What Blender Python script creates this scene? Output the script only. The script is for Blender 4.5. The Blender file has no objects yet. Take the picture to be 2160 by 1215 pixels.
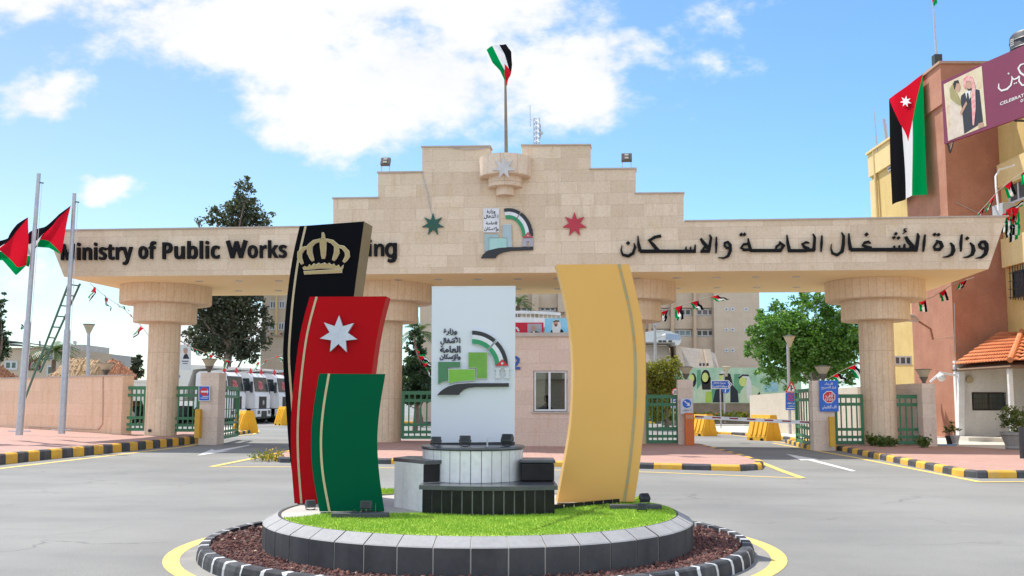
import bpy, bmesh, math, random
from mathutils import Vector, Matrix, Euler
R = math.radians
rnd = random.Random(7)
S = bpy.context.scene
COL = S.collection
# ---------------------------------------------------------------- camera
EYE = Vector((0, 0, 1.5)); F = 2100.0
cam_d = bpy.data.cameras.new('camera'); cam = bpy.data.objects.new('camera', cam_d); COL.objects.link(cam)
cam_d.sensor_width = 36; cam_d.lens = 36*F/2160; cam_d.clip_end = 3000; cam_d.clip_start = .05
CM = (Matrix.Rotation(R(90+6.453), 3, 'X') @ Matrix.Rotation(R(.18), 3, 'Z'))
cam.matrix_world = Matrix.Translation(EYE) @ CM.to_4x4()
S.camera = cam
# ---------------------------------------------------------------- light
SUN_EL, SUN_AZ = 60, -45
sd = bpy.data.lights.new('sun', 'SUN'); sd.energy = 2.9; sd.angle = R(.5); sd.color = (1, .955, .88)
sun = bpy.data.objects.new('sun', sd); COL.objects.link(sun)
sv = Vector((math.sin(R(SUN_AZ))*math.cos(R(SUN_EL)), math.cos(R(SUN_AZ))*math.cos(R(SUN_EL)), math.sin(R(SUN_EL))))
sun.rotation_euler = sv.to_track_quat('Z', 'Y').to_euler(); sun.location = (-30, 40, 60)
S.view_settings.view_transform = 'Standard'; S.view_settings.look = 'None'
S.view_settings.exposure = 0.95; S.view_settings.gamma = 1
S.cycles.max_bounces = 8; S.cycles.transparent_max_bounces = 12
S.cycles.use_denoising = True
wd = bpy.data.worlds.new('World'); S.world = wd; wd.use_nodes = True
WN, WL = wd.node_tree.nodes, wd.node_tree.links
def wnode(t, **k):
    n = WN.new(t)
    for a, v in k.items(): setattr(n, a, v)
    return n
def wmath(op, a, b=0., c=0.):
    n = wnode('ShaderNodeMath', operation=op)
    for i, v in enumerate((a, b, c)):
        if isinstance(v, (int, float)): n.inputs[i].default_value = v
        else: WL.new(v, n.inputs[i])
    return n.outputs[0]
def world_sky():
    bg = WN['Background']; bg.inputs[1].default_value = .15
    sky = wnode('ShaderNodeTexSky', sky_type='NISHITA', sun_disc=False, sun_elevation=R(SUN_EL), sun_rotation=R(SUN_AZ), air_density=1.0, dust_density=.6, ozone_density=1.6, altitude=900)
    tc = wnode('ShaderNodeTexCoord'); sp = wnode('ShaderNodeSeparateXYZ'); WL.new(tc.outputs['Generated'], sp.inputs[0])
    x, y, z = sp.outputs
    ys = wmath('MAXIMUM', y, .12)
    u, v = wmath('DIVIDE', x, ys), wmath('DIVIDE', z, ys)
    cb = wnode('ShaderNodeCombineXYZ'); WL.new(u, cb.inputs[0]); WL.new(wmath('MULTIPLY', v, 1.45), cb.inputs[1])
    nz = wnode('ShaderNodeTexNoise', noise_dimensions='3D'); WL.new(cb.outputs[0], nz.inputs['Vector'])
    nz.inputs['Scale'].default_value = 6.2; nz.inputs['Detail'].default_value = 10; nz.inputs['Roughness'].default_value = .62
    nf = wmath('SUBTRACT', nz.outputs[0], .5)
    ells = [(-.10, .335, .25, .088, 1), (-.28, .39, .23, .07, 1), (-.45, .43, .22, .055, 1), (.06, .325, .10, .075, 1), (-.17, .285, .12, .052, 1), (-.10, .42, .31, .07, 1), (.09, .36, .075, .04, 1), (-.49, .31, .055, .032, 1), (-.42, .21, .035, .016, .9),
            (-.28, .215, .02, .008, .55), (-.235, .235, .02, .010, .45), (-.3, .245, .05, .010, .42), (-.33, .075, .22, .05, .8), (-.45, .12, .12, .05, .8), (-.10, .43, .3, .06, 1), (.25, .05, .1, .04, .6), (-.155, .245, .04, .012, .5)]
    nd = wnode('ShaderNodeTexNoise'); WL.new(cb.outputs[0], nd.inputs['Vector']); nd.inputs['Scale'].default_value = 17; nd.inputs['Detail'].default_value = 5; nr, ng, _n = [wnode('ShaderNodeSeparateXYZ')]*3; WL.new(nd.outputs['Color'], nr.inputs[0])
    u2 = wmath('ADD', u, wmath('MULTIPLY', wmath('SUBTRACT', nr.outputs[0], .5), .075)); v2 = wmath('ADD', v, wmath('MULTIPLY', wmath('SUBTRACT', nr.outputs[1], .5), .06))
    best = None
    for (a, b, ra, rb, s) in ells:
        du = wmath('MULTIPLY', wmath('SUBTRACT', u2, a), 1/ra); dv = wmath('MULTIPLY', wmath('SUBTRACT', v2, b), 1/rb)
        d = wmath('SQRT', wmath('ADD', wmath('MULTIPLY', du, du), wmath('MULTIPLY', dv, dv)))
        m = wmath('SUBTRACT', s*1.0, wmath('MULTIPLY', d, .56))
        best = m if best is None else wmath('MAXIMUM', best, m)
    front = wmath('ADD', wmath('MULTIPLY', nf, 1.95), wmath('MINIMUM', best, .93))
    # elsewhere in the sky: broken cloud, unseen, added bright for fill light
    n2 = wnode('ShaderNodeTexNoise'); WL.new(tc.outputs['Generated'], n2.inputs['Vector']); n2.inputs['Scale'].default_value = 2.6; n2.inputs['Detail'].default_value = 7
    back = wmath('ADD', wmath('MULTIPLY', wmath('SUBTRACT', n2.outputs[0], .5), 2.2), .50)
    isf = wnode('ShaderNodeMapRange'); WL.new(y, isf.inputs[0]); isf.inputs[1].default_value = .2; isf.inputs[2].default_value = .6
    zf = wnode('ShaderNodeMapRange'); WL.new(v, zf.inputs[0]); zf.inputs[1].default_value = 1.0; zf.inputs[2].default_value = .7
    fr = wmath('MULTIPLY', isf.outputs[0], zf.outputs[0])
    cov = wmath('ADD', wmath('MULTIPLY', front, fr), wmath('MULTIPLY', back, wmath('SUBTRACT', 1., fr)))
    mr = wnode('ShaderNodeMapRange', interpolation_type='SMOOTHSTEP'); WL.new(cov, mr.inputs[0]); mr.inputs[1].default_value = .42; mr.inputs[2].default_value = .80
    mx = wnode('ShaderNodeMix', data_type='RGBA')
    hs = wnode('ShaderNodeMix', data_type='RGBA', blend_type='MULTIPLY'); WL.new(fr, hs.inputs[0])
    tint = wnode('ShaderNodeValToRGB'); tr = wnode('ShaderNodeMapRange'); WL.new(u, tr.inputs[0]); tr.inputs[1].default_value = -.5; tr.inputs[2].default_value = .5; WL.new(tr.outputs[0], tint.inputs[0])
    tint.color_ramp.elements[0].color = SKYL; tint.color_ramp.elements[1].color = SKYR
    WL.new(sky.outputs[0], hs.inputs[6]); WL.new(tint.outputs[0], hs.inputs[7])
    cc = wnode('ShaderNodeMix', data_type='RGBA'); n3 = wnode('ShaderNodeMapRange'); WL.new(nz.outputs[0], n3.inputs[0]); n3.inputs[1].default_value = .35; n3.inputs[2].default_value = .65
    WL.new(n3.outputs[0], cc.inputs[0]); cc.inputs[6].default_value = (3.15, 3.25, 3.42, 1); cc.inputs[7].default_value = (3.7, 3.7, 3.75, 1)
    cb_ = wnode('ShaderNodeMix', data_type='RGBA'); WL.new(fr, cb_.inputs[0]); cb_.inputs[6].default_value = (5.9, 5.75, 5.5, 1); WL.new(cc.outputs[2], cb_.inputs[7])
    WL.new(mr.outputs[0], mx.inputs[0]); WL.new(hs.outputs[2], mx.inputs[6]); WL.new(cb_.outputs[2], mx.inputs[7])
    WL.new(mx.outputs[2], bg.inputs[0])
SKYL, SKYR = (.60, .62, .56, 1), (.50, .70, .82, 1)
world_sky()
# ---------------------------------------------------------------- helpers
def ray(px, py): return CM @ Vector(((px-1080)/F, (607.5-py)/F, -1))
def P(px, py, D):
    d = ray(px, py); return EYE + d*(D/d.y)
def G(px, py, z=0.):
    d = ray(px, py); return EYE + d*((z-EYE.z)/d.z)
class Pl:                                   # an upright plane; at() finds the point on it along a sight line
    def __init__(s, o, n): s.o = Vector(o); s.n = Vector(n).normalized()
    def at(s, px, py, off=0.):
        d = ray(px, py); return EYE + d*((s.o-EYE).dot(s.n)/d.dot(s.n)) + s.n*off
def facing(D, yaw=0.): return Pl((0, D, 0), (math.sin(R(yaw)), -math.cos(R(yaw)), 0))
MW = {}
def tag(o, label=None, cat=None, group=None, kind=None):
    if label: o['label'] = label
    if cat: o['category'] = cat
    if group: o['group'] = group
    if kind: o['kind'] = kind
    return o
def thing(name, loc, label, cat, group=None, rz=0.):
    o = bpy.data.objects.new(name, None); COL.objects.link(o); o.empty_display_size = .2
    o.location = loc; o.rotation_euler = (0, 0, rz)
    MW[o] = Matrix.Translation(Vector(loc)) @ Matrix.Rotation(rz, 4, 'Z')
    return tag(o, label, cat, group)
class MB:                                   # collects shapes (world coordinates) for ONE mesh object
    def __init__(s): s.v = []; s.f = []; s.m = []; s.uv = {}
    def add(s, vs, fs, mi=0):
        b = len(s.v); s.v += [Vector(p) for p in vs]; s.f += [tuple(b+i for i in f) for f in fs]; s.m += [mi]*len(fs); return s
    def box(s, c, size, rz=0., mi=0, bev=0.):
        hx, hy, hz = [k/2 for k in size]; M = Matrix.Translation(Vector(c)) @ Matrix.Rotation(rz, 4, 'Z')
        if bev:
            bm = bmesh.new(); bmesh.ops.create_cube(bm, size=1, matrix=M @ Matrix.Diagonal((size[0], size[1], size[2], 1)))
            bmesh.ops.bevel(bm, geom=bm.edges[:], offset=bev, segments=2, affect='EDGES', profile=.5)
            s.bm(bm, mi); return s
        vs = [M @ Vector((a*hx, b*hy, d*hz)) for d in (-1, 1) for a, b in ((-1, -1), (1, -1), (1, 1), (-1, 1))]
        return s.add(vs, [(3, 2, 1, 0), (4, 5, 6, 7), (0, 1, 5, 4), (1, 2, 6, 5), (2, 3, 7, 6), (3, 0, 4, 7)], mi)
    def bm(s, bm, mi=0):
        bm.verts.index_update(); s.add([v.co.copy() for v in bm.verts], [[v.index for v in f.verts] for f in bm.faces], mi); bm.free()
    def prism(s, a, b, mi=0, cap=True, back=True):  # two matching outlines: front a, back b
        n = len(a); vs = list(a)+list(b); fs = [(i, i+n, (i+1) % n+n, (i+1) % n) for i in range(n)]
        if cap: fs.append(tuple(range(n)))
        if back: fs.append(tuple(range(2*n-1, n-1, -1)))
        return s.add(vs, fs, mi)
    def up(s, pts, z0, z1, mi=0):           # plan outline pushed up
        return s.prism([(p[0], p[1], z1) for p in pts], [(p[0], p[1], z0) for p in pts], mi)
    def plate(s, pl, pts, o0, o1, mi=0):    # outline on a plane, o1 nearer the viewer
        return s.prism([pl.at(x, y, o1) for x, y in pts], [pl.at(x, y, o0) for x, y in pts], mi)
    def ribbon(s, pl, st, o0, o1, mi=0, grow=0., k=(0, 0, 1)):
        st = [(k[0]+a/k[2], k[1]+b/k[2], (w/k[2]+grow)) for a, b, w in st]; L, Rr = [], []
        for i, (a, b, w) in enumerate(st):
            p, q = st[max(i-1, 0)], st[min(i+1, len(st)-1)]; dx, dy = q[0]-p[0], q[1]-p[1]; l = math.hypot(dx, dy) or 1
            L.append((a-dy/l*w/2, b+dx/l*w/2)); Rr.append((a+dy/l*w/2, b-dx/l*w/2))
        n = len(st); vs = [pl.at(x, y, o) for o in (o1, o0) for x, y in L+Rr]; fs = []
        for i in range(n-1): fs += [(i, i+1, n+i+1, n+i), (2*n+i, 3*n+i, 3*n+i+1, 2*n+i+1), (i, 2*n+i, 2*n+i+1, i+1), (n+i, n+i+1, 3*n+i+1, 3*n+i)]
        fs += [(0, n, 3*n, 2*n), (n-1, 3*n-1, 4*n-1, 2*n-1)]
        return s.add(vs, fs, mi)
    def tube(s, path, r, n=8, mi=0, cap=True):
        path = [Vector(p) for p in path]; rs = r if isinstance(r, (list, tuple)) else [r]*len(path); vs = []; fs = []
        ref = None
        for i, p in enumerate(path):
            t = (path[min(i+1, len(path)-1)]-path[max(i-1, 0)]).normalized()
            if ref is None: ref = Vector((0, 0, 1)) if abs(t.z) < .9 else Vector((1, 0, 0))
            a = t.cross(ref).normalized(); b = t.cross(a).normalized(); ref = -b if b.dot(ref) < 0 else b
            a = t.cross(ref).normalized(); b = ref = a.cross(t).normalized()
            vs += [p+(a*math.cos(2*math.pi*k/n)+b*math.sin(2*math.pi*k/n))*rs[i] for k in range(n)]
        for i in range(len(path)-1): fs += [(i*n+k, i*n+(k+1) % n, (i+1)*n+(k+1) % n, (i+1)*n+k) for k in range(n)]
        if cap: fs += [tuple(range(n-1, -1, -1)), tuple(range((len(path)-1)*n, len(path)*n))]
        return s.add(vs, fs, mi)
    def lathe(s, c, prof, n=32, mi=0, a0=0., a1=2*math.pi):
        c = Vector(c); full = abs(a1-a0-2*math.pi) < 1e-6; m = n if full else n+1; vs = []; fs = []
        for r_, z_ in prof: vs += [c+Vector((r_*math.cos(a0+(a1-a0)*k/n), r_*math.sin(a0+(a1-a0)*k/n), z_)) for k in range(m)]
        for i in range(len(prof)-1):
            for k in range(n): k2 = (k+1) % m; fs.append((i*m+k, i*m+k2, (i+1)*m+k2, (i+1)*m+k))
        if full:
            if prof[0][0] > 1e-4: fs.append(tuple(range(n-1, -1, -1)))
            if prof[-1][0] > 1e-4: fs.append(tuple(range((len(prof)-1)*m, len(prof)*m)))
        return s.add(vs, fs, mi)
    def build(s, name, mats, parent=None, smooth=False, label=None, cat=None, group=None, kind=None, origin=None, fix=True):
        mats = mats if isinstance(mats, (list, tuple)) else [mats]
        if parent is None:
            if origin is None:
                xs = [v.x for v in s.v]; ys = [v.y for v in s.v]; origin = ((min(xs)+max(xs))/2, (min(ys)+max(ys))/2, min(v.z for v in s.v))
            W = Matrix.Translation(Vector(origin))
        else: W = MW[parent]
        iw = W.inverted(); me = bpy.data.meshes.new(name); me.from_pydata([iw @ v for v in s.v], [], s.f)
        for m in mats: me.materials.append(m)
        me.polygons.foreach_set('material_index', s.m)
        if fix:
            bm = bmesh.new(); bm.from_mesh(me); bmesh.ops.recalc_face_normals(bm, faces=bm.faces[:]); bm.to_mesh(me); bm.free()
        if smooth: me.polygons.foreach_set('use_smooth', [True]*len(me.polygons)); me.set_sharp_from_angle(angle=R(38))
        me.update(); o = bpy.data.objects.new(name, me); COL.objects.link(o)
        if parent is None: o.location = W.translation
        else: o.parent = parent
        MW[o] = W; return tag(o, label, cat, group, kind)
def kids(o): return [c for c in COL.objects if c.parent == o]
def dup(o, loc, rz=None, label=None, parent=None):
    c = o.copy(); COL.objects.link(c)
    if parent: c.parent = parent
    else:
        c.location = loc
        if rz is not None: c.rotation_euler = (0, 0, rz)
        if label: c['label'] = label
    for ch in kids(o): dup(ch, None, parent=c)
    return c
# ---------------------------------------------------------------- materials
def newmat(name):
    m = bpy.data.materials.new(name); m.use_nodes = True; return m, m.node_tree.nodes, m.node_tree.links, m.node_tree.nodes['Principled BSDF']
def c4(c): return (c[0], c[1], c[2], 1)
def mix(N, L, fac, a, b, blend='MIX'):
    n = N.new('ShaderNodeMix'); n.data_type = 'RGBA'; n.blend_type = blend
    for i, v in ((0, fac), (6, a), (7, b)):
        if isinstance(v, (int, float)): n.inputs[i].default_value = v
        elif isinstance(v, tuple): n.inputs[i].default_value = c4(v)
        else: L.new(v, n.inputs[i])
    return n.outputs[2]
def noise(N, L, vec, scale, detail=5, rough=.55):
    n = N.new('ShaderNodeTexNoise'); L.new(vec, n.inputs['Vector']); n.inputs['Scale'].default_value = scale; n.inputs['Detail'].default_value = detail; n.inputs['Roughness'].default_value = rough; return n.outputs[0]
def rng(N, L, v, a, b, c=0., d=1.):
    n = N.new('ShaderNodeMapRange'); L.new(v, n.inputs[0])
    for i, k in enumerate((a, b, c, d)): n.inputs[i+1].default_value = k
    return n.outputs[0]
def mapping(N, L, vec, sc):
    n = N.new('ShaderNodeMapping'); L.new(vec, n.inputs[0]); n.inputs['Scale'].default_value = sc; return n.outputs[0]
def M(name, c, c2=None, sc=3., rough=.8, bump=0., bsc=60., metal=0., streak=None, spec=.5, stain=.5, dirt=True, **k):
    m, N, L, B = newmat(name); tc = N.new('ShaderNodeTexCoord').outputs['Object']
    B.inputs['Roughness'].default_value = rough; B.inputs['Metallic'].default_value = metal; B.inputs['Specular IOR Level'].default_value = spec
    c2 = c2 or tuple(k*.86 for k in c)
    col = mix(N, L, rng(N, L, noise(N, L, tc, sc, 7), .35, .65), c, c2)
    if streak: col = mix(N, L, rng(N, L, noise(N, L, mapping(N, L, tc, (2.2, 2.2, .35)), 1.6, 6, .6), .5, .75, 0, stain), col, streak)
    if dirt:
        sp = rng(N, L, noise(N, L, tc, sc*9, 4), .3, .7, .93, 1.05); h = N.new('ShaderNodeHueSaturation'); L.new(col, h.inputs['Color']); L.new(sp, h.inputs['Value']); col = h.outputs[0]
    L.new(col, B.inputs['Base Color'])
    if bump:
        b = N.new('ShaderNodeBump'); b.inputs['Strength'].default_value = bump; b.inputs['Distance'].default_value = .02; L.new(noise(N, L, tc, bsc, 6, .65), b.inputs['Height']); L.new(b.outputs[0], B.inputs['Normal'])
    return m
def stone(name, c1, c2, mort, bw, bh, cyl=False, axes=(0, 2), streak=(.42, .24, .12), off=.5, stain=.45, ms=.012, bump=.3, rough=.85, patch=(.62, .47, .27), scale_rad=1.):
    m, N, L, B = newmat(name); tc = N.new('ShaderNodeTexCoord').outputs['Object']; B.inputs['Roughness'].default_value = rough; B.inputs['Specular IOR Level'].default_value = .3
    sp = N.new('ShaderNodeSeparateXYZ'); L.new(tc, sp.inputs[0]); cb = N.new('ShaderNodeCombineXYZ')
    if cyl:
        a = N.new('ShaderNodeMath'); a.operation = 'ARCTAN2'; L.new(sp.outputs[1], a.inputs[0]); L.new(sp.outputs[0], a.inputs[1])
        b = N.new('ShaderNodeMath'); b.operation = 'MULTIPLY'; L.new(a.outputs[0], b.inputs[0]); b.inputs[1].default_value = scale_rad; L.new(b.outputs[0], cb.inputs[0]); L.new(sp.outputs[2], cb.inputs[1])
    else:
        L.new(sp.outputs[axes[0]], cb.inputs[0]); L.new(sp.outputs[axes[1]], cb.inputs[1])
    br = N.new('ShaderNodeTexBrick'); L.new(cb.outputs[0], br.inputs['Vector']); br.offset = off
    br.inputs['Color1'].default_value = c4(c1); br.inputs['Color2'].default_value = c4(c2); br.inputs['Mortar'].default_value = c4(mort)
    br.inputs['Scale'].default_value = 1; br.inputs['Mortar Size'].default_value = ms; br.inputs['Mortar Smooth'].default_value = .3; br.inputs['Brick Width'].default_value = bw; br.inputs['Row Height'].default_value = bh; br.inputs['Bias'].default_value = -.1
    col = br.outputs[0]
    col = mix(N, L, rng(N, L, noise(N, L, tc, 1.3, 8, .72), .52, .70, 0, .55), col, patch)
    col = mix(N, L, rng(N, L, noise(N, L, mapping(N, L, tc, (2.6, 2.6, .5)), 1.5, 8, .7), .52, .76, 0, stain), col, streak)
    h = N.new('ShaderNodeHueSaturation'); L.new(col, h.inputs['Color']); L.new(rng(N, L, noise(N, L, tc, 14, 6, .7), .3, .7, .88, 1.1), h.inputs['Value']); L.new(h.outputs[0], B.inputs['Base Color'])
    b = N.new('ShaderNodeBump'); b.inputs['Strength'].default_value = bump; b.inputs['Distance'].default_value = .015
    hh = N.new('ShaderNodeMath'); hh.operation = 'MULTIPLY_ADD'; L.new(br.outputs[1], hh.inputs[0]); hh.inputs[1].default_value = -1.; L.new(noise(N, L, tc, 30, 6, .7), hh.inputs[2]); L.new(hh.outputs[0], b.inputs['Height']); L.new(b.outputs[0], B.inputs['Normal'])
    return m
def glassy(name, c=(.05, .07, .08), rough=.08):
    return M(name, c, tuple(k*1.5 for k in c), 1.2, rough, spec=.6, dirt=False)
def leafmat(name, c, c2):
    m, N, L, B = newmat(name); g = N.new('ShaderNodeNewGeometry'); tc = N.new('ShaderNodeTexCoord').outputs['Object']
    col = mix(N, L, g.outputs['Random Per Island'], c, c2)
    col = mix(N, L, rng(N, L, noise(N, L, tc, 1.1, 3), .35, .65, 0, .55), col, tuple(k*.6 for k in c))
    N.remove(B); d = N.new('ShaderNodeBsdfDiffuse'); t = N.new('ShaderNodeBsdfTranslucent'); gl = N.new('ShaderNodeBsdfGlossy'); gl.inputs['Roughness'].default_value = .45
    L.new(col, d.inputs[0]); L.new(mix(N, L, 1., col, (1.15, 1.2, .6), 'MULTIPLY'), t.inputs[0]); a = N.new('ShaderNodeMixShader'); a.inputs[0].default_value = .38; L.new(d.outputs[0], a.inputs[1]); L.new(t.outputs[0], a.inputs[2])
    b = N.new('ShaderNodeMixShader'); b.inputs[0].default_value = .05; L.new(a.outputs[0], b.inputs[1]); L.new(gl.outputs[0], b.inputs[2]); L.new(b.outputs[0], N['Material Output'].inputs[0])
    return m
def flagmat():
    m, N, L, B = newmat('flag_cloth'); uv = N.new('ShaderNodeUVMap'); uv.uv_map = 'UVMap'; sp = N.new('ShaderNodeSeparateXYZ'); L.new(uv.outputs[0], sp.inputs[0])
    def mt(op, a, b):
        n = N.new('ShaderNodeMath'); n.operation = op
        for i, v in enumerate((a, b)):
            if isinstance(v, (int, float)): n.inputs[i].default_value = v
            else: L.new(v, n.inputs[i])
        return n.outputs[0]
    u, v = sp.outputs[0], sp.outputs[1]
    col = mix(N, L, mt('GREATER_THAN', v, .333), (.0, .27, .07), (.82, .82, .84)); col = mix(N, L, mt('GREATER_THAN', v, .667), col, (.012, .012, .014))
    tri = mt('SUBTRACT', .5, mt('ABSOLUTE', mt('SUBTRACT', v, .5), 0)); col = mix(N, L, mt('LESS_THAN', u, tri), col, (.65, .012, .03))
    N.remove(B); d = N.new('ShaderNodeBsdfDiffuse'); t = N.new('ShaderNodeBsdfTranslucent'); L.new(col, d.inputs[0]); L.new(col, t.inputs[0]); a = N.new('ShaderNodeMixShader'); a.inputs[0].default_value = .35
    L.new(d.outputs[0], a.inputs[1]); L.new(t.outputs[0], a.inputs[2]); L.new(a.outputs[0], N['Material Output'].inputs[0]); return m
def clearglass(name):
    m, N, L, B = newmat(name); N.remove(B); t = N.new('ShaderNodeBsdfTransparent'); t.inputs[0].default_value = (.55, .60, .60, 1); g = N.new('ShaderNodeBsdfGlossy'); g.inputs['Roughness'].default_value = .02
    fr = N.new('ShaderNodeFresnel'); fr.inputs[0].default_value = 1.5; a = N.new('ShaderNodeMixShader'); L.new(fr.outputs[0], a.inputs[0]); L.new(t.outputs[0], a.inputs[1]); L.new(g.outputs[0], a.inputs[2]); L.new(a.outputs[0], N['Material Output'].inputs[0]); return m
LIME = dict(c1=(.66, .52, .375), c2=(.79, .645, .485), mort=(.56, .44, .32))
m_gate = stone('gate_limestone', bw=1.0, bh=.37, ms=.006, **LIME)
m_col = stone('column_limestone', (.73, .575, .41), (.80, .645, .48), (.56, .41, .27), .2, 1.55, cyl=True, off=0, stain=.5, patch=(.66, .47, .27), ms=.008, scale_rad=.53)
m_cap = stone('capital_limestone', (.75, .59, .42), (.82, .66, .49), (.58, .42, .28), .24, 3., cyl=True, off=0, stain=.3, patch=(.66, .47, .27), ms=.008, scale_rad=1.5)
m_pink = stone('pink_limestone', (.66, .49, .385), (.72, .55, .44), (.59, .43, .33), 1.1, .42, stain=.35, ms=.007, patch=(.70, .55, .43), streak=(.55, .28, .12))
m_pillar = stone('pillar_limestone', (.68, .55, .45), (.74, .61, .50), (.55, .44, .35), .8, .45, stain=.4, ms=.007, patch=(.58, .47, .38), streak=(.4, .3, .24))
m_soffit = M('soffit_plaster', (.97, .76, .42), (.99, .80, .46), .7, .9, dirt=False)
m_coping = M('coping_stone', (.52, .44, .37), rough=.8)
m_black = M('black_metal_letter', (.010, .010, .011), rough=.7, spec=.15)
m_asph = None
m_yel = M('yellow_paint', (.80, .46, .045), (.70, .36, .04), 4, .75, streak=(.42, .33, .20), stain=.55)
m_kblk = M('black_kerb_paint', (.045, .045, .05), (.075, .075, .08), 4, .75, streak=(.22, .21, .19), stain=.5)
m_line = M('road_line_yellow', (.82, .58, .12), (.70, .50, .16), 5, .75)
m_wline = M('road_line_white', (.72, .71, .67), (.60, .59, .56), 5, .8)
m_green = M('green_fence_paint', (.045, .185, .085), (.055, .21, .10), 6, .5)
m_white = M('white_paint', (.78, .78, .78), rough=.5)
m_steel = M('galvanised_steel', (.42, .43, .45), (.50, .50, .52), 8, .45, metal=.4)
m_dark = M('dark_metal', (.025, .027, .03), (.04, .04, .045), 8, .5)
m_glass = glassy('dark_window_glass'); m_clear = clearglass('clear_window_glass')
m_flag = flagmat()
m_org = M('orange_plastic', (.90, .36, .02), (.85, .32, .02), 3, .5)
m_blue = M('sign_blue', (.015, .11, .52), (.02, .13, .55), 3, .45)
m_sred = M('sign_red', (.62, .02, .03), rough=.45)
m_bark = M('tree_bark', (.16, .12, .09), (.24, .19, .15), 6, .9, bump=.5)
# ---------------------------------------------------------------- writing
AF = {}
for row in 'ا FE8D 2|أ FE83 2|إ FE87 2|ؤ FE85 2|ب FE8F 4|ة FE93 2|ت FE95 4|ج FE9D 4|ح FEA1 4|خ FEA5 4|د FEA9 2|ر FEAD 2|ز FEAF 2|س FEB1 4|ش FEB5 4|ص FEB9 4|ط FEC1 4|ظ FEC5 4|ع FEC9 4|غ FECD 4|ف FED1 4|ق FED5 4|ك FED9 4|ل FEDD 4|م FEE1 4|ن FEE5 4|ه FEE9 4|و FEED 2|ي FEF1 4|ئ FE89 4|ء FE80 1|ٱ FEFB 2|ٲ FEF7 2|ٳ FEF9 2'.split('|'):
    a, h, n = row.split(); AF[a] = (int(h, 16), int(n))
def bold(s): return ''.join(chr(0x1D5D4+ord(c)-65) if 'A' <= c <= 'Z' else chr(0x1D5EE+ord(c)-97) if 'a' <= c <= 'z' else chr(0x1D7EC+ord(c)-48) if c.isdigit() else c for c in s)
def arabic(s):
    s = s.replace('لا', 'ٱ').replace('لأ', 'ٲ').replace('لإ', 'ٳ'); out = ''
    for i, ch in enumerate(s):
        if ch not in AF: out += ch; continue
        b, n = AF[ch]; pj = i > 0 and s[i-1] in AF and AF[s[i-1]][1] == 4; nj = n == 4 and i+1 < len(s) and s[i+1] in AF and AF[s[i+1]][1] > 1
        out += chr(b+(3 if pj and nj else 2 if nj else 1 if pj and n > 1 else 0))
    return out[::-1]
TC = {}
def glyphs(s, bold):
    if (s, bold) not in TC:
        c = bpy.data.curves.new('w', 'FONT'); c.body = s; c.offset = bold; c.resolution_u = 3; o = bpy.data.objects.new('w', c); COL.objects.link(o)
        me = bpy.data.meshes.new_from_object(o.evaluated_get(bpy.context.evaluated_depsgraph_get()))
        TC[s, bold] = ([v.co.xy.copy() for v in me.vertices], [tuple(p.vertices) for p in me.polygons]); bpy.data.objects.remove(o); bpy.data.curves.remove(c); bpy.data.meshes.remove(me)
    return TC[s, bold]
def write(mb, pl, s, x0, x1, y_top, y_bot, off, wt=.02, mi=0, slope=0., thick=0., arab=None, skew=None):
    ar = any(0x600 < ord(c) < 0x700 for c in s); vs, fs = glyphs(arabic(s) if ar else s, wt)
    ax0, ax1 = min(v.x for v in vs), max(v.x for v in vs)
    ay0, ay1 = min(v.y for v in vs), max(v.y for v in vs)
    def f(v, o):
        t = (v.x-ax0)/(ax1-ax0); return pl.at(x0+(x1-x0)*t, y_bot+(y_top-y_bot)*(v.y-ay0)/(ay1-ay0)+slope*(t-.5)*(x1-x0), o)
    mb.add([f(v, off) for v in vs], fs, mi)
    if thick:
        mb.add([f(v, off-thick) for v in vs], fs, mi); n = len(vs); ed = {}
        for q in fs:
            for i in range(len(q)): e = (q[i], q[(i+1) % len(q)]); ed[tuple(sorted(e))] = ed.get(tuple(sorted(e)), 0)+1
        E = [e for e, k in ed.items() if k == 1]; mb.add([f(v, off) for v in vs]+[f(v, off-thick) for v in vs], [(a, b, b+n, a+n) for a, b in E], mi)
def starpts(cx, cy, r, ri, n=7, rot=0.):
    return [(cx+(r if k % 2 == 0 else ri)*math.sin(math.pi*k/n+rot), cy-(r if k % 2 == 0 else ri)*math.cos(math.pi*k/n+rot)) for k in range(2*n)]
def arcpts(cx, cy, rx, ry, a0, a1, n=14): return [(cx+rx*math.cos(R(a0+(a1-a0)*i/n)), cy-ry*math.sin(R(a0+(a1-a0)*i/n))) for i in range(n+1)]
def flag(name, fn, parent=None, nu=26, nv=14, **t):   # cloth over u (hoist to fly) and v (bottom to top)
    mb = MB(); uvs = []
    for i in range(nu+1):
        for j in range(nv+1): mb.v.append(Vector(fn(i/nu, j/nv))); uvs.append((i/nu, j/nv))
    for i in range(nu):
        for j in range(nv): a = i*(nv+1)+j; mb.f.append((a, a+nv+1, a+nv+2, a+1)); mb.m.append(0)
    o = mb.build(name, m_flag, parent, smooth=True, fix=False, **t); ul = o.data.uv_layers.new(name='UVMap')
    for lp in o.data.loops: ul.data[lp.index].uv = uvs[lp.vertex_index]
    return o
def quadfn(c, wav=.05, fr=2., ph=0., dirv=(0, 1, 0)):   # corners: hoist top, hoist bottom, fly top, fly bottom
    ht, hb, ft, fb = [Vector(k) for k in c]; dv = Vector(dirv)
    def fn(u, v):
        p = (hb.lerp(ht, v)).lerp(fb.lerp(ft, v), u); return p+dv*(wav*u**.5*math.sin(6.283*fr*u+ph+v*1.7)+wav*.5*math.sin(6.283*(fr*1.7*u+v*.8)+ph*2)) + Vector((0, 0, wav*.6*math.sin(6.283*fr*.8*u+ph)*u))
    return fn
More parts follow.
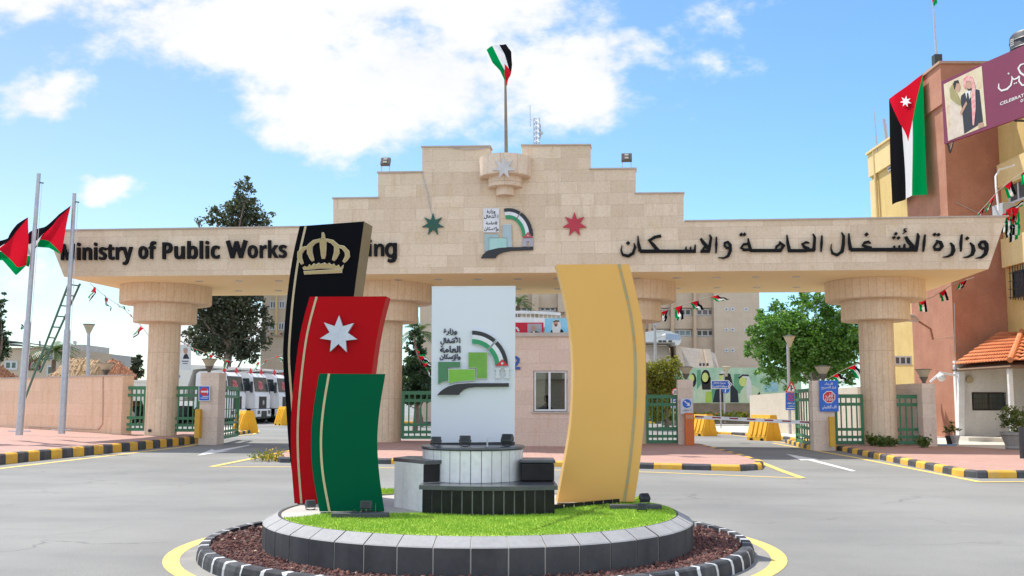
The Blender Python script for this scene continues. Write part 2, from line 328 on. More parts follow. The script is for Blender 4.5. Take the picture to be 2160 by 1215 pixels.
# ================================================================ GROUND
def asphalt():
    m, N, L, B = newmat('asphalt'); tc = N.new('ShaderNodeTexCoord').outputs['Object']; B.inputs['Roughness'].default_value = .85; B.inputs['Specular IOR Level'].default_value = .3
    col = mix(N, L, rng(N, L, noise(N, L, tc, .22, 6), .38, .62), (.20, .197, .183), (.265, .26, .24))
    col = mix(N, L, rng(N, L, noise(N, L, mapping(N, L, tc, (.25, 1.2, 1)), .8, 7, .65), .5, .75, 0, .5), col, (.15, .15, .148))
    col = mix(N, L, rng(N, L, noise(N, L, tc, 2.1, 8, .7), .57, .75, 0, .35), col, (.30, .295, .275))
    vo = N.new('ShaderNodeTexVoronoi'); vo.feature = 'DISTANCE_TO_EDGE'; vo.inputs['Scale'].default_value = .33; dv = N.new('ShaderNodeVectorMath'); dv.operation = 'ADD'; ns = N.new('ShaderNodeTexNoise'); L.new(tc, ns.inputs['Vector']); ns.inputs['Scale'].default_value = 1.3; ns.inputs['Detail'].default_value = 8; L.new(tc, dv.inputs[0]); L.new(ns.outputs['Color'], dv.inputs[1]); L.new(dv.outputs[0], vo.inputs['Vector'])
    ck = N.new('ShaderNodeMath'); ck.operation = 'MULTIPLY'; L.new(rng(N, L, vo.outputs['Distance'], .0, .012, .55, 0), ck.inputs[0]); L.new(rng(N, L, noise(N, L, tc, .35, 3), .5, .6), ck.inputs[1]); col = mix(N, L, ck.outputs[0], col, (.09, .09, .088))
    col = mix(N, L, rng(N, L, noise(N, L, tc, 9, 6, .75), .58, .72, 0, .4), col, (.15, .148, .14)); col = mix(N, L, rng(N, L, noise(N, L, tc, 26, 3, .7), .6, .75, 0, .5), col, (.36, .355, .33))
    h = N.new('ShaderNodeHueSaturation'); L.new(col, h.inputs['Color']); L.new(rng(N, L, noise(N, L, tc, 70, 3, .8), .3, .7, .72, 1.28), h.inputs['Value']); L.new(h.outputs[0], B.inputs['Base Color'])
    b = N.new('ShaderNodeBump'); b.inputs['Strength'].default_value = .5; b.inputs['Distance'].default_value = .01; L.new(noise(N, L, tc, 140, 4, .7), b.inputs['Height']); L.new(b.outputs[0], B.inputs['Normal'])
    return m
m_asph = asphalt()
m_paver = stone('pink_paving', (.42, .25, .20), (.47, .285, .235), (.33, .20, .165), .4, .2, axes=(0, 1), stain=.25, ms=.012, streak=(.42, .30, .26), patch=(.52, .35, .285), bump=.2)
m_conc = M('pale_concrete', (.62, .58, .50), (.54, .50, .43), 1.2, .9, bump=.2)
m_wconc = M('white_concrete', (.66, .62, .53), (.58, .54, .46), 2.5, .9, bump=.2)
MB().add([(-900, -200, 0), (900, -200, 0), (900, 1500, 0), (-900, 1500, 0)], [(0, 1, 2, 3)]).build('ground', m_asph, kind='structure', origin=(0, 0, 0))
def kerb(pts, z1, w, seg, first=0, z0=-.05, name='kerb', side=1, mats=None, rng_len=None):
    mb = MB(); pts = [Vector((p[0], p[1], 0)) for p in pts]; cum = [0]
    for a, b in zip(pts, pts[1:]): cum.append(cum[-1]+(b-a).length)
    n = len(pts); nrm = []
    for i in range(n):
        t = (pts[min(i+1, n-1)]-pts[max(i-1, 0)]).normalized(); nrm.append(Vector((-t.y, t.x, 0))*side)
    def pos(s):
        s = min(max(s, 0), cum[-1]-1e-6); i = max(k for k in range(n-1) if cum[k] <= s); f = (s-cum[i])/(cum[i+1]-cum[i]); return pts[i].lerp(pts[i+1], f), nrm[i].lerp(nrm[i+1], f).normalized()
    s = 0; k = first
    while s < cum[-1]-.02:
        e = min(s+seg*rnd.uniform(.94, 1.06), cum[-1]); cuts = [s+.006]+[c for c in cum if s+.03 < c < e-.03]+[e-.006]; A = []
        for c in cuts:
            p, q = pos(c); A.append([p+Vector((0, 0, z0)), p+q*.012+Vector((0, 0, z1-.035)), p+q*.045+Vector((0, 0, z1)), p+q*w+Vector((0, 0, z1)), p+q*w+Vector((0, 0, z0))])
        for i in range(len(A)-1):
            v = A[i]+A[i+1]; fs = [(j, j+1, j+6, j+5) for j in range(4)]
            if i == 0: fs.append((0, 1, 2, 3, 4))
            if i == len(A)-2: fs.append((9, 8, 7, 6, 5))
            mb.add(v, fs, k % 2)
        s = e; k += 1
    return mb.build(name, mats or [m_yel, m_kblk], kind='structure')
def strip(pts, w, name, m, z=.004, close=False, side=0):
    mb = MB(); pts = [Vector((p[0], p[1], z)) for p in pts]; n = len(pts); vs = []
    for i in range(n):
        a, b = (pts[(i-1) % n], pts[(i+1) % n]) if close else (pts[max(i-1, 0)], pts[min(i+1, n-1)]); t = (b-a).normalized(); q = Vector((-t.y, t.x, 0)); vs += [pts[i]+q*(w/2), pts[i]-q*(w/2)]
    fs = [(2*i, 2*i+1, 2*((i+1) % n)+1, 2*((i+1) % n)) for i in range(n if close else n-1)]
    return mb.add(vs, fs).build(name, m, kind='structure')
def slab(pts, z, name, m): return MB().up(pts, -.05, z).build(name, m, kind='structure', origin=(0, 0, 0))
# left pavement
LK = [G(*p) for p in ((-170, 1004), (-80, 992), (0, 981), (77, 972), (224, 957), (333, 945), (393, 938), (446, 931))]
kerb(LK, .25, .2, .52, 1)
def inset(pts, w):
    out = []
    for i, p in enumerate(pts):
        t = (pts[min(i+1, len(pts)-1)]-pts[max(i-1, 0)]).normalized(); out.append(Vector((p.x-t.y*w, p.y+t.x*w, 0)))
    return out
LKi = inset(LK, .185); nl = len(LKi)
bk = [Vector((p.x-15*(1-i/(nl-1)), 34.2+9*((nl-1-i)/(nl-1))**1.2+1.5, .45-.13*i/(nl-1))) for i, p in enumerate(LKi)]; bk[-1].y = 37
mb = MB(); A_ = [Vector((p.x, p.y, .246)) for p in LKi]; mb.add(A_+bk, [(i, i+1, nl+i+1, nl+i) for i in range(nl-1)]); mb.add(A_+[p-Vector((0, 0, .35)) for p in A_], [(i, nl+i, nl+i+1, i+1) for i in range(nl-1)])
mb.build('left_pavement', m_paver, kind='structure', origin=(0, 0, 0))
# middle island
MI = [Vector((-6.0, 30.6, 0)), G(566, 968), G(590, 976), G(1100, 983), G(1360, 989), G(1560, 994), G(1606, 991), G(1612, 983), G(1560, 966), G(1478, 944)]
kerb(MI, .13, .18, .62, 1)
MIi = [Vector((-5.8, 30.6, 0)), MI[1]+Vector((.22, .1, 0)), MI[2]+Vector((.1, .17, 0))]+[p+Vector((0, .17, 0)) for p in MI[3:6]]+[MI[6]+Vector((-.12, .14, 0)), MI[7]+Vector((-.17, .04, 0)), MI[8]+Vector((-.16, 0, 0)), MI[9]+Vector((-.16, 0, 0))]
slab([(p.x, p.y) for p in MIi]+[(MIi[-1].x, 34.5), (-5.8, 35.5)], .126, 'middle_pavement', m_paver)
# right pavement
RKp = [G(*p) for p in ((1722, 943), (1780, 953), (1890, 977), (1953, 990), (2022, 1005), (2062, 1009), (2160, 1009), (2330, 1010))]
kerb(RKp, .15, .18, .6, 1)
RKi = [p+Vector((.1, .15, 0)) for p in RKp[:4]]+[p+Vector((.05, .17, 0)) for p in RKp[4:]]
slab([(p.x, p.y) for p in RKi]+[(RKi[-1].x+6, RKi[-1].y), (22, 26.2), (15.2, 26.9), (13.9, 30.6), (13.4, 32.3), (RKi[0].x, 33.2)], .146, 'right_pavement', m_paver)
slab([(13.9, 30.7), (15.3, 26.95), (24, 26.0), (24, 40), (13.5, 40)], .135, 'concrete_apron', m_conc)
# painted lines
strip([G(*p) for p in ((-170, 1009), (0, 988.5), (200, 965), (389, 942.5), (456, 928), (500, 919))], .17, 'road_line', m_line)
strip([G(*p) for p in ((446, 985), (620, 985), (1100, 990), (1368, 996), (1692, 1009))], .13, 'road_line', m_line)
strip([G(*p) for p in ((446, 985), (545, 965), (600, 953))], .16, 'road_line', m_line, z=.008)
strip([G(*p) for p in ((1692, 1009), (1650, 994), (1600, 974), (1490, 945))], .16, 'road_line', m_line, z=.008)
strip([G(*p) for p in ((1630, 935), (1797, 964), (1930, 990), (2068, 1017))], .14, 'road_line', m_line)
strip([G(*p) for p in ((2064, 1017.5), (2160, 1016.5), (2330, 1016))], .14, 'road_line', m_line, z=.008)
def arrow(pts, name='road_arrow'):
    MB().add([G(x, y, .005) for x, y in pts], [tuple(range(len(pts)))]).build(name, m_wline, kind='structure')
arrow([(416, 961), (489, 950.5), (470, 951.5), (530, 939), (524, 938.5), (455, 950), (446, 947.5)])
arrow([(1657, 957), (1728, 969), (1716, 969.5), (1806, 993), (1797, 994), (1704, 970.5), (1690, 971)])
# far pavements and kerbs inside the compound
slab([(p.x, p.y) for p in (G(1440, 913), G(1520, 915), G(1600, 918), G(1690, 929), G(1745, 930), G(1700, 897), G(1560, 885), G(1430, 889))], .1, 'inner_pavement', m_wconc)
kerb([G(*p) for p in ((1440, 914), (1520, 916), (1600, 920), (1690, 932), (1722, 941))], .12, .15, .9, 0)
kerb([G(*p) for p in ((1655, 934), (1700, 947), (1724, 951))], .14, .16, .55, 1)
kerb([G(*p) for p in ((1330, 894), (1400, 894), (1475, 893), (1600, 894))], .14, .2, 1.6, 0)
kerb([G(*p) for p in ((840, 893), (925, 893))], .14, .2, 1.6, 0)
strip([G(*p) for p in ((1500, 911), (1570, 921), (1660, 935), (1700, 940))], .13, 'road_line', m_line)
m_soil = M('flowerbed_soil', (.45, .20, .06), (.36, .15, .05), 3, .95, bump=.5)
slab([(p.x, p.y) for p in (G(1310, 890), G(1400, 890), G(1600, 890), G(1620, 884), G(1400, 884), G(1310, 884))], .35, 'flower_bed', m_soil)
slab([(p.x, p.y) for p in (G(455, 925), G(500, 917), G(540, 912), G(534, 908), G(420, 905), G(400, 918))], .12, 'inner_left_pavement', m_wconc)
kerb([G(*p) for p in ((500, 918), (528, 914), (538, 910), (530, 906))], .15, .16, .5, 1)
strip([G(*p) for p in ((500, 920), (535, 916.5), (545, 910), (538, 904))], .14, 'road_line', m_line, z=.012)
# ================================================================ ROUNDABOUT
CX, CY = -.32, 10.17; PI = math.pi; EX, EY = -.34, 10.47
def ov(r, a, z=0.): return Vector((EX+r*.955*math.cos(a), EY+r*.965*math.sin(a), z))      # the outer kerb is slightly oval
def ringpt(r, a, z=0.): return Vector((CX+r*math.cos(a), CY+r*math.sin(a), z))
strip([ov(3.13, R(a)) for a in range(0, 360, 4)], .15, 'roundabout_line', m_line, close=True)
m_dustring = M('dusty_asphalt', (.30, .285, .25), (.24, .23, .21), 4, .9, bump=.4)
strip([ov(3.0, R(a)) for a in range(0, 360, 5)], .24, 'road_edge', m_dustring, close=True, z=.002)
m_kw = M('flaking_white_kerb_paint', (.66, .67, .68), (.45, .46, .47), 9, .8)
m_kb = M('worn_black_kerb_paint', (.028, .029, .033), (.06, .062, .068), 7, .75, streak=(.30, .31, .32), stain=.4, spec=.25)
mb = MB(); NK = 62
for i in range(NK):
    a0 = 2*PI*i/NK; a1 = 2*PI*(i+1)/NK; wj = rnd.choice((.06, .09, .12, .16, .24))
    cuts = [a0, a0+(a1-a0)*wj*.5, a1-(a1-a0)*wj*.5, a1]; jit = [0, rnd.uniform(-.012, .012), rnd.uniform(-.012, .012), 0]
    prof = [(2.90, -.05), (2.89, .07), (2.875, .115), (2.855, .13), (2.775, .13), (2.77, .03)]
    for k in range(3):
        A = [[ov(r_, c+(jit[k+e]*(z_ > .12)), z_) for r_, z_ in prof] for e, c in ((0, cuts[k]), (1, cuts[k+1]))]; n = len(prof)
        mb.add(A[0]+A[1], [(j, j+1, n+j+1, n+j) for j in range(n-1)], 1 if k == 1 else 0)
mb.build('roundabout_kerb', [m_kw, m_kb], kind='structure')
m_lavabed = M('dark_gravel_bed', (.075, .03, .026), (.05, .022, .02), 9, .95, bump=1.)
MB().up([ov(2.78, 2*PI*k/72) for k in range(72)], 0, .065).build('gravel_bed', m_lavabed, kind='structure')
def gravel():
    m, N, L, B = newmat('lava_gravel'); g = N.new('ShaderNodeNewGeometry'); rp = N.new('ShaderNodeValToRGB'); L.new(g.outputs['Random Per Island'], rp.inputs[0]); e = rp.color_ramp.elements
    e[0].color = (.055, .022, .02, 1); e[1].color = (.15, .062, .05, 1); x = e.new(.86); x.color = (.20, .085, .065, 1); x = e.new(.975); x.color = (.05, .045, .05, 1); x = e.new(.985); x.color = (.62, .50, .36, 1)
    L.new(rp.outputs[0], B.inputs['Base Color']); B.inputs['Roughness'].default_value = .9
    ico = bmesh.new(); bmesh.ops.create_icosphere(ico, subdivisions=1, radius=1); iv = [v.co.copy() for v in ico.verts]; jf = [[v.index for v in f.verts] for f in ico.faces]; ico.free()
    mb = MB()
    for k in range(10500):
        a = rnd.uniform(0, 2*PI) if k < 4500 else rnd.uniform(PI*.95, PI*2.05); i_, o_ = ringpt(2.1, a), ov(2.75, a); c = i_.lerp(o_, rnd.random()); z = .07+.04*rnd.random(); s_ = rnd.uniform(.013, .03); q = Euler((rnd.uniform(0, 6), rnd.uniform(0, 6), rnd.uniform(0, 6))).to_matrix(); c.z = z
        el = (rnd.uniform(.7, 1.5), rnd.uniform(.6, 1.1), rnd.uniform(.5, .9))
        mb.add([c+q @ Vector((v.x*el[0], v.y*el[1], v.z*el[2]))*(s_*rnd.uniform(.75, 1.2)) for v in iv], jf)
    for k in range(170):                                            # dry leaves and straws among the stones
        a = rnd.uniform(PI, 2*PI); c = ringpt(2.11, a).lerp(ov(2.7, a), rnd.random()); c.z = .125; d = Vector((rnd.uniform(-1, 1), rnd.uniform(-1, 1), rnd.uniform(-.2, .3)))*rnd.uniform(.012, .04); w = Vector((-d.y, d.x, .002))*.18
        mb.add([c-d-w*.3, c+w, c+d, c-w], [(0, 1, 2, 3)])
    mb.build('lava_gravel', m, kind='stuff', label='dark red lava gravel around the roundabout wall', fix=False, cat='gravel')
gravel()
# ring wall of grey blocks
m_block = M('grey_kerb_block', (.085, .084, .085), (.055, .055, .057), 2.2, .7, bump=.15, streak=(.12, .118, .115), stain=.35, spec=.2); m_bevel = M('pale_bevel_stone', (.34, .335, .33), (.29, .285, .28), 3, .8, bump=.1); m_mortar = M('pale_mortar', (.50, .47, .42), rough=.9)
ZF = .40
rw = thing('ring_wall', (CX, CY, 0), 'low circular wall of grey stone blocks round the monument platform', 'ring wall')
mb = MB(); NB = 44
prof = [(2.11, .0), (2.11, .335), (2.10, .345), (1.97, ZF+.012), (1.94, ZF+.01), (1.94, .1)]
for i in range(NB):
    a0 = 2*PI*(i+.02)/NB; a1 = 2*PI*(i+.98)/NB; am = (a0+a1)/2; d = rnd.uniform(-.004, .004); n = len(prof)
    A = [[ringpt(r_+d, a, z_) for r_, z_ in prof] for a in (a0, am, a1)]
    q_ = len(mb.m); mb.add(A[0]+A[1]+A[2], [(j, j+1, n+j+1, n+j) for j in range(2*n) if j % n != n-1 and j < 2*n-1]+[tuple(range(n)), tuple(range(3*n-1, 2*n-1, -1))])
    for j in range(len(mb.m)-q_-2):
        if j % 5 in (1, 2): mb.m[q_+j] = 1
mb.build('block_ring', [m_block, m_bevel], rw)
MB().lathe((CX, CY, 0), [(2.103, .0), (2.103, .333), (2.092, .341), (1.968, ZF+.005), (1.91, ZF+.004)], 88).build('mortar', m_mortar, rw)
MB().lathe((CX, CY, 0), [(1.945, .2), (1.945, ZF), (.01, ZF)], 64).build('platform_floor', m_wconc, kind='structure', origin=(CX, CY, 0))
# artificial grass
gp = [G(x, y, ZF) for x, y in ((628, 1094), (690, 1086), (790, 1086), (893, 1085), (960, 1089), (1030, 1091), (1110, 1089), (1172, 1078), (1260, 1066), (1290, 1062), (1330, 1058), (1360, 1050))]
aL = math.atan2(gp[0].y-CY, gp[0].x-CX); aR = math.atan2(gp[-1].y-CY, gp[-1].x-CX)
if aL > 0: aL -= 2*PI
ga = [aL+(aR-aL)*k/40 for k in range(41)]
poly = [(p.x, p.y) for p in gp]+[tuple(ringpt(1.95, a)[:2]) for a in reversed(ga)]
def inpoly(x, y, pg):
    c = False
    for i in range(len(pg)):
        (x1, y1), (x2, y2) = pg[i-1], pg[i]
        if (y1 > y) != (y2 > y) and x < (x2-x1)*(y-y1)/(y2-y1)+x1: c = not c
    return c
poly2 = [(p.x, p.y) for p in (G(790, 1043, ZF), G(838, 1043, ZF), G(850, 1033, ZF), G(780, 1033, ZF))]
def turf():
    m, N, L, B = newmat('artificial_turf'); g = N.new('ShaderNodeNewGeometry'); tc = N.new('ShaderNodeTexCoord').outputs['Object']
    col = mix(N, L, g.outputs['Random Per Island'], (.26, .43, .045), (.40, .56, .075)); col = mix(N, L, rng(N, L, noise(N, L, tc, 3.5, 5), .45, .7, 0, .6), col, (.18, .38, .03)); col = mix(N, L, rng(N, L, noise(N, L, tc, 9, 4), .62, .75, 0, .5), col, (.36, .33, .10)); L.new(col, B.inputs['Base Color']); B.inputs['Roughness'].default_value = .7
    B.inputs['Specular IOR Level'].default_value = .2
    mb = MB(); mb.up(poly, ZF-.03, ZF+.012); mb.up(poly2, ZF-.03, ZF+.012)
    xs = [p[0] for p in poly]; ys = [p[1] for p in poly]; n = 0
    def blade(x, y):
        h = rnd.uniform(.012, .026); a = rnd.uniform(0, 6.283); l = rnd.uniform(0, .016); b = a+1.57+rnd.uniform(-.5, .5); w = .0035
        mb.add([(x-math.cos(a)*w, y-math.sin(a)*w, ZF+.01), (x+math.cos(a)*w, y+math.sin(a)*w, ZF+.01), (x+math.cos(b)*l, y+math.sin(b)*l, ZF+.01+h)], [(0, 1, 2)])
    while n < 42000:
        x, y = rnd.uniform(min(xs), max(xs)), rnd.uniform(min(ys), max(ys))
        if inpoly(x, y, poly): blade(x, y); n += 1
    for k in range(1500):
        x, y = [sum(p[i]*w for p, w in zip(poly2, ws)) for i in (0, 1) for ws in ((.25,)*4,)]
        i = rnd.random(); j = rnd.random(); p = Vector(poly2[0]).lerp(Vector(poly2[1]), i).lerp(Vector(poly2[3]).lerp(Vector(poly2[2]), i), j); blade(p.x, p.y)
    mb.build('artificial_grass', m, kind='stuff', label='bright green artificial grass on the roundabout', cat='grass', fix=False)
turf()
# ================================================================ MONUMENT
m_mblk = M('monument_black_paint', (.004, .0045, .006), rough=.4, spec=.04, dirt=False); m_mred = M('monument_red_paint', (.45, .005, .009), (.42, .005, .008), 1.2, .4, dirt=False, spec=.05)
m_mgrn = M('monument_green_paint', (.0, .098, .044), (.0, .09, .04), 1.2, .4, dirt=False, spec=.04); m_mgold = M('monument_gold_paint', (.80, .445, .125), (.77, .43, .12), 1.2, .4, dirt=False, spec=.15)
m_pink = m_pink; m_stripe = M('pale_gold_stripe', (.55, .46, .26), rough=.4); m_side = M('bronze_edge', (.20, .15, .075), rough=.4)
m_pale = M('sun_painted_green_edge', (.30, .48, .36), rough=.4); m_silver = M('silver_plate', (.60, .62, .66), rough=.35, metal=.25); m_gold = M('antique_gold', (.42, .31, .12), rough=.35, metal=.4); m_goldl = M('light_gold_rim', (.72, .62, .42), rough=.35)  # pale rim of the green fin: sunlight put into the colour
def smooth_curve(pts, n=6):
    out = []
    for i in range(len(pts)-1):
        p0, p1, p2, p3 = [Vector(pts[k]) for k in (max(i-1, 0), i, i+1, min(i+2, len(pts)-1))]
        for t in [k/n for k in range(n)]: out.append(tuple(.5*((2*p1)+(p2-p0)*t+(2*p0-5*p1+4*p2-p3)*t*t+(3*p1-3*p2+p3-p0)*t**3)))
    return out+[tuple(pts[-1])]
def panel(name, D, yaw, left, right, th, mats, stripe, label, inset):
    pl = facing(D, yaw); pl.o = P((left[0][0]+right[0][0])/2, 900, D); lf, rt = smooth_curve(left), smooth_curve(right); o = pl.at(*lf[-1]); root = thing(name, (o.x, o.y, ZF), label, 'monument fin')
    ol = lf+rt[::-1]; mb = MB(); n = len(ol); fr = [pl.at(x, y) for x, y in ol]; bk = [p-pl.n*th for p in fr]
    mb.prism(fr, bk, 0, cap=True, back=True)
    for i in range(n): mb.m[i] = 1                                 # the rim has its own colour; the green fin's has sunlight painted in
    b = mb.build('slab', mats[:2], root); mb = MB(); side = lf if stripe == 'left' else rt
    for k, (dx, w) in enumerate(inset): mb.ribbon(pl, [(x+dx, y, w) for x, y in (side[1:-1] if False else side)], .002, .006+.001*k)
    mb.build('stripe', mats[2], root); return root, pl
bl, plb = panel('monument_fin', 11.6, -9, [(632, 477), (617, 545), (606, 623), (599, 703), (597, 760), (603, 850), (609, 940), (618, 1010), (628, 1066)], [(768, 467), (747, 621), (733, 740), (726, 860), (726, 980), (732, 1066)], .34, [m_mblk, m_side, m_stripe], 'left', 'tall curved black panel bearing a golden crown, tallest of the monument', [(13, 4.5)])
rd, plr = panel('monument_fin', 10.75, -3, [(653, 626), (634, 700), (622, 785), (614, 880), (614, 965), (621, 1062)], [(815, 625), (797, 700), (784, 790), (778, 880), (778, 970), (785, 1062)], .26, [m_mred, m_mred, m_stripe], 'left', 'curved red panel with a white seven-pointed star', [(15, 4.5)])
gr, plg = panel('monument_fin', 9.9, 9, [(673, 788), (661, 862), (656, 930), (660, 1000), (674, 1079)], [(813, 789), (801, 862), (796, 930), (800, 1000), (811, 1078)], .16, [m_mgrn, m_pale, m_stripe], 'left', 'plain curved green panel, the shortest of the left group', [(21, 5)])
yl, ply = panel('monument_fin', 10.8, 4, [(1174, 558), (1188, 610), (1203, 690), (1209, 760), (1209, 820), (1204, 900), (1190, 985), (1176, 1060)], [(1327, 557), (1340, 610), (1353, 670), (1361, 745), (1361, 845), (1355, 930), (1347, 1000), (1338, 1058)], .2, [m_mgold, M('gold_edge', (.68, .42, .12), rough=.4), M('grey_groove', (.44, .40, .22), rough=.5)], 'right', 'tall curved plain gold panel right of the white slab', [(-23, 2.2), (-19.5, 1.6)])
MB().plate(plr, starpts(716.5, 706.5, 40, 19.5, rot=.02), .012, .055).build('star', m_silver, rd, label='white seven-pointed star')
# crown
CK = (600, 450, 3.474)
arms = [[(290, 176, 10), (288, 205, 50), (289, 260, 44), (290, 310, 30), (290, 336, 12)], [(272, 196, 14), (222, 212, 26), (192, 240, 36), (190, 290, 38), (205, 330, 26), (214, 352, 10)], [(308, 196, 14), (355, 210, 26), (387, 240, 36), (388, 290, 38), (372, 330, 26), (362, 348, 10)],
        [(186, 248, 12), (145, 260, 24), (118, 292, 32), (116, 325, 30), (128, 355, 22), (138, 374, 10)], [(394, 242, 12), (435, 252, 24), (464, 285, 32), (466, 318, 30), (452, 342, 22), (438, 360, 10)], [(287, 142, 3), (289, 158, 14), (290, 172, 14), (290, 184, 28)]]
def scale_pts(pts, k=CK): return [(k[0]+a/k[2], k[1]+b/k[2]) for a, b in pts]
band1 = [(143, 396)]+[(158+i*11.4, 392-22*math.sin(math.pi*(i/23))+(5 if i % 3 else -4)) for i in range(24)]+[(434, 382), (426, 406), (288, 402), (152, 414)]
band2 = [(150, 430), (424, 412), (420, 434), (156, 446)]
def grown(pts, g):
    cx = sum(p[0] for p in pts)/len(pts); cy = sum(p[1] for p in pts)/len(pts); return [(x+g*(1 if x > cx else -1), y+g*(1 if y > cy else -1)) for x, y in pts]
cr = MB(); rim = MB()
for i, a in enumerate(arms): a = [(x, y, w*.8) for x, y, w in a]; rim.ribbon(plb, a, .004, .030+.0007*i, grow=2.4, k=CK); cr.ribbon(plb, a, .02, .036+.0007*i, k=CK)
for j, b in enumerate((band1, band2)): rim.plate(plb, scale_pts(grown(b, 4.)), .004, .0285+.0004*j); cr.plate(plb, scale_pts(b), .02, .0345+.0004*j)
c0 = rim.build('crown_emblem', m_goldl, bl, label='golden crown emblem'); cr.build('crown_face', m_gold, c0)
# white slab with ministry logo
WD = 10.62; wp = facing(WD, 0); ws = thing('logo_slab', P(998, 940, WD), 'white upright slab with the green and black ministry logo', 'sign slab')
MB().plate(wp, [(911, 606), (1087.5, 605), (1085.5, 936), (909, 939)], -.14, 0).build('board', M('slab_white_paint', (.70, .73, .77), (.67, .70, .74), .8, .45, dirt=False), ws)
MB().plate(wp, [(908, 934), (1086, 932), (1086, 943), (908, 943)], .002, .03).build('base_strip', m_dark, ws)
MB().plate(wp, [(910.5, 604), (1088, 603), (1088, 606), (910.5, 607)], -.145, .004).build('top_trim', m_white, ws)
LK4 = (900, 670, 6.752)
def logo(pl, root, K, big, sc):
    g = lambda pts: [(K[0]+x/K[2], K[1]+y/K[2]) for x, y in pts]; lg = MB()
    return g
g = lambda pts: scale_pts(pts, LK4)
lb = MB(); cx, cy = 650, 700
def arcband(mb, pl, K, c, r1, r0, a0, a1, o0, o1, mi):
    mb.plate(pl, scale_pts(arcpts(c[0], c[1], r1[0], r1[1], a0, a1)+arcpts(c[0], c[1], r0[0], r0[1], a1, a0), K), o0, o1, mi)
LM = [M('logo_rim_white', (.66, .68, .70), rough=.4), M('logo_black', (.018, .018, .02), rough=.4), M('logo_white', (.76, .77, .80), rough=.4), M('logo_green', (.02, .30, .12), rough=.4), M('logo_dark_green', (.045, .18, .07), (.05, .20, .08), 3, .3), M('logo_lime', (.16, .42, .03), (.20, .47, .035), 4, .3), M('logo_mid_green', (.11, .30, .035), (.17, .38, .035), 3, .3), m_sred]
for a0, a1 in ((90, 49), (45, 3)):
    arcband(lb, wp, LK4, (cx, cy), (517, 517), (318, 318), a0+.4, a1-.6, .004, .04, 0)
    for r1, r0, mi in ((510, 452, 1), (452, 392, 2), (392, 326, 3)): arcband(lb, wp, LK4, (cx, cy), (r1, r1), (r0, r0), a0, a1, .03, .044, mi)
for k, (mi, pts) in enumerate(((4, [(168, 632), (482, 632), (482, 706), (302, 706), (302, 893), (228, 915), (168, 950)]), (6, [(598, 498), (862, 498), (862, 866), (716, 866), (716, 714), (598, 714)]), (5, [(316, 738), (688, 738), (688, 893), (560, 898), (430, 910), (316, 936)]), (1, [(158, 1102), (190, 1060), (240, 1020), (310, 980), (420, 948), (600, 934), (1172, 934), (1172, 985), (700, 990), (600, 1002), (530, 1030), (485, 1068), (462, 1102)]))):
    cxx = sum(p[0] for p in pts)/len(pts); cyy = sum(p[1] for p in pts)/len(pts)
    lb.plate(wp, g([(x+(7 if x > cxx else -7), y+(7 if y > cyy else -7)) for x, y in pts]), .004, .04+.0004*k, 0); lb.plate(wp, g(pts), .03, .0445+.0003*k, mi)
lb.plate(wp, g([(980, 688), (1075, 596), (1170, 688)]), .03, .048, 7)
for x in (970, 1105): lb.plate(wp, g([(x, 715), (x+85, 715), (x+85, 748), (x+68, 748), (x+68, 838), (x+85, 838), (x+85, 868), (x, 868), (x, 838), (x+17, 838), (x+17, 748), (x, 748)]), .004, .042, 0)
lb.plate(wp, scale_pts(starpts(1076, 653, 24, 11), LK4), .03, .050, 2)
lb.build('ministry_logo', LM, ws)
lt = MB()
for s, x0, x1, y0, y1 in (('وزارة', 240, 436, 155, 252), ('الأشغال', 195, 480, 272, 386), ('العامة', 190, 484, 400, 500), ('والإسكان', 185, 484, 518, 616)):
    write(lt, wp, s, 900+x0/6.752, 900+x1/6.752, 670+y0/6.752, 670+y1/6.752, .014, .035, thick=.012)
lt.build('lettering', M('logo_text_navy', (.02, .026, .05), rough=.4), ws)
# stepped fountain base
m_btile = M('black_granite_tile', (.010, .010, .012), (.02, .02, .022), 5, .2, spec=.22); m_wtile = M('white_marble_tile', (.82, .82, .79), (.74, .75, .73), 2, .45, streak=(.34, .31, .24), stain=.5); m_capb = M('dark_granite_cap', (.06, .065, .075), (.09, .095, .10), 6, .25)
m_dgrout = M('dark_grout', (.20, .20, .19), rough=.9); m_grout = M('white_grout', (.62, .63, .64), rough=.9); m_wblk = M('chipped_white_plaster', (.84, .83, .80), (.76, .75, .72), 3, .8, streak=(.36, .33, .28), stain=.4, bump=.2)
fb = thing('fountain_base', (P(1030, 1060, 10.3).x, 10.3, ZF), 'stepped fountain base of black and white tiles below the slab', 'fountain')
fx = P(1030, 1060, 9.75).x
def arcwall(mb, cxx, cyy, r, half, z0, z1, n, gap, mi=0, th=.03):
    for i in range(n):
        a0 = -PI/2-half+2*half*(i+gap*.5)/n; a1 = -PI/2-half+2*half*(i+1-gap*.5)/n
        o = [(cxx+r_*math.cos(a), cyy+r_*math.sin(a)) for r_, a in ((r, a0), (r, (a0+a1)/2), (r, a1), (r-th, a1), (r-th, a0))]; mb.up(o, z0, z1, mi)
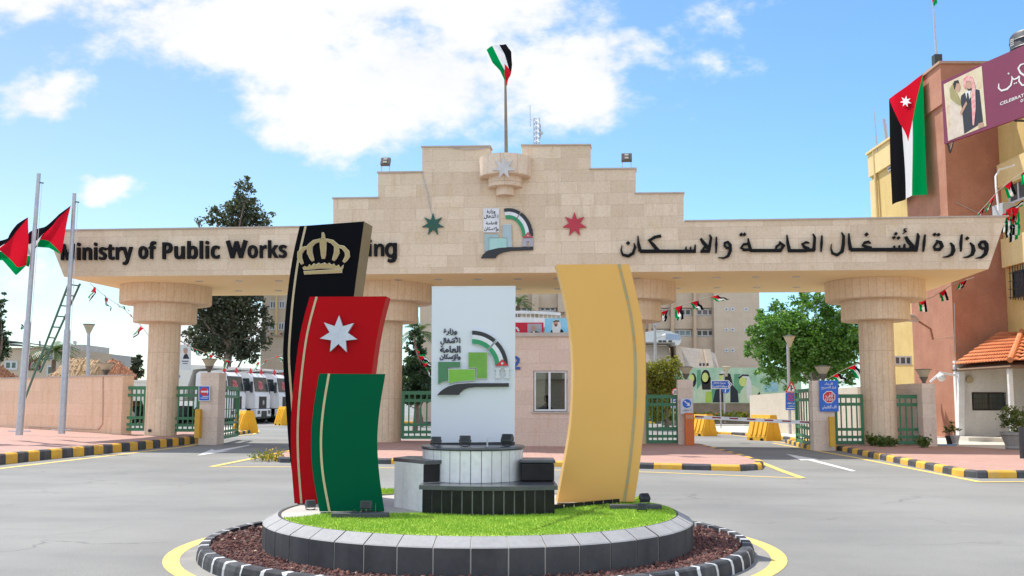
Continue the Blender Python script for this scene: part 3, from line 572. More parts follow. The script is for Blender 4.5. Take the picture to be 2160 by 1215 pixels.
# lower tier: wide shallow arc
hw = 278/2/2100*9.75; rr = 1.9; half = math.asin(hw/rr); yc = 9.68+rr*1.0; zt = .645
def arcout(r, h, ext, yb): return [(fx+r*math.sin(-h+2*h*k/18), yc-r*math.cos(-h+2*h*k/18)) for k in range(19)]+[(fx+hw+ext, yb), (fx-hw-ext, yb)]
MB().up(arcout(rr-.025, half, -.01, 10.7), ZF-.02, zt).build('lower_core', m_grout, fb)
mb = MB(); arcwall(mb, fx, yc, rr, half, ZF-.02, zt-.002, 13, .13); mb.build('black_tile', m_btile, fb)
MB().up(arcout(rr+.03, half+.008, .012, 10.72), zt, zt+.04).build('lower_cap', m_capb, fb)
dc = P(997, 1000, 10.55); rD = .525; zd = 1.0
MB().lathe((dc.x, 10.55, 0), [(rD-.02, zt+.04), (rD-.02, zd)], 48).build('drum_core', m_dgrout, fb)
mb = MB(); arcwall(mb, dc.x, 10.55, rD, PI*.98, zt+.042, zd-.002, 30, .07); mb.build('white_tile', m_wtile, fb)
MB().lathe((dc.x, 10.55, 0), [(.3, zd), (rD+.012, zd), (rD+.022, zd+.012), (rD+.02, zd+.03), (rD, zd+.038), (.01, zd+.038)], 56).build('drum_cap', m_capb, fb, smooth=True)
zb = .87
A, B_, C_, D_ = P(831, 1066, 10.5), P(892, 1072, 10.02), P(935, 1066, 10.16), P(880, 1060, 10.9)
ol = [(A.x, A.y), (B_.x, B_.y), (C_.x, C_.y), (C_.x+.05, 10.75), (A.x+.12, 10.85)]
MB().up(ol, ZF-.02, zb).build('side_block', m_wblk, fb)
def lip(ol, g):
    cx_ = sum(p[0] for p in ol)/len(ol); cy_ = sum(p[1] for p in ol)/len(ol); return [(x+g*(1 if x > cx_ else -1), y+g*(1 if y > cy_ else -1)) for x, y in ol]
MB().up(lip(ol, .018), zb, zb+.035).build('side_cap', m_capb, fb)
d = Vector((C_.x-B_.x, C_.y-B_.y)).normalized(); nn = Vector((d.y, -d.x)); q = [(B_.x+nn.x*.006, B_.y+nn.y*.006), (C_.x+nn.x*.006, C_.y+nn.y*.006), (C_.x+nn.x*.001, C_.y+nn.y*.001), (B_.x+nn.x*.001, B_.y+nn.y*.001)]
MB().up(q, zt+.045, zb-.004).build('side_tile', m_btile, fb)
E_, F_ = P(1106, 1010, 10.2), P(1163, 1010, 10.2)
MB().box(((E_.x+F_.x)/2, 10.42, (zt+.045+zb)/2), (F_.x-E_.x+.06, .44, zb-zt-.05), bev=.012).build('side_block', m_btile, fb)
MB().box(((E_.x+F_.x)/2, 10.42, zb+.018), (F_.x-E_.x+.085, .47, .034), bev=.012).build('side_cap', m_capb, fb)
p0, p1 = G(1168, 1078, ZF), G(1312, 1064, ZF); mb = MB(); n = 7
for i in range(n):
    a, b = p0.lerp(p1, (i+.03)/n), p0.lerp(p1, (i+.97)/n); mb.up([(a.x, a.y), (b.x, b.y), (b.x, b.y+.03), (a.x, a.y+.03)], ZF-.01, ZF+.062)
mb.build('edge_tile', m_btile, fb)
for x in (967, 1000): MB().tube([P(1028, 943, 10.12), P(1028, 930, 10.12), P(1027, 925, 10.12)], [.009, .008, .003], 8).build('spout', m_steel, fb) if x == 967 else None
# floodlights
m_lens = M('floodlight_glass', (.30, .32, .34), rough=.15); m_fl = M('grey_floodlight_housing', (.045, .05, .058), (.06, .065, .072), 9, .55)
def flood(px, py, D, z, s, tilt, yaw, label, col=m_fl):
    s *= .86
    p = P(px, py, D); root = thing('floodlight', (p.x, p.y, z), label, 'floodlight', rz=0)
    rot = Matrix.Translation((p.x, p.y, z+s*.62)) @ Matrix.Rotation(yaw, 4, 'Z') @ Matrix.Rotation(tilt, 4, 'X')
    def tb(c, sz, bev=.008):
        m_ = MB().box((0, 0, 0), sz, bev=bev); m_.v = [rot @ (v+Vector(c)) for v in m_.v]; return m_
    a = tb((0, 0, 0), (s, s*.5, s*.72)); b = tb((0, s*.3, 0), (s*.92, s*.12, s*.64)); a.add(b.v, b.f)
    for i in range(5): f_ = tb((0, -s*.29, s*(-.26+.13*i)), (s*.8, s*.1, s*.03), .001); a.add(f_.v, f_.f)
    a.build('housing', col, root); tb((0, s*.365, 0), (s*.8, s*.02, s*.5), .001).build('lens', m_lens, root)
    MB().tube([rot @ Vector((-s*.54, 0, 0)), Vector((p.x-s*.45, p.y, z+s*.1)), Vector((p.x, p.y, z+s*.03)), Vector((p.x+s*.45, p.y, z+s*.1)), rot @ Vector((s*.54, 0, 0))], s*.045, 6).build('bracket', m_dark, root)
    MB().box((p.x, p.y, z+s*.02), (s*.4, s*.3, s*.04)).build('foot', m_dark, root); return root
flood(920, 938, 10.2, zd+.038, .115, -.1, .15, 'floodlight at the left rim of the white drum')
flood(981, 941, 10.12, zd+.038, .13, -.25, 0, 'floodlight at the front middle of the white drum')
flood(1070, 940, 10.2, zd+.038, .14, -.75, -.3, 'floodlight tilted up at the right rim of the white drum')
flood(655, 1062, 10.2, ZF, .115, -.3, .35, 'floodlight between the red and green panels, sunlight painted into its housing', M('sun_painted_housing', (.12, .125, .135), rough=.5))  # paler copy of the housing colour, with sunlight put in
def bar(px0, px1, py, D, label):
    a, b = P(px0, py, D), P(px1, py, D); MB().box(((a.x+b.x)/2, D, ZF+.035), (b.x-a.x, .11, .05), bev=.01).build('mounting_bar', m_fl, label=label, cat='mounting bar')
bar(700, 820, 1090, 9.45, 'flat grey mounting bar on the grass before the green panel')
bar(1286, 1395, 1066, 10.25, 'flat grey mounting bar on the grass right of the gold panel')
flood(772, 1080, 9.52, ZF+.06, .12, -.15, 0, 'floodlight on the bar before the green panel')
flood(1360, 1058, 10.3, ZF+.06, .12, -.95, .25, 'upturned floodlight on the bar by the gold panel')
flood(1354, 1072, 9.95, ZF+.012, .11, -.2, -.1, 'floodlight on the grass in front of the right bar')
# dry weeds at the foot of the green panel
def tuft(name, loc, n, h, spread, mats, label, cat, lw=.006, leaf=0.):
    mb = MB(); loc = Vector(loc)
    for k in range(n):
        a = rnd.uniform(0, 6.283); r_ = spread*math.sqrt(rnd.random()); b = loc+Vector((r_*math.cos(a), r_*math.sin(a), 0)); t = b+Vector((rnd.uniform(-.4, .4), rnd.uniform(-.4, .4), rnd.uniform(.5, 1)))*h*rnd.uniform(.5, 1.1); mid = b.lerp(t, .5)+Vector((0, 0, h*.12)); s = Vector((math.cos(a+1.3), math.sin(a+1.3), 0))*lw
        mb.add([b-s, b+s, mid+s*.8, mid-s*.8, t], [(0, 1, 2, 3), (3, 2, 4)], rnd.randrange(len(mats)))
        if leaf:
            for j in range(4):
                c = b.lerp(t, rnd.uniform(.3, 1)); u = Vector((rnd.uniform(-1, 1), rnd.uniform(-1, 1), rnd.uniform(-.5, 1))).normalized()*leaf; w = u.cross(Vector((rnd.random(), rnd.random(), rnd.random()))).normalized()*leaf*.45; mb.add([c, c+u*.5+w, c+u, c+u*.5-w], [(0, 1, 2, 3)], rnd.randrange(len(mats)))
    return mb.build(name, mats, label=label, cat=cat, fix=False)
m_straw = M('dry_straw', (.45, .36, .20), (.33, .27, .14), 20, .9); m_weed = leafmat('weed_leaf', (.09, .17, .03), (.16, .24, .05)); m_yfl = M('yellow_flowers', (.75, .50, .03), (.65, .42, .05), 20, .8)
for i, (x, y) in enumerate(((720, 1081), (765, 1082), (790, 1080))):
    tuft('dry_weed', G(x, y, ZF), 16, .07+.02*i, .12, [m_straw], ('low dry weeds at the left foot of the green panel', 'dry weeds at the middle foot of the green panel', 'taller dry weeds at the right foot of the green panel')[i], 'weed', .002)
# ================================================================ ENTRANCE GATE
GY = R(-6.5); gate = thing('entrance_gate', (0, 30, 0), 'long stepped limestone entrance gate on four round columns', 'gate', rz=GY)
gd = Vector((math.sin(-GY), math.cos(GY), 0)); gx = Vector((math.cos(GY), math.sin(GY), 0)); GO = Vector((0, 30, 0))
gp_ = Pl(GO, -gd)
def gpl(ly): return Pl(GO+gd*ly, -gd)                       # plane ly metres behind the gate's front
BW = [(135, 583.5), (2085, 567.5), (2123, 457), (97, 487.5)]
mb = MB(); f_ = [gp_.at(*p) for p in BW]; b_ = [p+gd*6.0 for p in f_]
mb.add(f_+b_, [(0, 1, 2, 3), (7, 6, 5, 4), (1, 5, 6, 2), (4, 0, 3, 7), (2, 6, 7, 3)], 0); mb.add([f_[0], f_[1], b_[1], b_[0]], [(0, 1, 2, 3)], 1)
mb.build('beam', [m_gate, m_soffit], gate)
tl = lambda x: 487.5+(457-487.5)*(x-97)/(2123-97)
ST = [(703, tl(703)), (703, 419.5), (797.5, 418), (797.5, 365), (890.5, 363.5), (890.5, 311), (1033, 309.5), (1033, 345), (1101, 345), (1101, 307.5), (1245, 306.5), (1245, 357.5), (1341, 356.5), (1341, 409), (1442, 408), (1442, tl(1442))]
MB().plate(gp_, ST, -.45, 0).build('stepped_parapet', m_gate, gate)
mb = MB()
for a, b in list(zip(ST, ST[1:])):
    if abs(a[1]-b[1]) < 4: mb.plate(gp_, [(a[0]-2, a[1]-2.6), (b[0]+2, b[1]-2.6), (b[0]+2, b[1]+.3), (a[0]-2, a[1]+.3)], -.5, .045)
for a, b in (((93, 487.5), (700, tl(700))), ((1444, tl(1444)), (2127, 457))): mb.plate(gp_, [(a[0], a[1]-2.6), (b[0], b[1]-2.6), (b[0], b[1]+.3), (a[0], a[1]+.3)], -.5, .045)
mb.build('coping', m_coping, gate)
m_rustline = M('drip_edge', (.30, .25, .2), rough=.9)
zc = []
for i, (px, yb) in enumerate(((345, 914), (815, 929), (1328, 934), (1850, 939))):
    c = gpl(3.1).at(px, 760); zt_ = (c.x*0 + f_[0].z+(f_[1].z-f_[0].z)*((c-GO).dot(gx)-(f_[0]-GO).dot(gx))/((f_[1]-GO).dot(gx)-(f_[0]-GO).dot(gx)))
    zb_ = (.245, .126, .126, .146)[i]-.02
    cp = MB().lathe((0, 0, 0), [(.53, zb_), (.53, zt_-1.2), (.535, zt_-1.2)], 40); col_o = bpy.data.objects.new('column', bpy.data.meshes.new('column'))
    loc = (c.x, c.y, 0); lw = [Vector(v)+Vector(loc) for v in cp.v]; iw = MW[gate].inverted()
    # column meshes keep their own axis as origin so the fluting wraps round them
    def cyl_part(name, prof, mat, par, n=48):
        m_ = MB().lathe((0, 0, 0), prof, n); me = bpy.data.meshes.new(name); me.from_pydata(m_.v, [], m_.f); me.materials.append(mat); me.polygons.foreach_set('use_smooth', [True]*len(me.polygons)); me.set_sharp_from_angle(angle=R(40))
        bm = bmesh.new(); bm.from_mesh(me); bmesh.ops.recalc_face_normals(bm, faces=bm.faces[:]); bm.to_mesh(me); bm.free()
        o = bpy.data.objects.new(name, me); COL.objects.link(o); o.parent = par; return o
    sh = cyl_part('column', [(.53, zb_), (.53, zt_-1.2), (.1, zt_-1.2)], m_col, gate); sh.location = iw @ Vector(loc)
    MW[sh] = Matrix.Translation(Vector(loc)) @ Matrix.Rotation(GY, 4, 'Z')
    cyl_part('capital', [(.5, zt_-1.26), (1.03, zt_-1.26), (1.05, zt_-1.24), (1.05, zt_-.58), (1.06, zt_-.62), (1.50, zt_-.62), (1.53, zt_-.59), (1.53, zt_-.002), (.1, zt_-.002)], m_cap, sh)
    if i in (0, 3):
        q = gpl(2.55).at(316 if i == 0 else 1866, yb-5.5); MB().tube([q+gd*.1, q-gd*.03], .055, 10).build('drain_hole', m_dark, sh)
mb = MB()
for (x, y) in ((460, 595), (500, 592.5), (530, 591), (570, 590), (640, 588), (480, 604), (440, 612), (560, 603), (1040, 586), (1120, 583), (1535, 585), (1620, 584), (1700, 583.5), (1503, 608), (1582, 607.5), (1654, 607), (690, 600), (980, 598)):
    pass
for ly in (1.5, 4.4):
    for x in range(420, 1760, 84):
        zz = gp_.at(x, 583.5+(567.5-583.5)*(x-135)/1950).z; q = gpl(ly).at(x, 600); 
        o = MB().lathe((q.x, q.y, zz-.012), [(.13, 0), (.13, .02)], 12); o.build('downlight', m_steel, gate)
# balcony with flag seat
BP = gpl(0); bc = BP.at(1066, 350)
mpx = (bc-EYE).y/F
zt_, z1, z2, z3 = BP.at(1066, 336).z, BP.at(1066, 377).z, BP.at(1066, 397).z, BP.at(1066, 414).z
bl_ = MB(); bl_.lathe((bc.x, bc.y-.05, 0), [(.05, z3), (.28, z3), (.28, z2-.005), (.52, z2-.005), (.53, z1-.004), (.78, z1-.004), (.80, z1+.02), (.80, zt_), (.70, zt_), (.70, zt_-.2), (.02, zt_-.2)], 44)
bl_.build('balcony', stone('balcony_limestone', (.70, .56, .42), (.77, .63, .49), (.5, .4, .3), .5, .9, cyl=True, scale_rad=.8, off=0, stain=.5, ms=.01), gate, smooth=True)
sp_ = Pl(GO-gd*.84, -gd); MB().plate(sp_, starpts(1063, 354, 25, 11), 0, .04).build('star', M('star_dull_white', (.62, .60, .58), rough=.7), gate, label='white star on the balcony')
MB().plate(gp_, starpts(914, 474, 24, 10.5), .01, .06).build('star', M('star_dark_green', (.01, .085, .05), rough=.4), gate, label='dark green star')
MB().plate(gp_, starpts(1212, 474, 26, 12), .01, .06).build('star', M('star_red', (.50, .02, .045), rough=.4), gate, label='red star')
# gate lettering
lm = m_black
for s, x0, x1, yt, yb in (('Ministry', 131, 281.5, 512, 560), ('of', 294, 331, 509.5, 547), ('Public', 344.5, 465, 509, 547), ('orks', 524, 606, 507.5, 545), ('&', 628, 660, 506, 544), ('Housin', 676, 811, 505.5, 542)):
    mb = MB(); write(mb, gp_, bold(s), x0, x1, yt, yb, .09, wt=.004, thick=.08, slope=-.011); mb.build('english_word', lm, gate)
mb = MB()
for k, st in enumerate(([(482, 508.5, 8), (492, 544.5, 8)], [(491, 544.5, 8), (500.8, 510, 8)], [(500, 510, 8), (509.8, 544, 8)], [(509, 544, 8), (519.5, 507.5, 8)])): mb.ribbon(gp_, st, .01, .09+.0006*k)
mb.build('english_word', lm, gate); mb = MB()
for k, st in enumerate(([(834, 513, 7.5), (834, 544, 7.5), (831.5, 549.5, 7.5), (825, 551.5, 7), (819, 549.5, 6.5)], arcpts(825.5, 528.5, 9.2, 12.6, 0, 360, 22))): mb.ribbon(gp_, [(p[0], p[1], p[2] if len(p) > 2 else 6.8) for p in st], .01, .09+.0007*k)
mb.build('english_word', lm, gate)
KB, KA = (1700, 450, 4.6957), (1280, 470, 4.909)
def dot(x, y, s): return [(x-s, y, 1), (x-s*.5, y-s*.05, s), (x, y, s*2), (x+s*.5, y+s*.05, s), (x+s, y, 1)]
WB = [[[(1725, 345, 24), (1713, 312, 28), (1733, 285, 28), (1763, 283, 30), (1784, 310, 34), (1784, 360, 38), (1772, 405, 36), (1735, 438, 26), (1675, 446, 5)], [(1722, 340, 22), (1750, 352, 24), (1785, 345, 26)]],
      [[(1620, 292, 8), (1648, 325, 28), (1655, 370, 38), (1640, 412, 32), (1600, 434, 20), (1550, 438, 4)], dot(1593, 250, 20)], [[(1538, 212, 14), (1530, 290, 27), (1530, 380, 12)]], [[(1425, 292, 8), (1450, 325, 28), (1456, 370, 38), (1440, 410, 32), (1400, 430, 20), (1352, 436, 4)]],
      [[(1285, 272, 12), (1328, 290, 30), (1345, 330, 32), (1320, 360, 32), (1272, 360, 28), (1263, 335, 22), (1288, 300, 24), (1302, 284, 14)], dot(1270, 212, 19), dot(1308, 214, 19)],
      [[(1175, 212, 12), (1165, 300, 27), (1158, 382, 12)], [(1100, 198, 8), (1108, 230, 28), (1098, 300, 30), (1090, 350, 30), (1085, 382, 20)], [(982, 232, 26), (1005, 275, 34), (1045, 320, 34), (1095, 362, 26)], [(1100, 366, 30), (1005, 366, 30)], [(1010, 372, 18), (1035, 330, 26), (1050, 310, 20)], [(992, 156, 8), (970, 158, 11), (966, 172, 11), (992, 184, 10)], [(992, 180, 10), (958, 204, 8)],
       [(1000, 363, 36), (440, 363, 34)], [(972, 305, 14), (968, 365, 26)], [(922, 318, 12), (918, 365, 26)], [(872, 322, 12), (868, 365, 26)], dot(886, 205, 18), dot(866, 243, 18), dot(913, 246, 18),
       [(640, 300, 8), (615, 283, 24), (580, 292, 28), (560, 318, 24), (590, 332, 26), (645, 348, 30)], dot(597, 211, 21), [(422, 200, 10), (426, 290, 28), (440, 365, 34)]],
      [[(350, 190, 8), (370, 228, 24), (367, 310, 30), (355, 380, 34), (305, 415, 30), (260, 398, 24), (244, 350, 10), (250, 305, 3)], [(155, 222, 12), (152, 300, 25), (147, 384, 12)], [(66, 204, 8), (84, 240, 24), (80, 310, 28), (76, 368, 32)], [(86, 366, 32), (-6, 366, 32)]]]
WA = [[[(2095, 212, 10), (2062, 203, 24), (2022, 222, 26), (2040, 252, 28), (2090, 272, 28)], [(2064, 291, 32), (1876, 291, 32)], [(2095, 272, 30), (2062, 291, 30)], [(1862, 128, 10), (1870, 205, 27), (1888, 290, 34)],
       [(1782, 195, 10), (1828, 240, 38), (1800, 284, 34), (1742, 290, 28), (1755, 250, 28), (1788, 222, 20)], [(1805, 290, 32), (1485, 290, 32)], [(1460, 162, 10), (1468, 215, 28), (1490, 292, 32)], [(1472, 220, 24), (1415, 225, 26), (1388, 262, 26), (1420, 283, 28), (1475, 280, 22)], dot(1390, 124, 21), dot(1424, 122, 20)],
      [[(1218, 245, 22), (1218, 210, 24), (1250, 200, 26), (1276, 232, 32), (1276, 295, 36), (1255, 345, 30), (1212, 368, 18), (1152, 362, 4)], [(1216, 240, 20), (1240, 264, 24), (1278, 262, 22)], [(1133, 148, 12), (1132, 230, 27), (1130, 318, 12)], [(1063, 124, 8), (1078, 158, 27), (1066, 230, 30), (1055, 295, 32)], [(970, 165, 22), (995, 205, 34), (1035, 248, 34), (1065, 285, 24)], [(1065, 297, 30), (968, 299, 28)], [(975, 302, 16), (1005, 262, 24), (1020, 245, 18)]],
      [[(922, 297, 32), (345, 297, 36)], [(915, 228, 12), (908, 297, 28)], [(868, 248, 10), (864, 297, 26)], [(820, 248, 10), (816, 297, 26)], [(562, 138, 28), (500, 150, 30), (440, 185, 34), (478, 228, 34), (535, 296, 36)], [(322, 136, 10), (327, 215, 28), (346, 297, 36)]],
      [[(282, 212, 8), (292, 255, 28), (272, 318, 32), (222, 347, 32), (165, 334, 26), (148, 290, 18), (158, 230, 4)], dot(220, 212, 22)]]
mb = MB(); kk = 0
for K, Ws in ((KB, WB), (KA, WA)):
    for w in Ws:
        for st in w: mb.ribbon(gp_, st, .01, .08+.0006*(kk % 23), k=K); kk += 1
mb.build('arabic_lettering', lm, gate)
# gate logo
KG = (980, 420, 7.714); gg = lambda pts: scale_pts(pts, KG); lb = MB()
lb.plate(gp_, gg([(308, 155), (566, 155), (566, 545), (308, 545)]), .01, .05, 2)
for a0, a1 in ((101, 61.5), (58.5, 1)):
    for r1, r0, mi in (((400, 460), (338, 402), 1), ((338, 402), (280, 348), 2), ((280, 348), (222, 290), 3)): arcband(lb, gp_, KG, (718, 612), r1, r0, a0, a1, .01, .05, mi)
for mi, o, pts in ((4, .05, [(318, 575), (556, 575), (556, 632), (400, 632), (400, 835), (332, 860)]), (5, .052, [(622, 422), (764, 422), (776, 782), (698, 786), (694, 632), (622, 632)]), (6, .055, [(404, 640), (690, 640), (690, 788), (560, 798), (404, 835)]), (1, .058, [(270, 965), (300, 910), (345, 868), (410, 838), (530, 804), (680, 790), (1118, 780), (1118, 832), (760, 846), (640, 868), (560, 900), (525, 930), (505, 964)]), (7, .054, [(948, 634), (1035, 535), (1118, 634)]), (8, .05, [(946, 642), (1118, 642), (1118, 775), (1055, 775), (1055, 690), (1010, 690), (1010, 775), (946, 775)]), (2, .045, [(618, 414), (768, 414), (768, 420), (618, 420)])):
    lb.plate(gp_, gg(pts), .01, o, mi)
lb.plate(gp_, scale_pts(starpts(1035, 597, 15, 7), KG), .01, .06, 2)
lb.build('ministry_logo', LM[:4]+[M('logo_faded_teal', (.30, .42, .43), (.36, .50, .50), 3, .5), M('logo_pale_teal', (.40, .52, .55), (.36, .48, .52), 3, .5), M('logo_aqua', (.33, .60, .54), (.40, .62, .58), 3, .5), M('logo_dusty_red', (.48, .09, .10), rough=.5), M('logo_grey', (.42, .42, .48), rough=.5)], gate)
mb = MB()
for s, x0, x1, y0, y1 in (('وزارة', 366, 506, 175, 245), ('الأشغال', 320, 552, 248, 330), ('العامة', 348, 534, 368, 420), ('وإلاسكان', 322, 558, 458, 532)): write(mb, gp_, s, 980+x0/7.714, 980+x1/7.714, 420+y0/7.714, 420+y1/7.714, .053, wt=.03)
mb.build('lettering', m_black, gate)
# cable drooping over the parapet
mb = MB(); mb.tube([gp_.at(x, y, .03) for x, y in ((891, 363), (896, 385), (903, 410), (908, 440), (913, 458))], .012, 5); mb.tube([gp_.at(x, y, .05) for x, y in ((955, 312), (985, 316), (1010, 315), (1033, 311))], .012, 5); mb.build('cable', m_steel, gate)
# floodlights on the parapet
def roof_flood(px, py, label, w):
    b = gpl(.3).at(px, py); r_ = thing('roof_floodlight', b, label, 'floodlight'); q = b+Vector((0, 0, .36))
    rot = Matrix.Translation(q) @ Matrix.Rotation(-.1, 4, 'Z') @ Matrix.Rotation(-.5, 4, 'X')
    def tb(c, s, bev=.01):
        m_ = MB().box((0, 0, 0), s, bev=bev); m_.v = [rot @ (v+Vector(c)) for v in m_.v]; return m_
    tb((0, 0, 0), (w, .12, .27)).build('housing', M('weathered_brown_housing', (.10, .085, .07), rough=.6), r_)
    for k in (-1, 1): tb((k*.0, -.065, k*.06), (.12, .02, .07), .004).build('lamp', M('warm_glass', (.5, .45, .38), rough=.3), r_)
    mb = MB()
    for k in (-1, 1): mb.tube([b+gx*(k*w*.42), b+gx*(k*w*.42)+Vector((0, 0, .33))], .012, 5)
    mb.build('bracket', m_steel, r_)
roof_flood(813, 365, 'floodlight on the left step of the gate parapet', .30); roof_flood(1322, 357, 'floodlight on the right step of the gate parapet', .32)
# flag pole on the balcony
pb, pt = gpl(-.1).at(1068, 345), gpl(-.1).at(1066, 165); fp = thing('flagpole', pb, 'weathered flagpole standing in the balcony of the gate', 'flagpole')
MB().tube([pb, pb.lerp(pt, .5), pt], [.06, .05, .035], 10).build('pole', M('weathered_wood', (.30, .25, .17), (.22, .18, .12), 6, .8), fp)
mb = MB()
for t in (.02, .05, .08): mb.tube([pb.lerp(pt, t)+Vector((.065*math.cos(a*.7), .065*math.sin(a*.7), .01*math.sin(a))) for a in range(10)], .012, 5)
mb.build('binding', M('white_rope', (.6, .58, .55), rough=.9), fp)
pp = gpl(-.12); hb, ht, fb_, ft_ = pp.at(1069, 180), pp.at(1074, 158), pp.at(1030, 102), pp.at(1064, 92)
def topflag(u, v):
    a = Vector((1072+6*v-2*u, 182-24*v)); ctl = [(1070, 182, 1077, 152), (1056, 152, 1081, 138), (1038, 130, 1079, 110), (1026, 104, 1066, 90)]
    t = u*3; i = min(int(t), 2); f = t-i; L0 = [ctl[i][k]*(1-f)+ctl[i+1][k]*f for k in range(4)]; x = L0[0]*(1-v)+L0[2]*v; y = L0[1]*(1-v)+L0[3]*v
    return pp.at(x, y)+gd*(-.12*math.sin(u*6+v*5))
flag('national_flag', topflag, label='flag blowing upward at the top of the gate balcony pole', cat='flag')
# ---------------------------------------------------------------- piers, lamps, fences
m_shade = M('frosted_lamp_cone', (.52, .46, .33), (.46, .40, .28), 9, .4); m_lampm = M('lamp_metal', (.13, .11, .09), rough=.5)
def cone_lamp(px, py_top, py_bot, pl, label, w, post=None):
    t, b = pl.at(px, py_top), pl.at(px, py_bot); h = t.z-b.z; z = b.z; root = thing('pillar_lamp', b, label, 'lamp')
    MB().lathe((b.x, b.y, 0), [(w*.22, z+h*.42), (w*.5, z+h*.93), (w*.46, z+h*.93), (w*.2, z+h*.42)], 20).build('lamp_shade', m_shade, root, smooth=True)
    MB().lathe((b.x, b.y, 0), [(w*.54, z+h*.93), (w*.54, z+h*.965), (w*.2, z+h), (.01, z+h*1.01)], 20).build('lamp_cap', m_lampm, root, smooth=True)
    MB().lathe((b.x, b.y, 0), [(w*.11, z), (w*.11, z+h*.1), (w*.27, z+h*.41), (w*.27, z+h*.44), (.01, z+h*.44)], 16).build('lamp_base', m_lampm, root, smooth=True)
    return root
def pier(px0, px1, pyt, pyb, ly, label, dep=.6, z0=.1):
    pl = gpl(ly); a, b = pl.at(px0, pyb), pl.at(px1, pyb); zt = (pl.at(px0, pyt).z+pl.at(px1, pyt).z)/2; o = [a, b, b+gd*dep, a+gd*dep]
    return MB().up([(p.x, p.y) for p in o], z0, zt).build('gate_pier', m_pillar, label=label, cat='pier')
PL3 = gpl(3.1)
pier(418, 457, 786, 930, 2.4, 'stone gate pier with a blue and red sign beside the trucks', z0=.0)
pier(1431, 1464, 801, 938, 2.6, 'stone gate pier behind the orange barrier machine', z0=.1)
pier(1717, 1763, 803, 943, 1.9, 'stone gate pier carrying the blue stop sign', z0=.0)
pier(1950, 1978, 809, 945, 2.4, 'stone end pier between the right fence and the pink tower', z0=.1, dep=1.2)
cone_lamp(441, 756, 785.5, gpl(2.7), 'cone lamp on the pier beside the trucks', .50)
cone_lamp(1447, 773, 800.5, gpl(2.9), 'cone lamp on the pier behind the orange barrier machine', .45)
cone_lamp(1736, 771, 802.5, gpl(2.2), 'cone lamp on the pier carrying the stop sign', .48)
cone_lamp(1949, 778, 808.5, gpl(2.8), 'cone lamp on the end pier next to the pink tower', .48)
def fence(px0, px1, yt0, yb0, nb, ly, label, ly1=None, yt1=None, yb1=None, name='fence_panel', grp='green metal fence panels of the gate', cat='fence panel', double=False):
    a, b = gpl(ly), gpl(ly if ly1 is None else ly1); yt1 = yt1 or yt0; yb1 = yb1 or yb0
    A0, A1, B0, B1 = a.at(px0, yb0), a.at(px0, yt0), b.at(px1, yb1), b.at(px1, yt1); A1 = Vector((A0.x, A0.y, A1.z)); B1 = Vector((B0.x, B0.y, B1.z))
    root = thing(name, A0, label, cat, grp); d = (B0-A0).normalized(); q = Vector((-d.y, d.x, 0)).normalized()
    def bar(u, v0, v1, w, dep):
        p, t = A0.lerp(B0, u).lerp(A1.lerp(B1, u), v0), A0.lerp(B0, u).lerp(A1.lerp(B1, u), v1); s = d*(w/2); e = q*(dep/2)
        return [p-s-e, p+s-e, p+s+e, p-s+e, t-s-e, t+s-e, t+s+e, t-s+e], [(3, 2, 1, 0), (4, 5, 6, 7), (0, 1, 5, 4), (1, 2, 6, 5), (2, 3, 7, 6), (3, 0, 4, 7)]
    mb = MB()
    for u in (0, 1)+((.86,) if double else ()): MB().add(*bar(u, 0, 1.005, .09, .09)).build('post', m_green, root)
    for v, h in ((.025, .05), (.135, .045), (.29, .045), (.80, .05), (.965, .06)):
        l, r_ = A0.lerp(A1, v), B0.lerp(B1, v); z = Vector((0, 0, h)); MB().add([l-q*.03-z, r_-q*.03-z, r_+q*.03-z, l+q*.03-z, l-q*.03+z, r_-q*.03+z, r_+q*.03+z, l+q*.03+z], [(3, 2, 1, 0), (4, 5, 6, 7), (0, 1, 5, 4), (1, 2, 6, 5), (2, 3, 7, 6), (3, 0, 4, 7)]).build('rail', m_green, root)
    mb = MB()
    for k in range(1, nb+1): mb.add(*bar(k/(nb+1), .03, .96, .04, .035))
    mb.build('bars', m_green, root); return root
fence(255, 304, 815, 908, 4, 3.1, 'green fence panel between the left wall and the first column')
fence(364, 416, 815, 910, 4, 3.1, 'green fence panel between the first column and the left pier')
fence(849, 925, 825, 925, 5, 3.0, 'green fence panel between the second column and the booth', double=True)
fence(1366, 1430, 833, 934, 5, 3.0, 'green fence panel between the gold panel and the middle pier')
fence(1765, 1821, 832, 936, 4, 3.0, 'green fence panel left of the rightmost column')
fence(1889, 1951, 833, 936, 4, 3.0, 'green fence panel right of the rightmost column')
lf1 = fence(459, 500, 812, 928, 7, 2.7, 'open left gate leaf of green bars swung inward beside the trucks', 6.5, 817, 920, 'gate_leaf', 'open green gate leaves', 'gate leaf')
lf2 = fence(1721, 1682, 818, 942, 6, 2.3, 'open right gate leaf of green bars swung inward by the stop sign', 5.2, 822, 931, 'gate_leaf', 'open green gate leaves', 'gate leaf')
def post_box(px0, px1, yt, yb, ly, dep, mat, name, label, cat, z0):
    pl = gpl(ly); a, b = pl.at(px0, yb), pl.at(px1, yb); zt = pl.at(px0, yt).z; c = (a+b)/2+gd*dep/2
    return MB().box((c.x, c.y, (z0+zt)/2), ((b-a).length, dep, zt-z0), rz=GY, bev=.012).build(name, mat, label=label, cat=cat)
m_ypost = M('yellow_ochre_paint', (.66, .37, .04), (.58, .32, .04), 5, .7)
post_box(409, 420, 863, 917, 2.1, .2, m_ypost, 'boom_rest', 'yellow boom rest post in front of the left pier', 'post', .24)
post_box(1751.5, 1763, 879, 943, 1.55, .2, m_ypost, 'boom_rest', 'yellow boom rest post under the stop sign', 'post', .14)
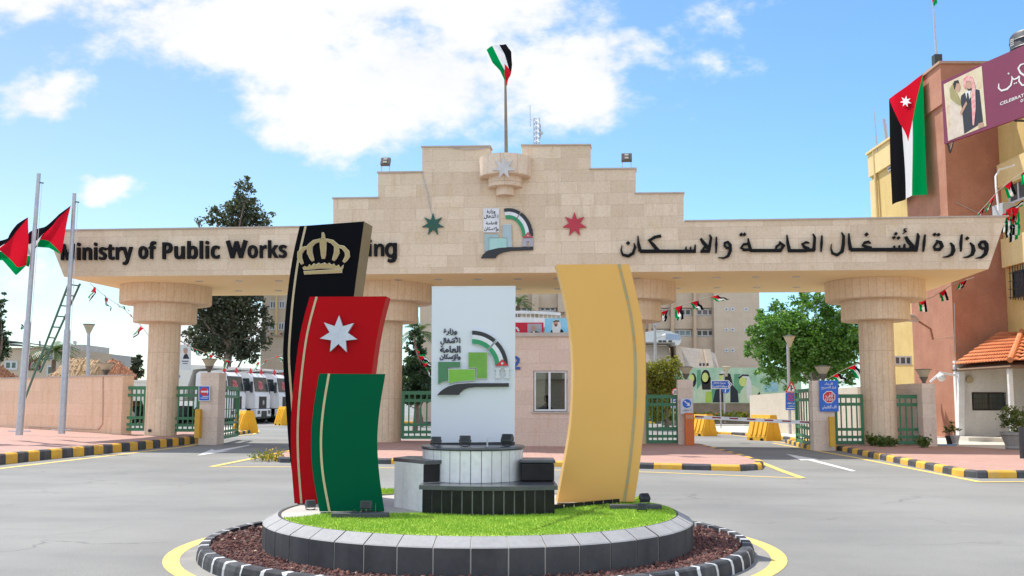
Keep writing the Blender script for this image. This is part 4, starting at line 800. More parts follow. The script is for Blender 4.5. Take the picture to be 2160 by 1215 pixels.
# barrier machine and boom
pl = gpl(2.3); bm_ = thing('barrier_machine', pl.at(1455, 938), 'orange boom barrier machine in front of the middle pier', 'barrier'); a, b = pl.at(1445.5, 938), pl.at(1465, 938); zt = pl.at(1455, 871).z; c = (a+b)/2+gd*.17
m_mach = M('orange_machine_paint', (.62, .14, .02), (.55, .12, .02), 3, .45)
MB().box((c.x, c.y, (.12+zt)/2), ((b-a).length, .34, zt-.12), rz=GY, bev=.02).build('cabinet', m_mach, bm_)
c2 = c-gd*.172; zz = zt-.13; MB().box((c2.x, c2.y, zz), ((b-a).length*.75, .012, .12), rz=GY).build('top_panel', M('pale_orange_plate', (.60, .28, .14), rough=.5), bm_)
bo = [gpl(2.75).at(1466, 879.5), gpl(2.3).at(1706, 891.5)]; br = MB(); n = 13
for i in range(n):
    p, q = bo[0].lerp(bo[1], i/n), bo[0].lerp(bo[1], (i+1)/n); z = Vector((0, 0, .055)); e = gd*.03; br.add([p-z-e, q-z-e, q-z+e, p-z+e, p+z-e, q+z-e, q+z+e, p+z+e], [(3, 2, 1, 0), (4, 5, 6, 7), (0, 1, 5, 4), (1, 2, 6, 5), (2, 3, 7, 6), (3, 0, 4, 7)], 0)
    if i % 2 == 0: z2 = Vector((0, 0, .022)); s_ = -gd*.033; br.add([p-z2+s_+Vector((0, 0, .012)), q-z2+s_+Vector((0, 0, .012)), q+z2+s_+Vector((0, 0, .012)), p+z2+s_+Vector((0, 0, .012))], [(0, 1, 2, 3)], 1)
br.build('boom', [m_white, M('boom_red', (.30, .01, .02), rough=.5)], bm_)
# ================================================================ SIGNS
m_wtxt = M('white_lettering', (.78, .79, .82), rough=.5, dirt=False); m_ntxt = M('navy_lettering', (.02, .03, .10), rough=.5, dirt=False)
def board(root, pl, pts, mat, name='board', o=(0, .025)): return MB().plate(pl, pts, *o).build(name, mat, root)
def rect(x0, y0, x1, y1): return [(x0, y0), (x1, y0), (x1, y1), (x0, y1)]
def circ(x, y, r, n=24, ry=None): return [(x+r*math.cos(6.2832*k/n), y+(ry or r)*math.sin(6.2832*k/n)) for k in range(n)]
# stop sign
pl = gpl(1.85); s = thing('stop_sign', pl.at(1748, 868), 'blue Arabic and English stop sign with a red octagon on the right pier', 'sign')
board(s, pl, [(1727.5, 802.5), (1767.5, 802.5), (1769, 868), (1729, 868)], m_blue)
oc = [(1748.5+13.8*math.cos(R(22.5+45*k)), 837.5+13.8*math.sin(R(22.5+45*k))) for k in range(8)]; oi = [(1748.5+12.2*math.cos(R(22.5+45*k)), 837.5+12.2*math.sin(R(22.5+45*k))) for k in range(8)]
MB().plate(pl, oc, .02, .029).build('octagon_rim', m_wtxt, s); MB().plate(pl, oi, .025, .032).build('octagon', m_sred, s); mb = MB()
write(mb, pl, 'قف', 1741, 1756.5, 829, 838.5, .036, .015); write(mb, pl, bold('STOP'), 1739.5, 1757.5, 840.5, 845.5, .036, 0)
write(mb, pl, 'الرجاء', 1739, 1756, 807, 813, .029, .02); write(mb, pl, 'ابراز التصريح', 1732.5, 1763, 814, 822, .029, .02); write(mb, pl, 'قف للتفتيش', 1734, 1764, 854, 863.5, .029, .02); mb.build('lettering', m_wtxt, s)
# blue sign on the left pier
pl = gpl(2.35); s = thing('no_entry_sign', pl.at(432, 845), 'small blue sign with a red emblem on the left pier', 'sign'); board(s, pl, rect(419.5, 813.5, 443.5, 846), m_wtxt); MB().plate(pl, rect(421, 815, 442, 844.5), .02, .03).build('face', m_blue, s)
MB().plate(pl, circ(431.5, 826.5, 9, 20), .025, .034).build('red_disc', m_sred, s); mb = MB()
mb.plate(pl, [(425, 824.5), (438, 824.5), (438, 821), (440.5, 826.5), (438, 832), (438, 828), (425, 828)], .03, .037); mb.plate(pl, rect(428, 835.5, 441, 836.8), .028, .033); mb.plate(pl, rect(424, 839, 440, 840.3), .028, .033); mb.build('marks', m_wtxt, s)
# entry sign on middle pier
pl = gpl(2.5); s = thing('entry_sign', pl.at(1449, 873), 'white sign with a blue arrow disc above Arabic writing on the middle pier', 'sign'); board(s, pl, rect(1435.5, 840, 1461, 873.5), M('sign_white', (.62, .64, .68), rough=.5)); MB().plate(pl, circ(1448.7, 851.3, 9.2), .02, .03).build('blue_disc', m_blue, s)
mb = MB(); mb.plate(pl, [(1442.5, 846.5), (1443.6, 845), (1451.5, 851), (1453.5, 848.2), (1455.5, 856), (1448, 855.6), (1450.3, 852.8)], .025, .034); mb.build('arrow', m_wtxt, s); mb = MB(); write(mb, pl, 'دخول', 1439.5, 1458, 862, 868, .029, .01); mb.build('lettering', m_ntxt, s)
def polesign(name, x, yb, yt, D, label, cat='sign', r_=.03):
    b = G(x, yb) if D is None else P(x, yb, D); pl = facing(b.y, 0); t = pl.at(x, yt); r0 = thing(name, b, label, cat); MB().tube([b, Vector((b.x, b.y, t.z))], r_, 8).build('pole', m_steel, r0); return r0, facing(b.y-.05, 0)
s, pl = polesign('direction_sign', 1521, 904, 803, 47, 'blue arrow-shaped direction sign with white Arabic on a pole')
board(s, pl, [(1499.5, 802.5), (1536, 802), (1545, 810.5), (1536, 820.5), (1500.5, 820)], m_wtxt); MB().plate(pl, [(1501, 804), (1535.5, 803.5), (1543, 810.5), (1535.5, 819), (1501.5, 818.5)], .02, .03).build('face', m_blue, s); mb = MB()
write(mb, pl, 'مديرية اشغال', 1504, 1530, 805, 810.5, .034, .02); write(mb, pl, 'محافظة العاصمة', 1502, 1533, 812, 817.5, .034, .02); mb.plate(pl, [(1534.5, 806), (1536, 805.5), (1540.5, 810.5), (1536, 817), (1534.5, 816.5), (1538, 810.5)], .03, .034); mb.build('lettering', m_wtxt, s)
s, pl = polesign('street_lamp', 1529, 892, 790, 58, 'slim street lamp with a round blue sign behind the direction sign', 'street lamp', .05); c = pl.at(1532, 776)
q = pl.at(1532, 785); MB().lathe((q.x, q.y+.05, 0), [(.08, q.z-.25), (.1, q.z), (.28, q.z+.32), (.26, q.z+.33), (.01, q.z+.36)], 16).build('lamp_shade', m_shade, s); MB().plate(pl, circ(1531, 822, 8), 0, .03).build('round_sign', m_blue, s); MB().plate(pl, [(1528.5, 828), (1529.5, 819), (1535, 819), (1535, 820.5), (1531, 820.5), (1530.5, 828)], .03, .036).build('mark', m_wtxt, s)
s, pl = polesign('street_lamp', 1667, 916, 727, 43.5, 'cone street lamp whose post carries the warning triangle and no parking signs', 'street lamp', .065); b = pl.at(1666, 727)
MB().lathe((b.x, b.y+.05, 0), [(.07, b.z-.1), (.1, b.z+.02), (.25, b.z+.36), (.22, b.z+.36)], 20).build('lamp_shade', m_shade, s); MB().lathe((b.x, b.y+.05, 0), [(.28, b.z+.36), (.28, b.z+.39), (.01, b.z+.43)], 20).build('lamp_cap', m_lampm, s)
MB().plate(pl, [(1668.5, 803.5), (1682, 828), (1655.5, 828)], .03, .05).build('triangle_rim', m_sred, s); MB().plate(pl, [(1668.5, 808.5), (1678, 826), (1659.5, 826)], .04, .056).build('triangle_face', m_wtxt, s)
mb = MB(); mb.plate(pl, [(1666.8, 824.5), (1666.8, 815), (1665.3, 815), (1668, 811.5), (1670.7, 815), (1669.4, 815), (1669.4, 818), (1673, 818), (1673, 820.5), (1669.4, 820.5), (1669.4, 824.5)], .05, .06); mb.build('symbol', m_dark, s)
board(s, pl, rect(1656.5, 828.5, 1681, 865), m_blue, 'no_parking_board', (.03, .05)); mb = MB(); arcband(mb, pl, (0, 0, 1), (1669, 838), (8.3, 8.3), (6.9, 6.9), 0, 360, .04, .056, 0); mb.ribbon(pl, [(1664, 833, 1.6), (1674, 843, 1.6)], .045, .055); mb.ribbon(pl, [(1674, 833, 1.6), (1664, 843, 1.6)], .045, .0555); mb.build('no_parking_ring', m_sred, s)
mb = MB(); write(mb, pl, 'ممنوع وقوف', 1659, 1680, 848, 853.5, .055, .02); write(mb, pl, 'السيارات', 1662, 1679, 854.5, 858.5, .055, .02); mb.plate(pl, rect(1658.5, 861, 1679.5, 862.6), .05, .055); mb.build('lettering', m_wtxt, s)
s, pl = polesign('speed_sign', 1421, 900, 824, 45, 'round speed limit sign above a blue sign behind the fence'); MB().plate(pl, circ(1425, 827, 8.5), 0, .03).build('rim', m_sred, s); MB().plate(pl, circ(1425, 827, 6.8), .02, .036).build('face', m_wtxt, s); mb = MB(); write(mb, pl, '20', 1420, 1429, 823.5, 830.5, .04, .02); mb.build('number', m_dark, s)
board(s, pl, rect(1415, 837, 1431, 861), m_wtxt, 'lower_rim'); MB().plate(pl, rect(1416.5, 838.5, 1429.5, 847.5), .02, .03).build('blue_panel', m_blue, s); MB().plate(pl, rect(1416.5, 850.5, 1429.5, 859.5), .02, .03).build('blue_panel', m_blue, s); mb = MB(); mb.plate(pl, [(1420, 846), (1420, 842.5), (1426, 842.5), (1426, 840.5), (1429, 843.4), (1426, 846), (1426, 844.3), (1422, 844.3), (1422, 846)], .028, .034); mb.plate(pl, rect(1419, 856, 1427, 857.5), .028, .034); mb.build('marks', m_wtxt, s)
s, pl = polesign('light_mast', 1384, 886, 672, 55, 'tall grey lighting mast right of the gold panel', 'light mast', .08); MB().plate(pl, circ(1382, 679, 9), 0, .3).build('lamp_head', m_steel, s); q0, q1 = pl.at(1384, 714), pl.at(1400, 708); MB().tube([q0, q1], .03, 6).build('arm', m_steel, s); MB().tube([pl.at(1396, 709), pl.at(1404, 708)], [.05, .12], 8).build('side_lamp', m_white, s)
mb = MB(); mb.plate(pl, rect(1371, 836, 1389, 845), .0, .03); mb.plate(pl, rect(1372, 852, 1388, 860), .0, .03); mb.build('white_plate', m_wtxt, s)
MB().tube([P(1394, 884, 58), P(1394, 776, 58)], .06, 6).build('wooden_post', m_bark, label='thin brown post beside the hedge', cat='post')
# inner street lamp on the left, flag poles, ladder
b = G(186, 806, 0)
D = 48; b = P(186, 862, D); s = thing('street_lamp', (b.x, D, 0), 'cone street lamp rising behind the left wall in front of the dirt mound', 'street lamp'); t = P(187, 701, D)
MB().tube([(b.x, D, 0), (t.x, D, t.z)], [.1, .075], 10).build('pole', m_steel, s); MB().lathe((t.x, D, 0), [(.09, t.z-.05), (.1, t.z), (.26, t.z+.36), (.24, t.z+.36)], 20).build('lamp_shade', m_shade, s); MB().lathe((t.x, D, 0), [(.28, t.z+.36), (.28, t.z+.4), (.01, t.z+.41)], 20).build('lamp_cap', m_lampm, s)
def pole(x0, y0, x1, y1, D, label):
    b, t = P(x0, y0, D), P(x1, y1, D); s = thing('flagpole', b, label, 'flagpole'); m = b.lerp(t, .42); MB().tube([b, m, m+(t-b)*.012, t], [.1, .095, .07, .055], 12).build('pole', m_steel, s, smooth=True)
    MB().box((b.x, b.y, b.z+.12), (.62, .1, .03)).build('base_clamp', m_steel, s); q = b.lerp(t, .965); MB().tube([q, q+Vector((.16, 0, -.02))], .02, 6).build('pulley', m_dark, s); mb = MB(); mb.tube([q+Vector((.12, 0, -.03)), b+Vector((.12, 0, .9))], .008, 4); mb.build('halyard', m_white, s); return b, t
pole(40.5, 918, 82, 366, 29.4, 'taller galvanised flagpole at the left edge of the pavement'); pole(130, 915, 157, 408, 30.2, 'shorter galvanised flagpole nearer the gate')
def pxflag(ctl, D, amp, ph, label, sgn=1):
    pl = facing(D)
    def fn(u, v):
        t = (1-(1-u)**1.5)*(len(ctl)-1); i = min(int(t), len(ctl)-2); f = t-i; f = f*f*(3-2*f)*.5+f*.5; c = [ctl[i][k]*(1-f)+ctl[i+1][k]*f for k in range(4)]
        return pl.at(c[0]*(1-v)+c[2]*v, c[1]*(1-v)+c[3]*v)+Vector((0, amp*(math.sin(u*9+v*4+ph)*(.3+u)+.4*math.sin(u*21-v*7+ph)*u), 0))
    return flag('national_flag', fn, nu=36, nv=18, label=label, cat='flag')
pxflag([(55, 560, 61, 459), (30, 580, 38, 474), (4, 548, 12, 500), (-30, 570, -24, 512), (-60, 575, -50, 520)], 29.2, .22, 0, 'flag drooping from the taller left flagpole, cut by the picture edge')
pxflag([(127, 537, 151, 434), (104, 523, 122, 452), (80, 522, 90, 478), (55, 562, 66, 492), (28, 548, 52, 512)], 30.0, .2, 1.5, 'flag blowing left from the shorter left flagpole')
lp = facing(33.2); s = thing('ladder', lp.at(52, 850), 'green metal ladder leaning against the left end of the gate', 'ladder')
q0, q1, r0, r1 = lp.at(46, 858)+Vector((0, 0, 0)), lp.at(133.5, 588)+Vector((0, .5, 0)), lp.at(84, 786), lp.at(144.5, 592)+Vector((0, .9, 0))
m_lad = M('dull_green_ladder_paint', (.085, .17, .115), rough=.6); MB().tube([q0, q1], .036, 6).build('rail', m_lad, s); MB().tube([r0, r1], .036, 6).build('rail', m_lad, s); mb = MB()
for k in range(9):
    t = (k+.2)/8.4; y = 592+(786-592)*t; f0 = (y-588)/(858-588); mb.tube([q1.lerp(q0, f0), r1.lerp(r0, t)], .024, 5)
mb.build('rungs', m_lad, s)
# orange water barriers
def wbarrier(x, y, D, w, h, rz, label, m=m_org):
    b = P(x, y, D); root = thing('road_barrier', (b.x, b.y, 0.), label, 'barrier', 'plastic road barriers', rz=rz); mt = MW[root]; mb = MB(); hw = w/2
    pr = [(-.42, 0), (.42, 0), (.42, .14), (.17, h), (-.17, h), (-.42, .14)]
    mb.prism([mt @ Vector((-hw, y_, z_)) for y_, z_ in pr], [mt @ Vector((hw, y_, z_)) for y_, z_ in pr])
    for k in range(4):
        xx = -hw+w*(k+.7)/4.4
        for sgn in (-1, 1): vs = [mt @ Vector((xx+dx, sgn*(yy+o), z_)) for dx in (0, w*.1) for yy, z_, o in ((.42, .2, .0), (.40, .22, .035), (.2, h*.88, .035), (.17, h*.9, 0))]; mb.add(vs, [(0, 1, 2, 3), (7, 6, 5, 4), (1, 5, 6, 2), (0, 4, 5, 1), (3, 2, 6, 7)])
    mb.build('body', m, root); mb = MB()
    for k in (-1, 1):
        for q in (-.25, .25): c = mt @ Vector((k*hw*.55, 0, .04)); mb.box((c.x, c.y, .04), (.14, .88, .09), rz=rz)
    mb.build('feet', m_dark, root); c = mt @ Vector((hw+.01, 0, h*.5)); mb = MB(); mb.box(c, (.025, .05, h*.5), rz=rz); mb.box(mt @ Vector((hw+.012, .0, h*.74)), (.03, .12, .05), rz=rz); mb.build('coupling', m, root); return root
m_yb = M('yellow_orange_plastic', (.92, .50, .02), (.85, .44, .02), 3, .5)
wbarrier(516, 914, 46, 1.25, 1.0, -1.0, 'yellow barrier beside the open left gate leaf', m_yb); wbarrier(600, 895, 60, 1.2, 1.1, -1.0, 'striped yellow barrier in front of the trucks', m_yb)
wbarrier(1481, 912, 44, 1.0, .92, -1.0, 'orange barrier just right of the barrier machine', m_yb); wbarrier(1612, 927, 39, 1.0, .98, -1.0, 'orange barrier under the far end of the boom', m_yb)
# ================================================================ BUILDINGS
m_cream = stone('cream_stone_wall', (.56, .46, .35), (.60, .50, .39), (.50, .41, .31), .9, .4, stain=.35, ms=.006, bump=.1, patch=(.56, .43, .30)); m_frame = M('window_frame_white', (.62, .63, .64), rough=.5); m_tint = glassy('blue_window_glass', (.07, .10, .12))
def win(root, pl, x0, y0, x1, y1, nm=1, glass=None, fr=.06, fm=None, name='window', dep=.05):
    a, b = pl.at(x0, y1), pl.at(x1, y0); ax = (pl.at(x1, y1)-a); ax.z = 0; W = ax.length; ax.normalize(); H = b.z-a.z
    def r_(u0, u1, v0, v1, o0, o1, mb): mb.prism([a+ax*u+Vector((0, 0, v))+pl.n*o1 for u, v in ((u0, v0), (u1, v0), (u1, v1), (u0, v1))], [a+ax*u+Vector((0, 0, v))+pl.n*o0 for u, v in ((u0, v0), (u1, v0), (u1, v1), (u0, v1))])
    mb = MB(); 
    for q in ((0, W, 0, fr), (0, W, H-fr, H), (0, fr, fr, H-fr), (W-fr, W, fr, H-fr)): r_(*q, -.02, dep, mb)
    for k in range(1, nm): r_(W*k/nm-fr*.5, W*k/nm+fr*.5, fr, H-fr, -.02, dep-.01, mb)
    w = mb.build(name, fm or m_frame, root); mb = MB(); r_(fr*.5, W-fr*.5, fr*.5, H-fr*.5, -.015, .012, mb); mb.build('pane', glass or m_glass, w); return w
def blockb(root, pl, x0, x1, zt, dep, mat, z0=0., name='wall', yref=800):
    a, b = pl.at(x0, yref), pl.at(x1, yref); n = pl.n; return MB().up([(a.x, a.y), (b.x, b.y), (b.x-n.x*dep, b.y-n.y*dep), (a.x-n.x*dep, a.y-n.y*dep)], z0, zt).build(name, mat, root)
# guard booth
bp = gpl(.7); a0 = bp.at(922, 900); booth = thing('guard_booth', (bp.at(1100, 900).x, bp.at(1100, 900).y, .12), 'pink stone guard booth with the blue number 2 under the gate', 'guard booth', rz=GY)
X0, X1, zt = a0, bp.at(1288, 900), bp.at(1140, 710).z
def wal(pts, z0, z1, mb): mb.up([(p.x, p.y) for p in pts], z0, z1)
w0, w1 = bp.at(1125, 868), bp.at(1197, 782); w1b = Vector((w1.x, w1.y, 0)); th = gd*.22; mb = MB()
wal([X0, w0, w0+th, X0+th], .12, zt, mb); wal([w1, X1, X1+th, w1+th], .12, zt, mb); wal([w0, w1, w1+th, w0+th], .12, w0.z, mb); wal([w0, w1, w1+th, w0+th], w1.z, zt, mb)
B0, B1 = X0+gd*4, X1+gd*4; wal([X0+th, X0+th+gx*.2, B0+gx*.2, B0], .12, zt, mb); wal([X1+th-gx*.2, X1+th, B1, B1-gx*.2], .12, zt, mb)
bw0, bw1 = B0.lerp(B1, .35), B0.lerp(B1, .93); wal([B0+gx*.2, bw0, bw0-th, B0+gx*.2-th], .12, zt, mb); wal([bw1, B1-gx*.2, B1-gx*.2-th, bw1-th], .12, zt, mb); wal([bw0, bw1, bw1-th, bw0-th], .12, 1.15, mb); wal([bw0, bw1, bw1-th, bw0-th], 2.5, zt, mb)
mb.build('wall', m_pink, booth); mb = MB(); wal([X0-gd*.06-gx*.05, X1-gd*.06+gx*.05, B1, B0], zt, zt+.12, mb); mb.build('roof', m_coping, booth)
mb = MB(); wal([w0-gd*.05-gx*.06, w1b-gd*.05+gx*.06, w1b+gd*.1, w0+gd*.1], w0.z-.05, w0.z, mb); mb.build('window_sill', m_coping, booth)
fr = MB(); pw = gpl(.78)
for q in (rect(1127, 783, 1195, 786), rect(1127, 863.5, 1195, 867), rect(1127, 786, 1130.5, 863.5), rect(1191.5, 786, 1195, 863.5), rect(1157, 786, 1161.5, 863.5)): fr.plate(pw, q, -.05, .02)
wf = fr.build('window', m_white, booth); MB().plate(pw, rect(1130, 785, 1192, 864), -.012, -.004).build('pane', m_clear, wf)
mb = MB(); mb.ribbon(bp, [(1078.5, 764, 5), (1079, 758, 5.5), (1083, 754.5, 5.8), (1089, 754, 6), (1093.5, 757.5, 6.2), (1093, 763, 6.2), (1088, 769, 6), (1080, 776, 5)], .005, .045); mb.plate(bp, rect(1077, 774, 1097.5, 779.5), .005, .0455); mb.build('number', M('number_blue', (.03, .09, .36), rough=.5), booth)
# person inside, seated behind the window
m_cloth = M('dark_clothing', (.035, .025, .022), rough=.9); m_skin = M('skin', (.30, .17, .11), rough=.6); m_hair = M('dark_hair', (.015, .012, .01), rough=.8)
def person(at, yaw):
    me = bpy.data.meshes.new('person'); T = Matrix.Translation(at) @ Matrix.Rotation(yaw, 4, 'Z')
    J = [(0, 0, .45), (0, .02, .75), (0, .0, .98), (0, -.03, 1.12), (0, -.06, 1.22), (.19, 0, 1.0), (.27, -.12, .76), (.17, -.34, .72), (.12, -.40, .72), (-.19, 0, 1.0), (-.27, -.12, .76), (-.17, -.34, .72), (-.12, -.40, .72), (.1, -.2, .44), (.11, -.45, .46), (.11, -.46, .08), (-.1, -.2, .44), (-.11, -.45, .46), (-.11, -.46, .08)]
    rad = [.16, .16, .14, .06, .055, .08, .055, .045, .04, .08, .055, .045, .04, .09, .07, .05, .09, .07, .05]; E = [(0, 1), (1, 2), (2, 3), (3, 4), (2, 5), (5, 6), (6, 7), (7, 8), (2, 9), (9, 10), (10, 11), (11, 12), (0, 13), (13, 14), (14, 15), (0, 16), (16, 17), (17, 18)]
    me.from_pydata(J, E, []); o = bpy.data.objects.new('person', me); COL.objects.link(o); md = o.modifiers.new('s', 'SKIN'); md2 = o.modifiers.new('d', 'SUBSURF'); md2.levels = md2.render_levels = 2; md.use_smooth_shade = True
    for i, v in enumerate(me.skin_vertices[0].data): v.radius = (rad[i], rad[i]*.8)
    me.skin_vertices[0].data[0].use_root = True; me.materials.append(m_cloth); o.matrix_world = T; MW[o] = T; tag(o, 'person in dark clothes sitting behind the booth window', 'person')
    def ell(c, r_, mat, nm, f=None):
        bm = bmesh.new(); bmesh.ops.create_uvsphere(bm, u_segments=16, v_segments=12, radius=1)
        for v in bm.verts: v.co = Vector((v.co.x*r_[0], v.co.y*r_[1], v.co.z*r_[2])); (f and f(v))
        m_ = MB(); m_.bm(bm); m_.v = [T @ (v+Vector(c)) for v in m_.v]; return m_
    h = ell((0, -.075, 1.30), (.078, .098, .118), m_skin, 'head', lambda v: setattr(v.co, 'x', v.co.x*(1-.25*max(0, -v.co.z/.118))))
    for p, r_ in (((0, -.178, 1.285), (.014, .02, .026)), ((.08, -.07, 1.29), (.012, .022, .032)), ((-.08, -.07, 1.29), (.012, .022, .032)), ((.0, -.165, 1.24), (.028, .01, .008))): e = ell(p, r_, m_skin, 'x'); h.add(e.v, e.f)
    h.build('head', m_skin, o, smooth=True); ell((0, -.055, 1.335), (.085, .098, .098), m_hair, 'hair').build('hair', m_hair, o, smooth=True)
pc = gpl(1.75).at(1151, 870); person(Vector((pc.x, pc.y, .24)), GY+.5)
tb = gpl(1.3).at(1150, 880); MB().box((tb.x, tb.y+.1, .86), (1.6, .5, .06), rz=GY).build('booth_desk', M('desk_wood', (.12, .07, .04), rough=.5), booth)
# posters on the booth roof
def poster(pl, x0, y0, x1, y1, bgm, name, label, cat='poster', parts=(), th=.04):
    c = pl.at((x0+x1)/2, y1); s = thing(name, c, label, cat); MB().plate(pl, rect(x0, y0, x1, y1), 0, th).build('board', bgm, s)
    for k, (nm, mt, polys) in enumerate(parts):
        for p in polys: MB().plate(pl, p, th-.01, th+.003+.0025*k).build(nm, mt, s)
    return s
m_face = M('printed_skin', (.50, .30, .21), dirt=False); m_face2 = M('printed_yellow_skin', (.62, .68, .22), (.55, .62, .2), 6, dirt=False); m_suit = M('printed_dark_suit', (.025, .03, .045), dirt=False); m_pwhite = M('printed_white', (.72, .72, .70), dirt=False); m_phair = M('printed_grey_hair', (.40, .38, .36), dirt=False); m_pblk = M('printed_black', (.02, .02, .022), dirt=False)
rp = gpl(.95)
poster(rp, 1060, 680.5, 1146.5, 707, M('poster_red', (.55, .02, .045)), 'red_poster', 'red poster with a suited man standing on the booth roof', parts=[('photo_panel', M('poster_grey', (.42, .38, .42)), [rect(1113, 683, 1143, 706)]), ('suit', m_suit, [[(1117, 706), (1119, 701), (1125, 698.5), (1131, 698.5), (1139, 701.5), (1141, 706)]]), ('shirt', m_pwhite, [[(1124, 698.5), (1129, 698.5), (1127, 706), (1124.5, 706)]]), ('hair', m_phair, [circ(1126, 690.5, 5.2, 16, 4.5)]), ('face', m_face, [circ(1126, 693, 4.6, 16, 5.8)]), ('emblem', m_pwhite, [arcpts(1086, 699, 10, 10, 75, 0, 8)+arcpts(1086, 699, 6, 6, 0, 75, 8), rect(1089, 701, 1091, 706), rect(1093, 701, 1095, 706)])])
poster(rp, 1149.5, 671.5, 1200, 707, M('poster_sky_blue', (.22, .55, .75), (.30, .62, .80), 1.5), 'blue_poster', 'pale blue poster of a man in a white headdress on the booth roof', parts=[('robe', m_pblk, [[(1160, 706), (1163, 697), (1169, 692), (1181, 692), (1188, 697), (1190, 706)]]), ('headdress', m_pwhite, [[(1166, 679), (1171, 674.5), (1178, 674.5), (1182, 679), (1184, 690), (1180, 706), (1167, 706), (1165, 695)]]), ('face', m_face, [circ(1172.5, 683, 4.6, 16, 6)]), ('cord', m_pblk, [[(1166, 679), (1172, 675.5), (1179, 676), (1181, 679.5), (1178, 679), (1172, 678.3), (1167, 680.5)]]), ('moustache', m_pblk, [[(1170, 685), (1172.5, 684), (1175, 685), (1174, 689), (1171, 689), (1172, 687), (1173, 687)]])])
# left boundary wall
wl = [Vector((-26, 45, 0)), gpl(2.9).at(238, 900), gpl(2.9).at(255, 900)]; wl[0] = P(-160, 880, 45); z1 = P(230, 793, wl[1].y).z
w = thing('boundary_wall', (wl[1].x-5, wl[1].y+.3, 0), 'long pink stone boundary wall behind the two flagpoles', 'wall'); a, b = wl[0], wl[2]; d = Vector((b.x-a.x, b.y-a.y, 0)).normalized(); q = Vector((-d.y, d.x, 0))
MB().up([(a.x, a.y), (b.x, b.y), (b.x+q.x*.4, b.y+q.y*.4), (a.x+q.x*.4, a.y+q.y*.4)], .1, z1).build('wall', stone('boundary_stone', (.76, .53, .36), (.82, .58, .41), (.68, .47, .32), 1.3, .45, stain=.5, ms=.006, patch=(.72, .52, .36), streak=(.55, .25, .08), axes=(0, 2)), w)
MB().up([(a.x-q.x*.03, a.y-q.y*.03), (b.x-q.x*.03, b.y-q.y*.03), (b.x+q.x*.43, b.y+q.y*.43), (a.x+q.x*.43, a.y+q.y*.43)], z1, z1+.05).build('coping', m_coping, w)
wpl = Pl(a, -q); MB().tube([wpl.at(218, 795, .03), wpl.at(218, 850, .03), wpl.at(217, 895, .03), wpl.at(208, 905, .03), wpl.at(150, 903, .03), wpl.at(60, 899, .03)], .022, 6).build('pipe', m_pink, w)
cone_lamp(223, 765, 792, Pl(a+q*.2, -q), 'cone lamp on the long boundary wall behind the flagpoles', .56)
# ---------------------------------------------------------------- pink tower and yellow building on the right
m_plast = lambda n, c, c2, st: M(n, c, c2, 1.1, .9, bump=.5, bsc=3.5, streak=st, stain=.4)
m_tower = m_plast('terracotta_plaster', (.46, .215, .135), (.38, .165, .10), (.30, .14, .09)); m_yelw = m_plast('yellow_plaster', (.68, .50, .20), (.60, .43, .16), (.50, .33, .12)); m_yband = m_plast('pale_yellow_plaster', (.76, .58, .28), (.70, .52, .24), (.6, .45, .22))
TX, TY = 16.55, 38.0; tc_ = P(2005, 560, TY); TX = tc_.x; ztop = P(1975, 140, TY).z; T1 = P(2121, 560, TY).x
tw = thing('pink_tower', (TX+1, TY+2, 0), 'terracotta plaster stair tower beside the yellow building', 'tower')
MB().box(((TX+T1)/2+.4, TY+1.95, ztop/2), (T1-TX+.8, 3.9, ztop)).build('shaft', m_tower, tw)
mb = MB(); mb.box(((TX+T1)/2+.4, TY+1.95, ztop-.75), (T1-TX+1.0, 4.2, 1.6)); mb.build('parapet', m_tower, tw); MB().box(((TX+T1)/2+.4, TY+1.95, ztop+.1), (T1-TX+1.15, 4.35, .1)).build('coping', M('tower_coping', (.46, .30, .22), rough=.9), tw)
yb_ = thing('yellow_building', (TX+8, TY-4, 0), 'yellow plaster building adjoining the pink tower at the right edge', 'building')
YD0, YD1 = 42.6, 46.5; yx = P(1912, 500, YD0).x; zy = P(1885, 290, YD0+.5).z   # rear wing, seen left of the tower
YX = P(1840, 400, 46.2).x
MB().box((YX+6, (40.2+46.2)/2, zy/2), (12, 6.0, zy)).build('rear_wing', m_yelw, yb_)
MB().box((YX+6-.06, 43.2, zy-.55), (12.14, 6.14, 1.1)).build('cornice_band', m_yband, yb_); MB().box((YX+6-.06, 43.2, zy+.05), (12.3, 6.3, .1)).build('coping', m_yband, yb_)
ly_ = Pl((YX, 43, 0), (-1, 0, 0))
mb = MB(); mb.box((YX-.04, 45.9, zy/2-.6), (.12, .6, zy-1.4)); mb.box((YX-.05, 43, 7.9), (.14, 6.0, .9)); mb.build('pilaster', m_yband, yb_)
MB().tube([ly_.at(1848, 312, .12), ly_.at(1857, 460, .12), Vector((YX-.12, 44.9, .3))], .07, 8).build('drain_pipe', m_yband, yb_)
win(yb_, ly_, 1875, 345, 1888, 362, 1, fr=.05)
fpl = Pl((YX, 40.2, 0), (0, -1, 0)); win(yb_, fpl, 1886, 751, 1923, 770, 3, fr=.06); MB().plate(fpl, rect(1884, 770, 1925, 773.5), 0, .1).build('sill', m_yband, yb_)
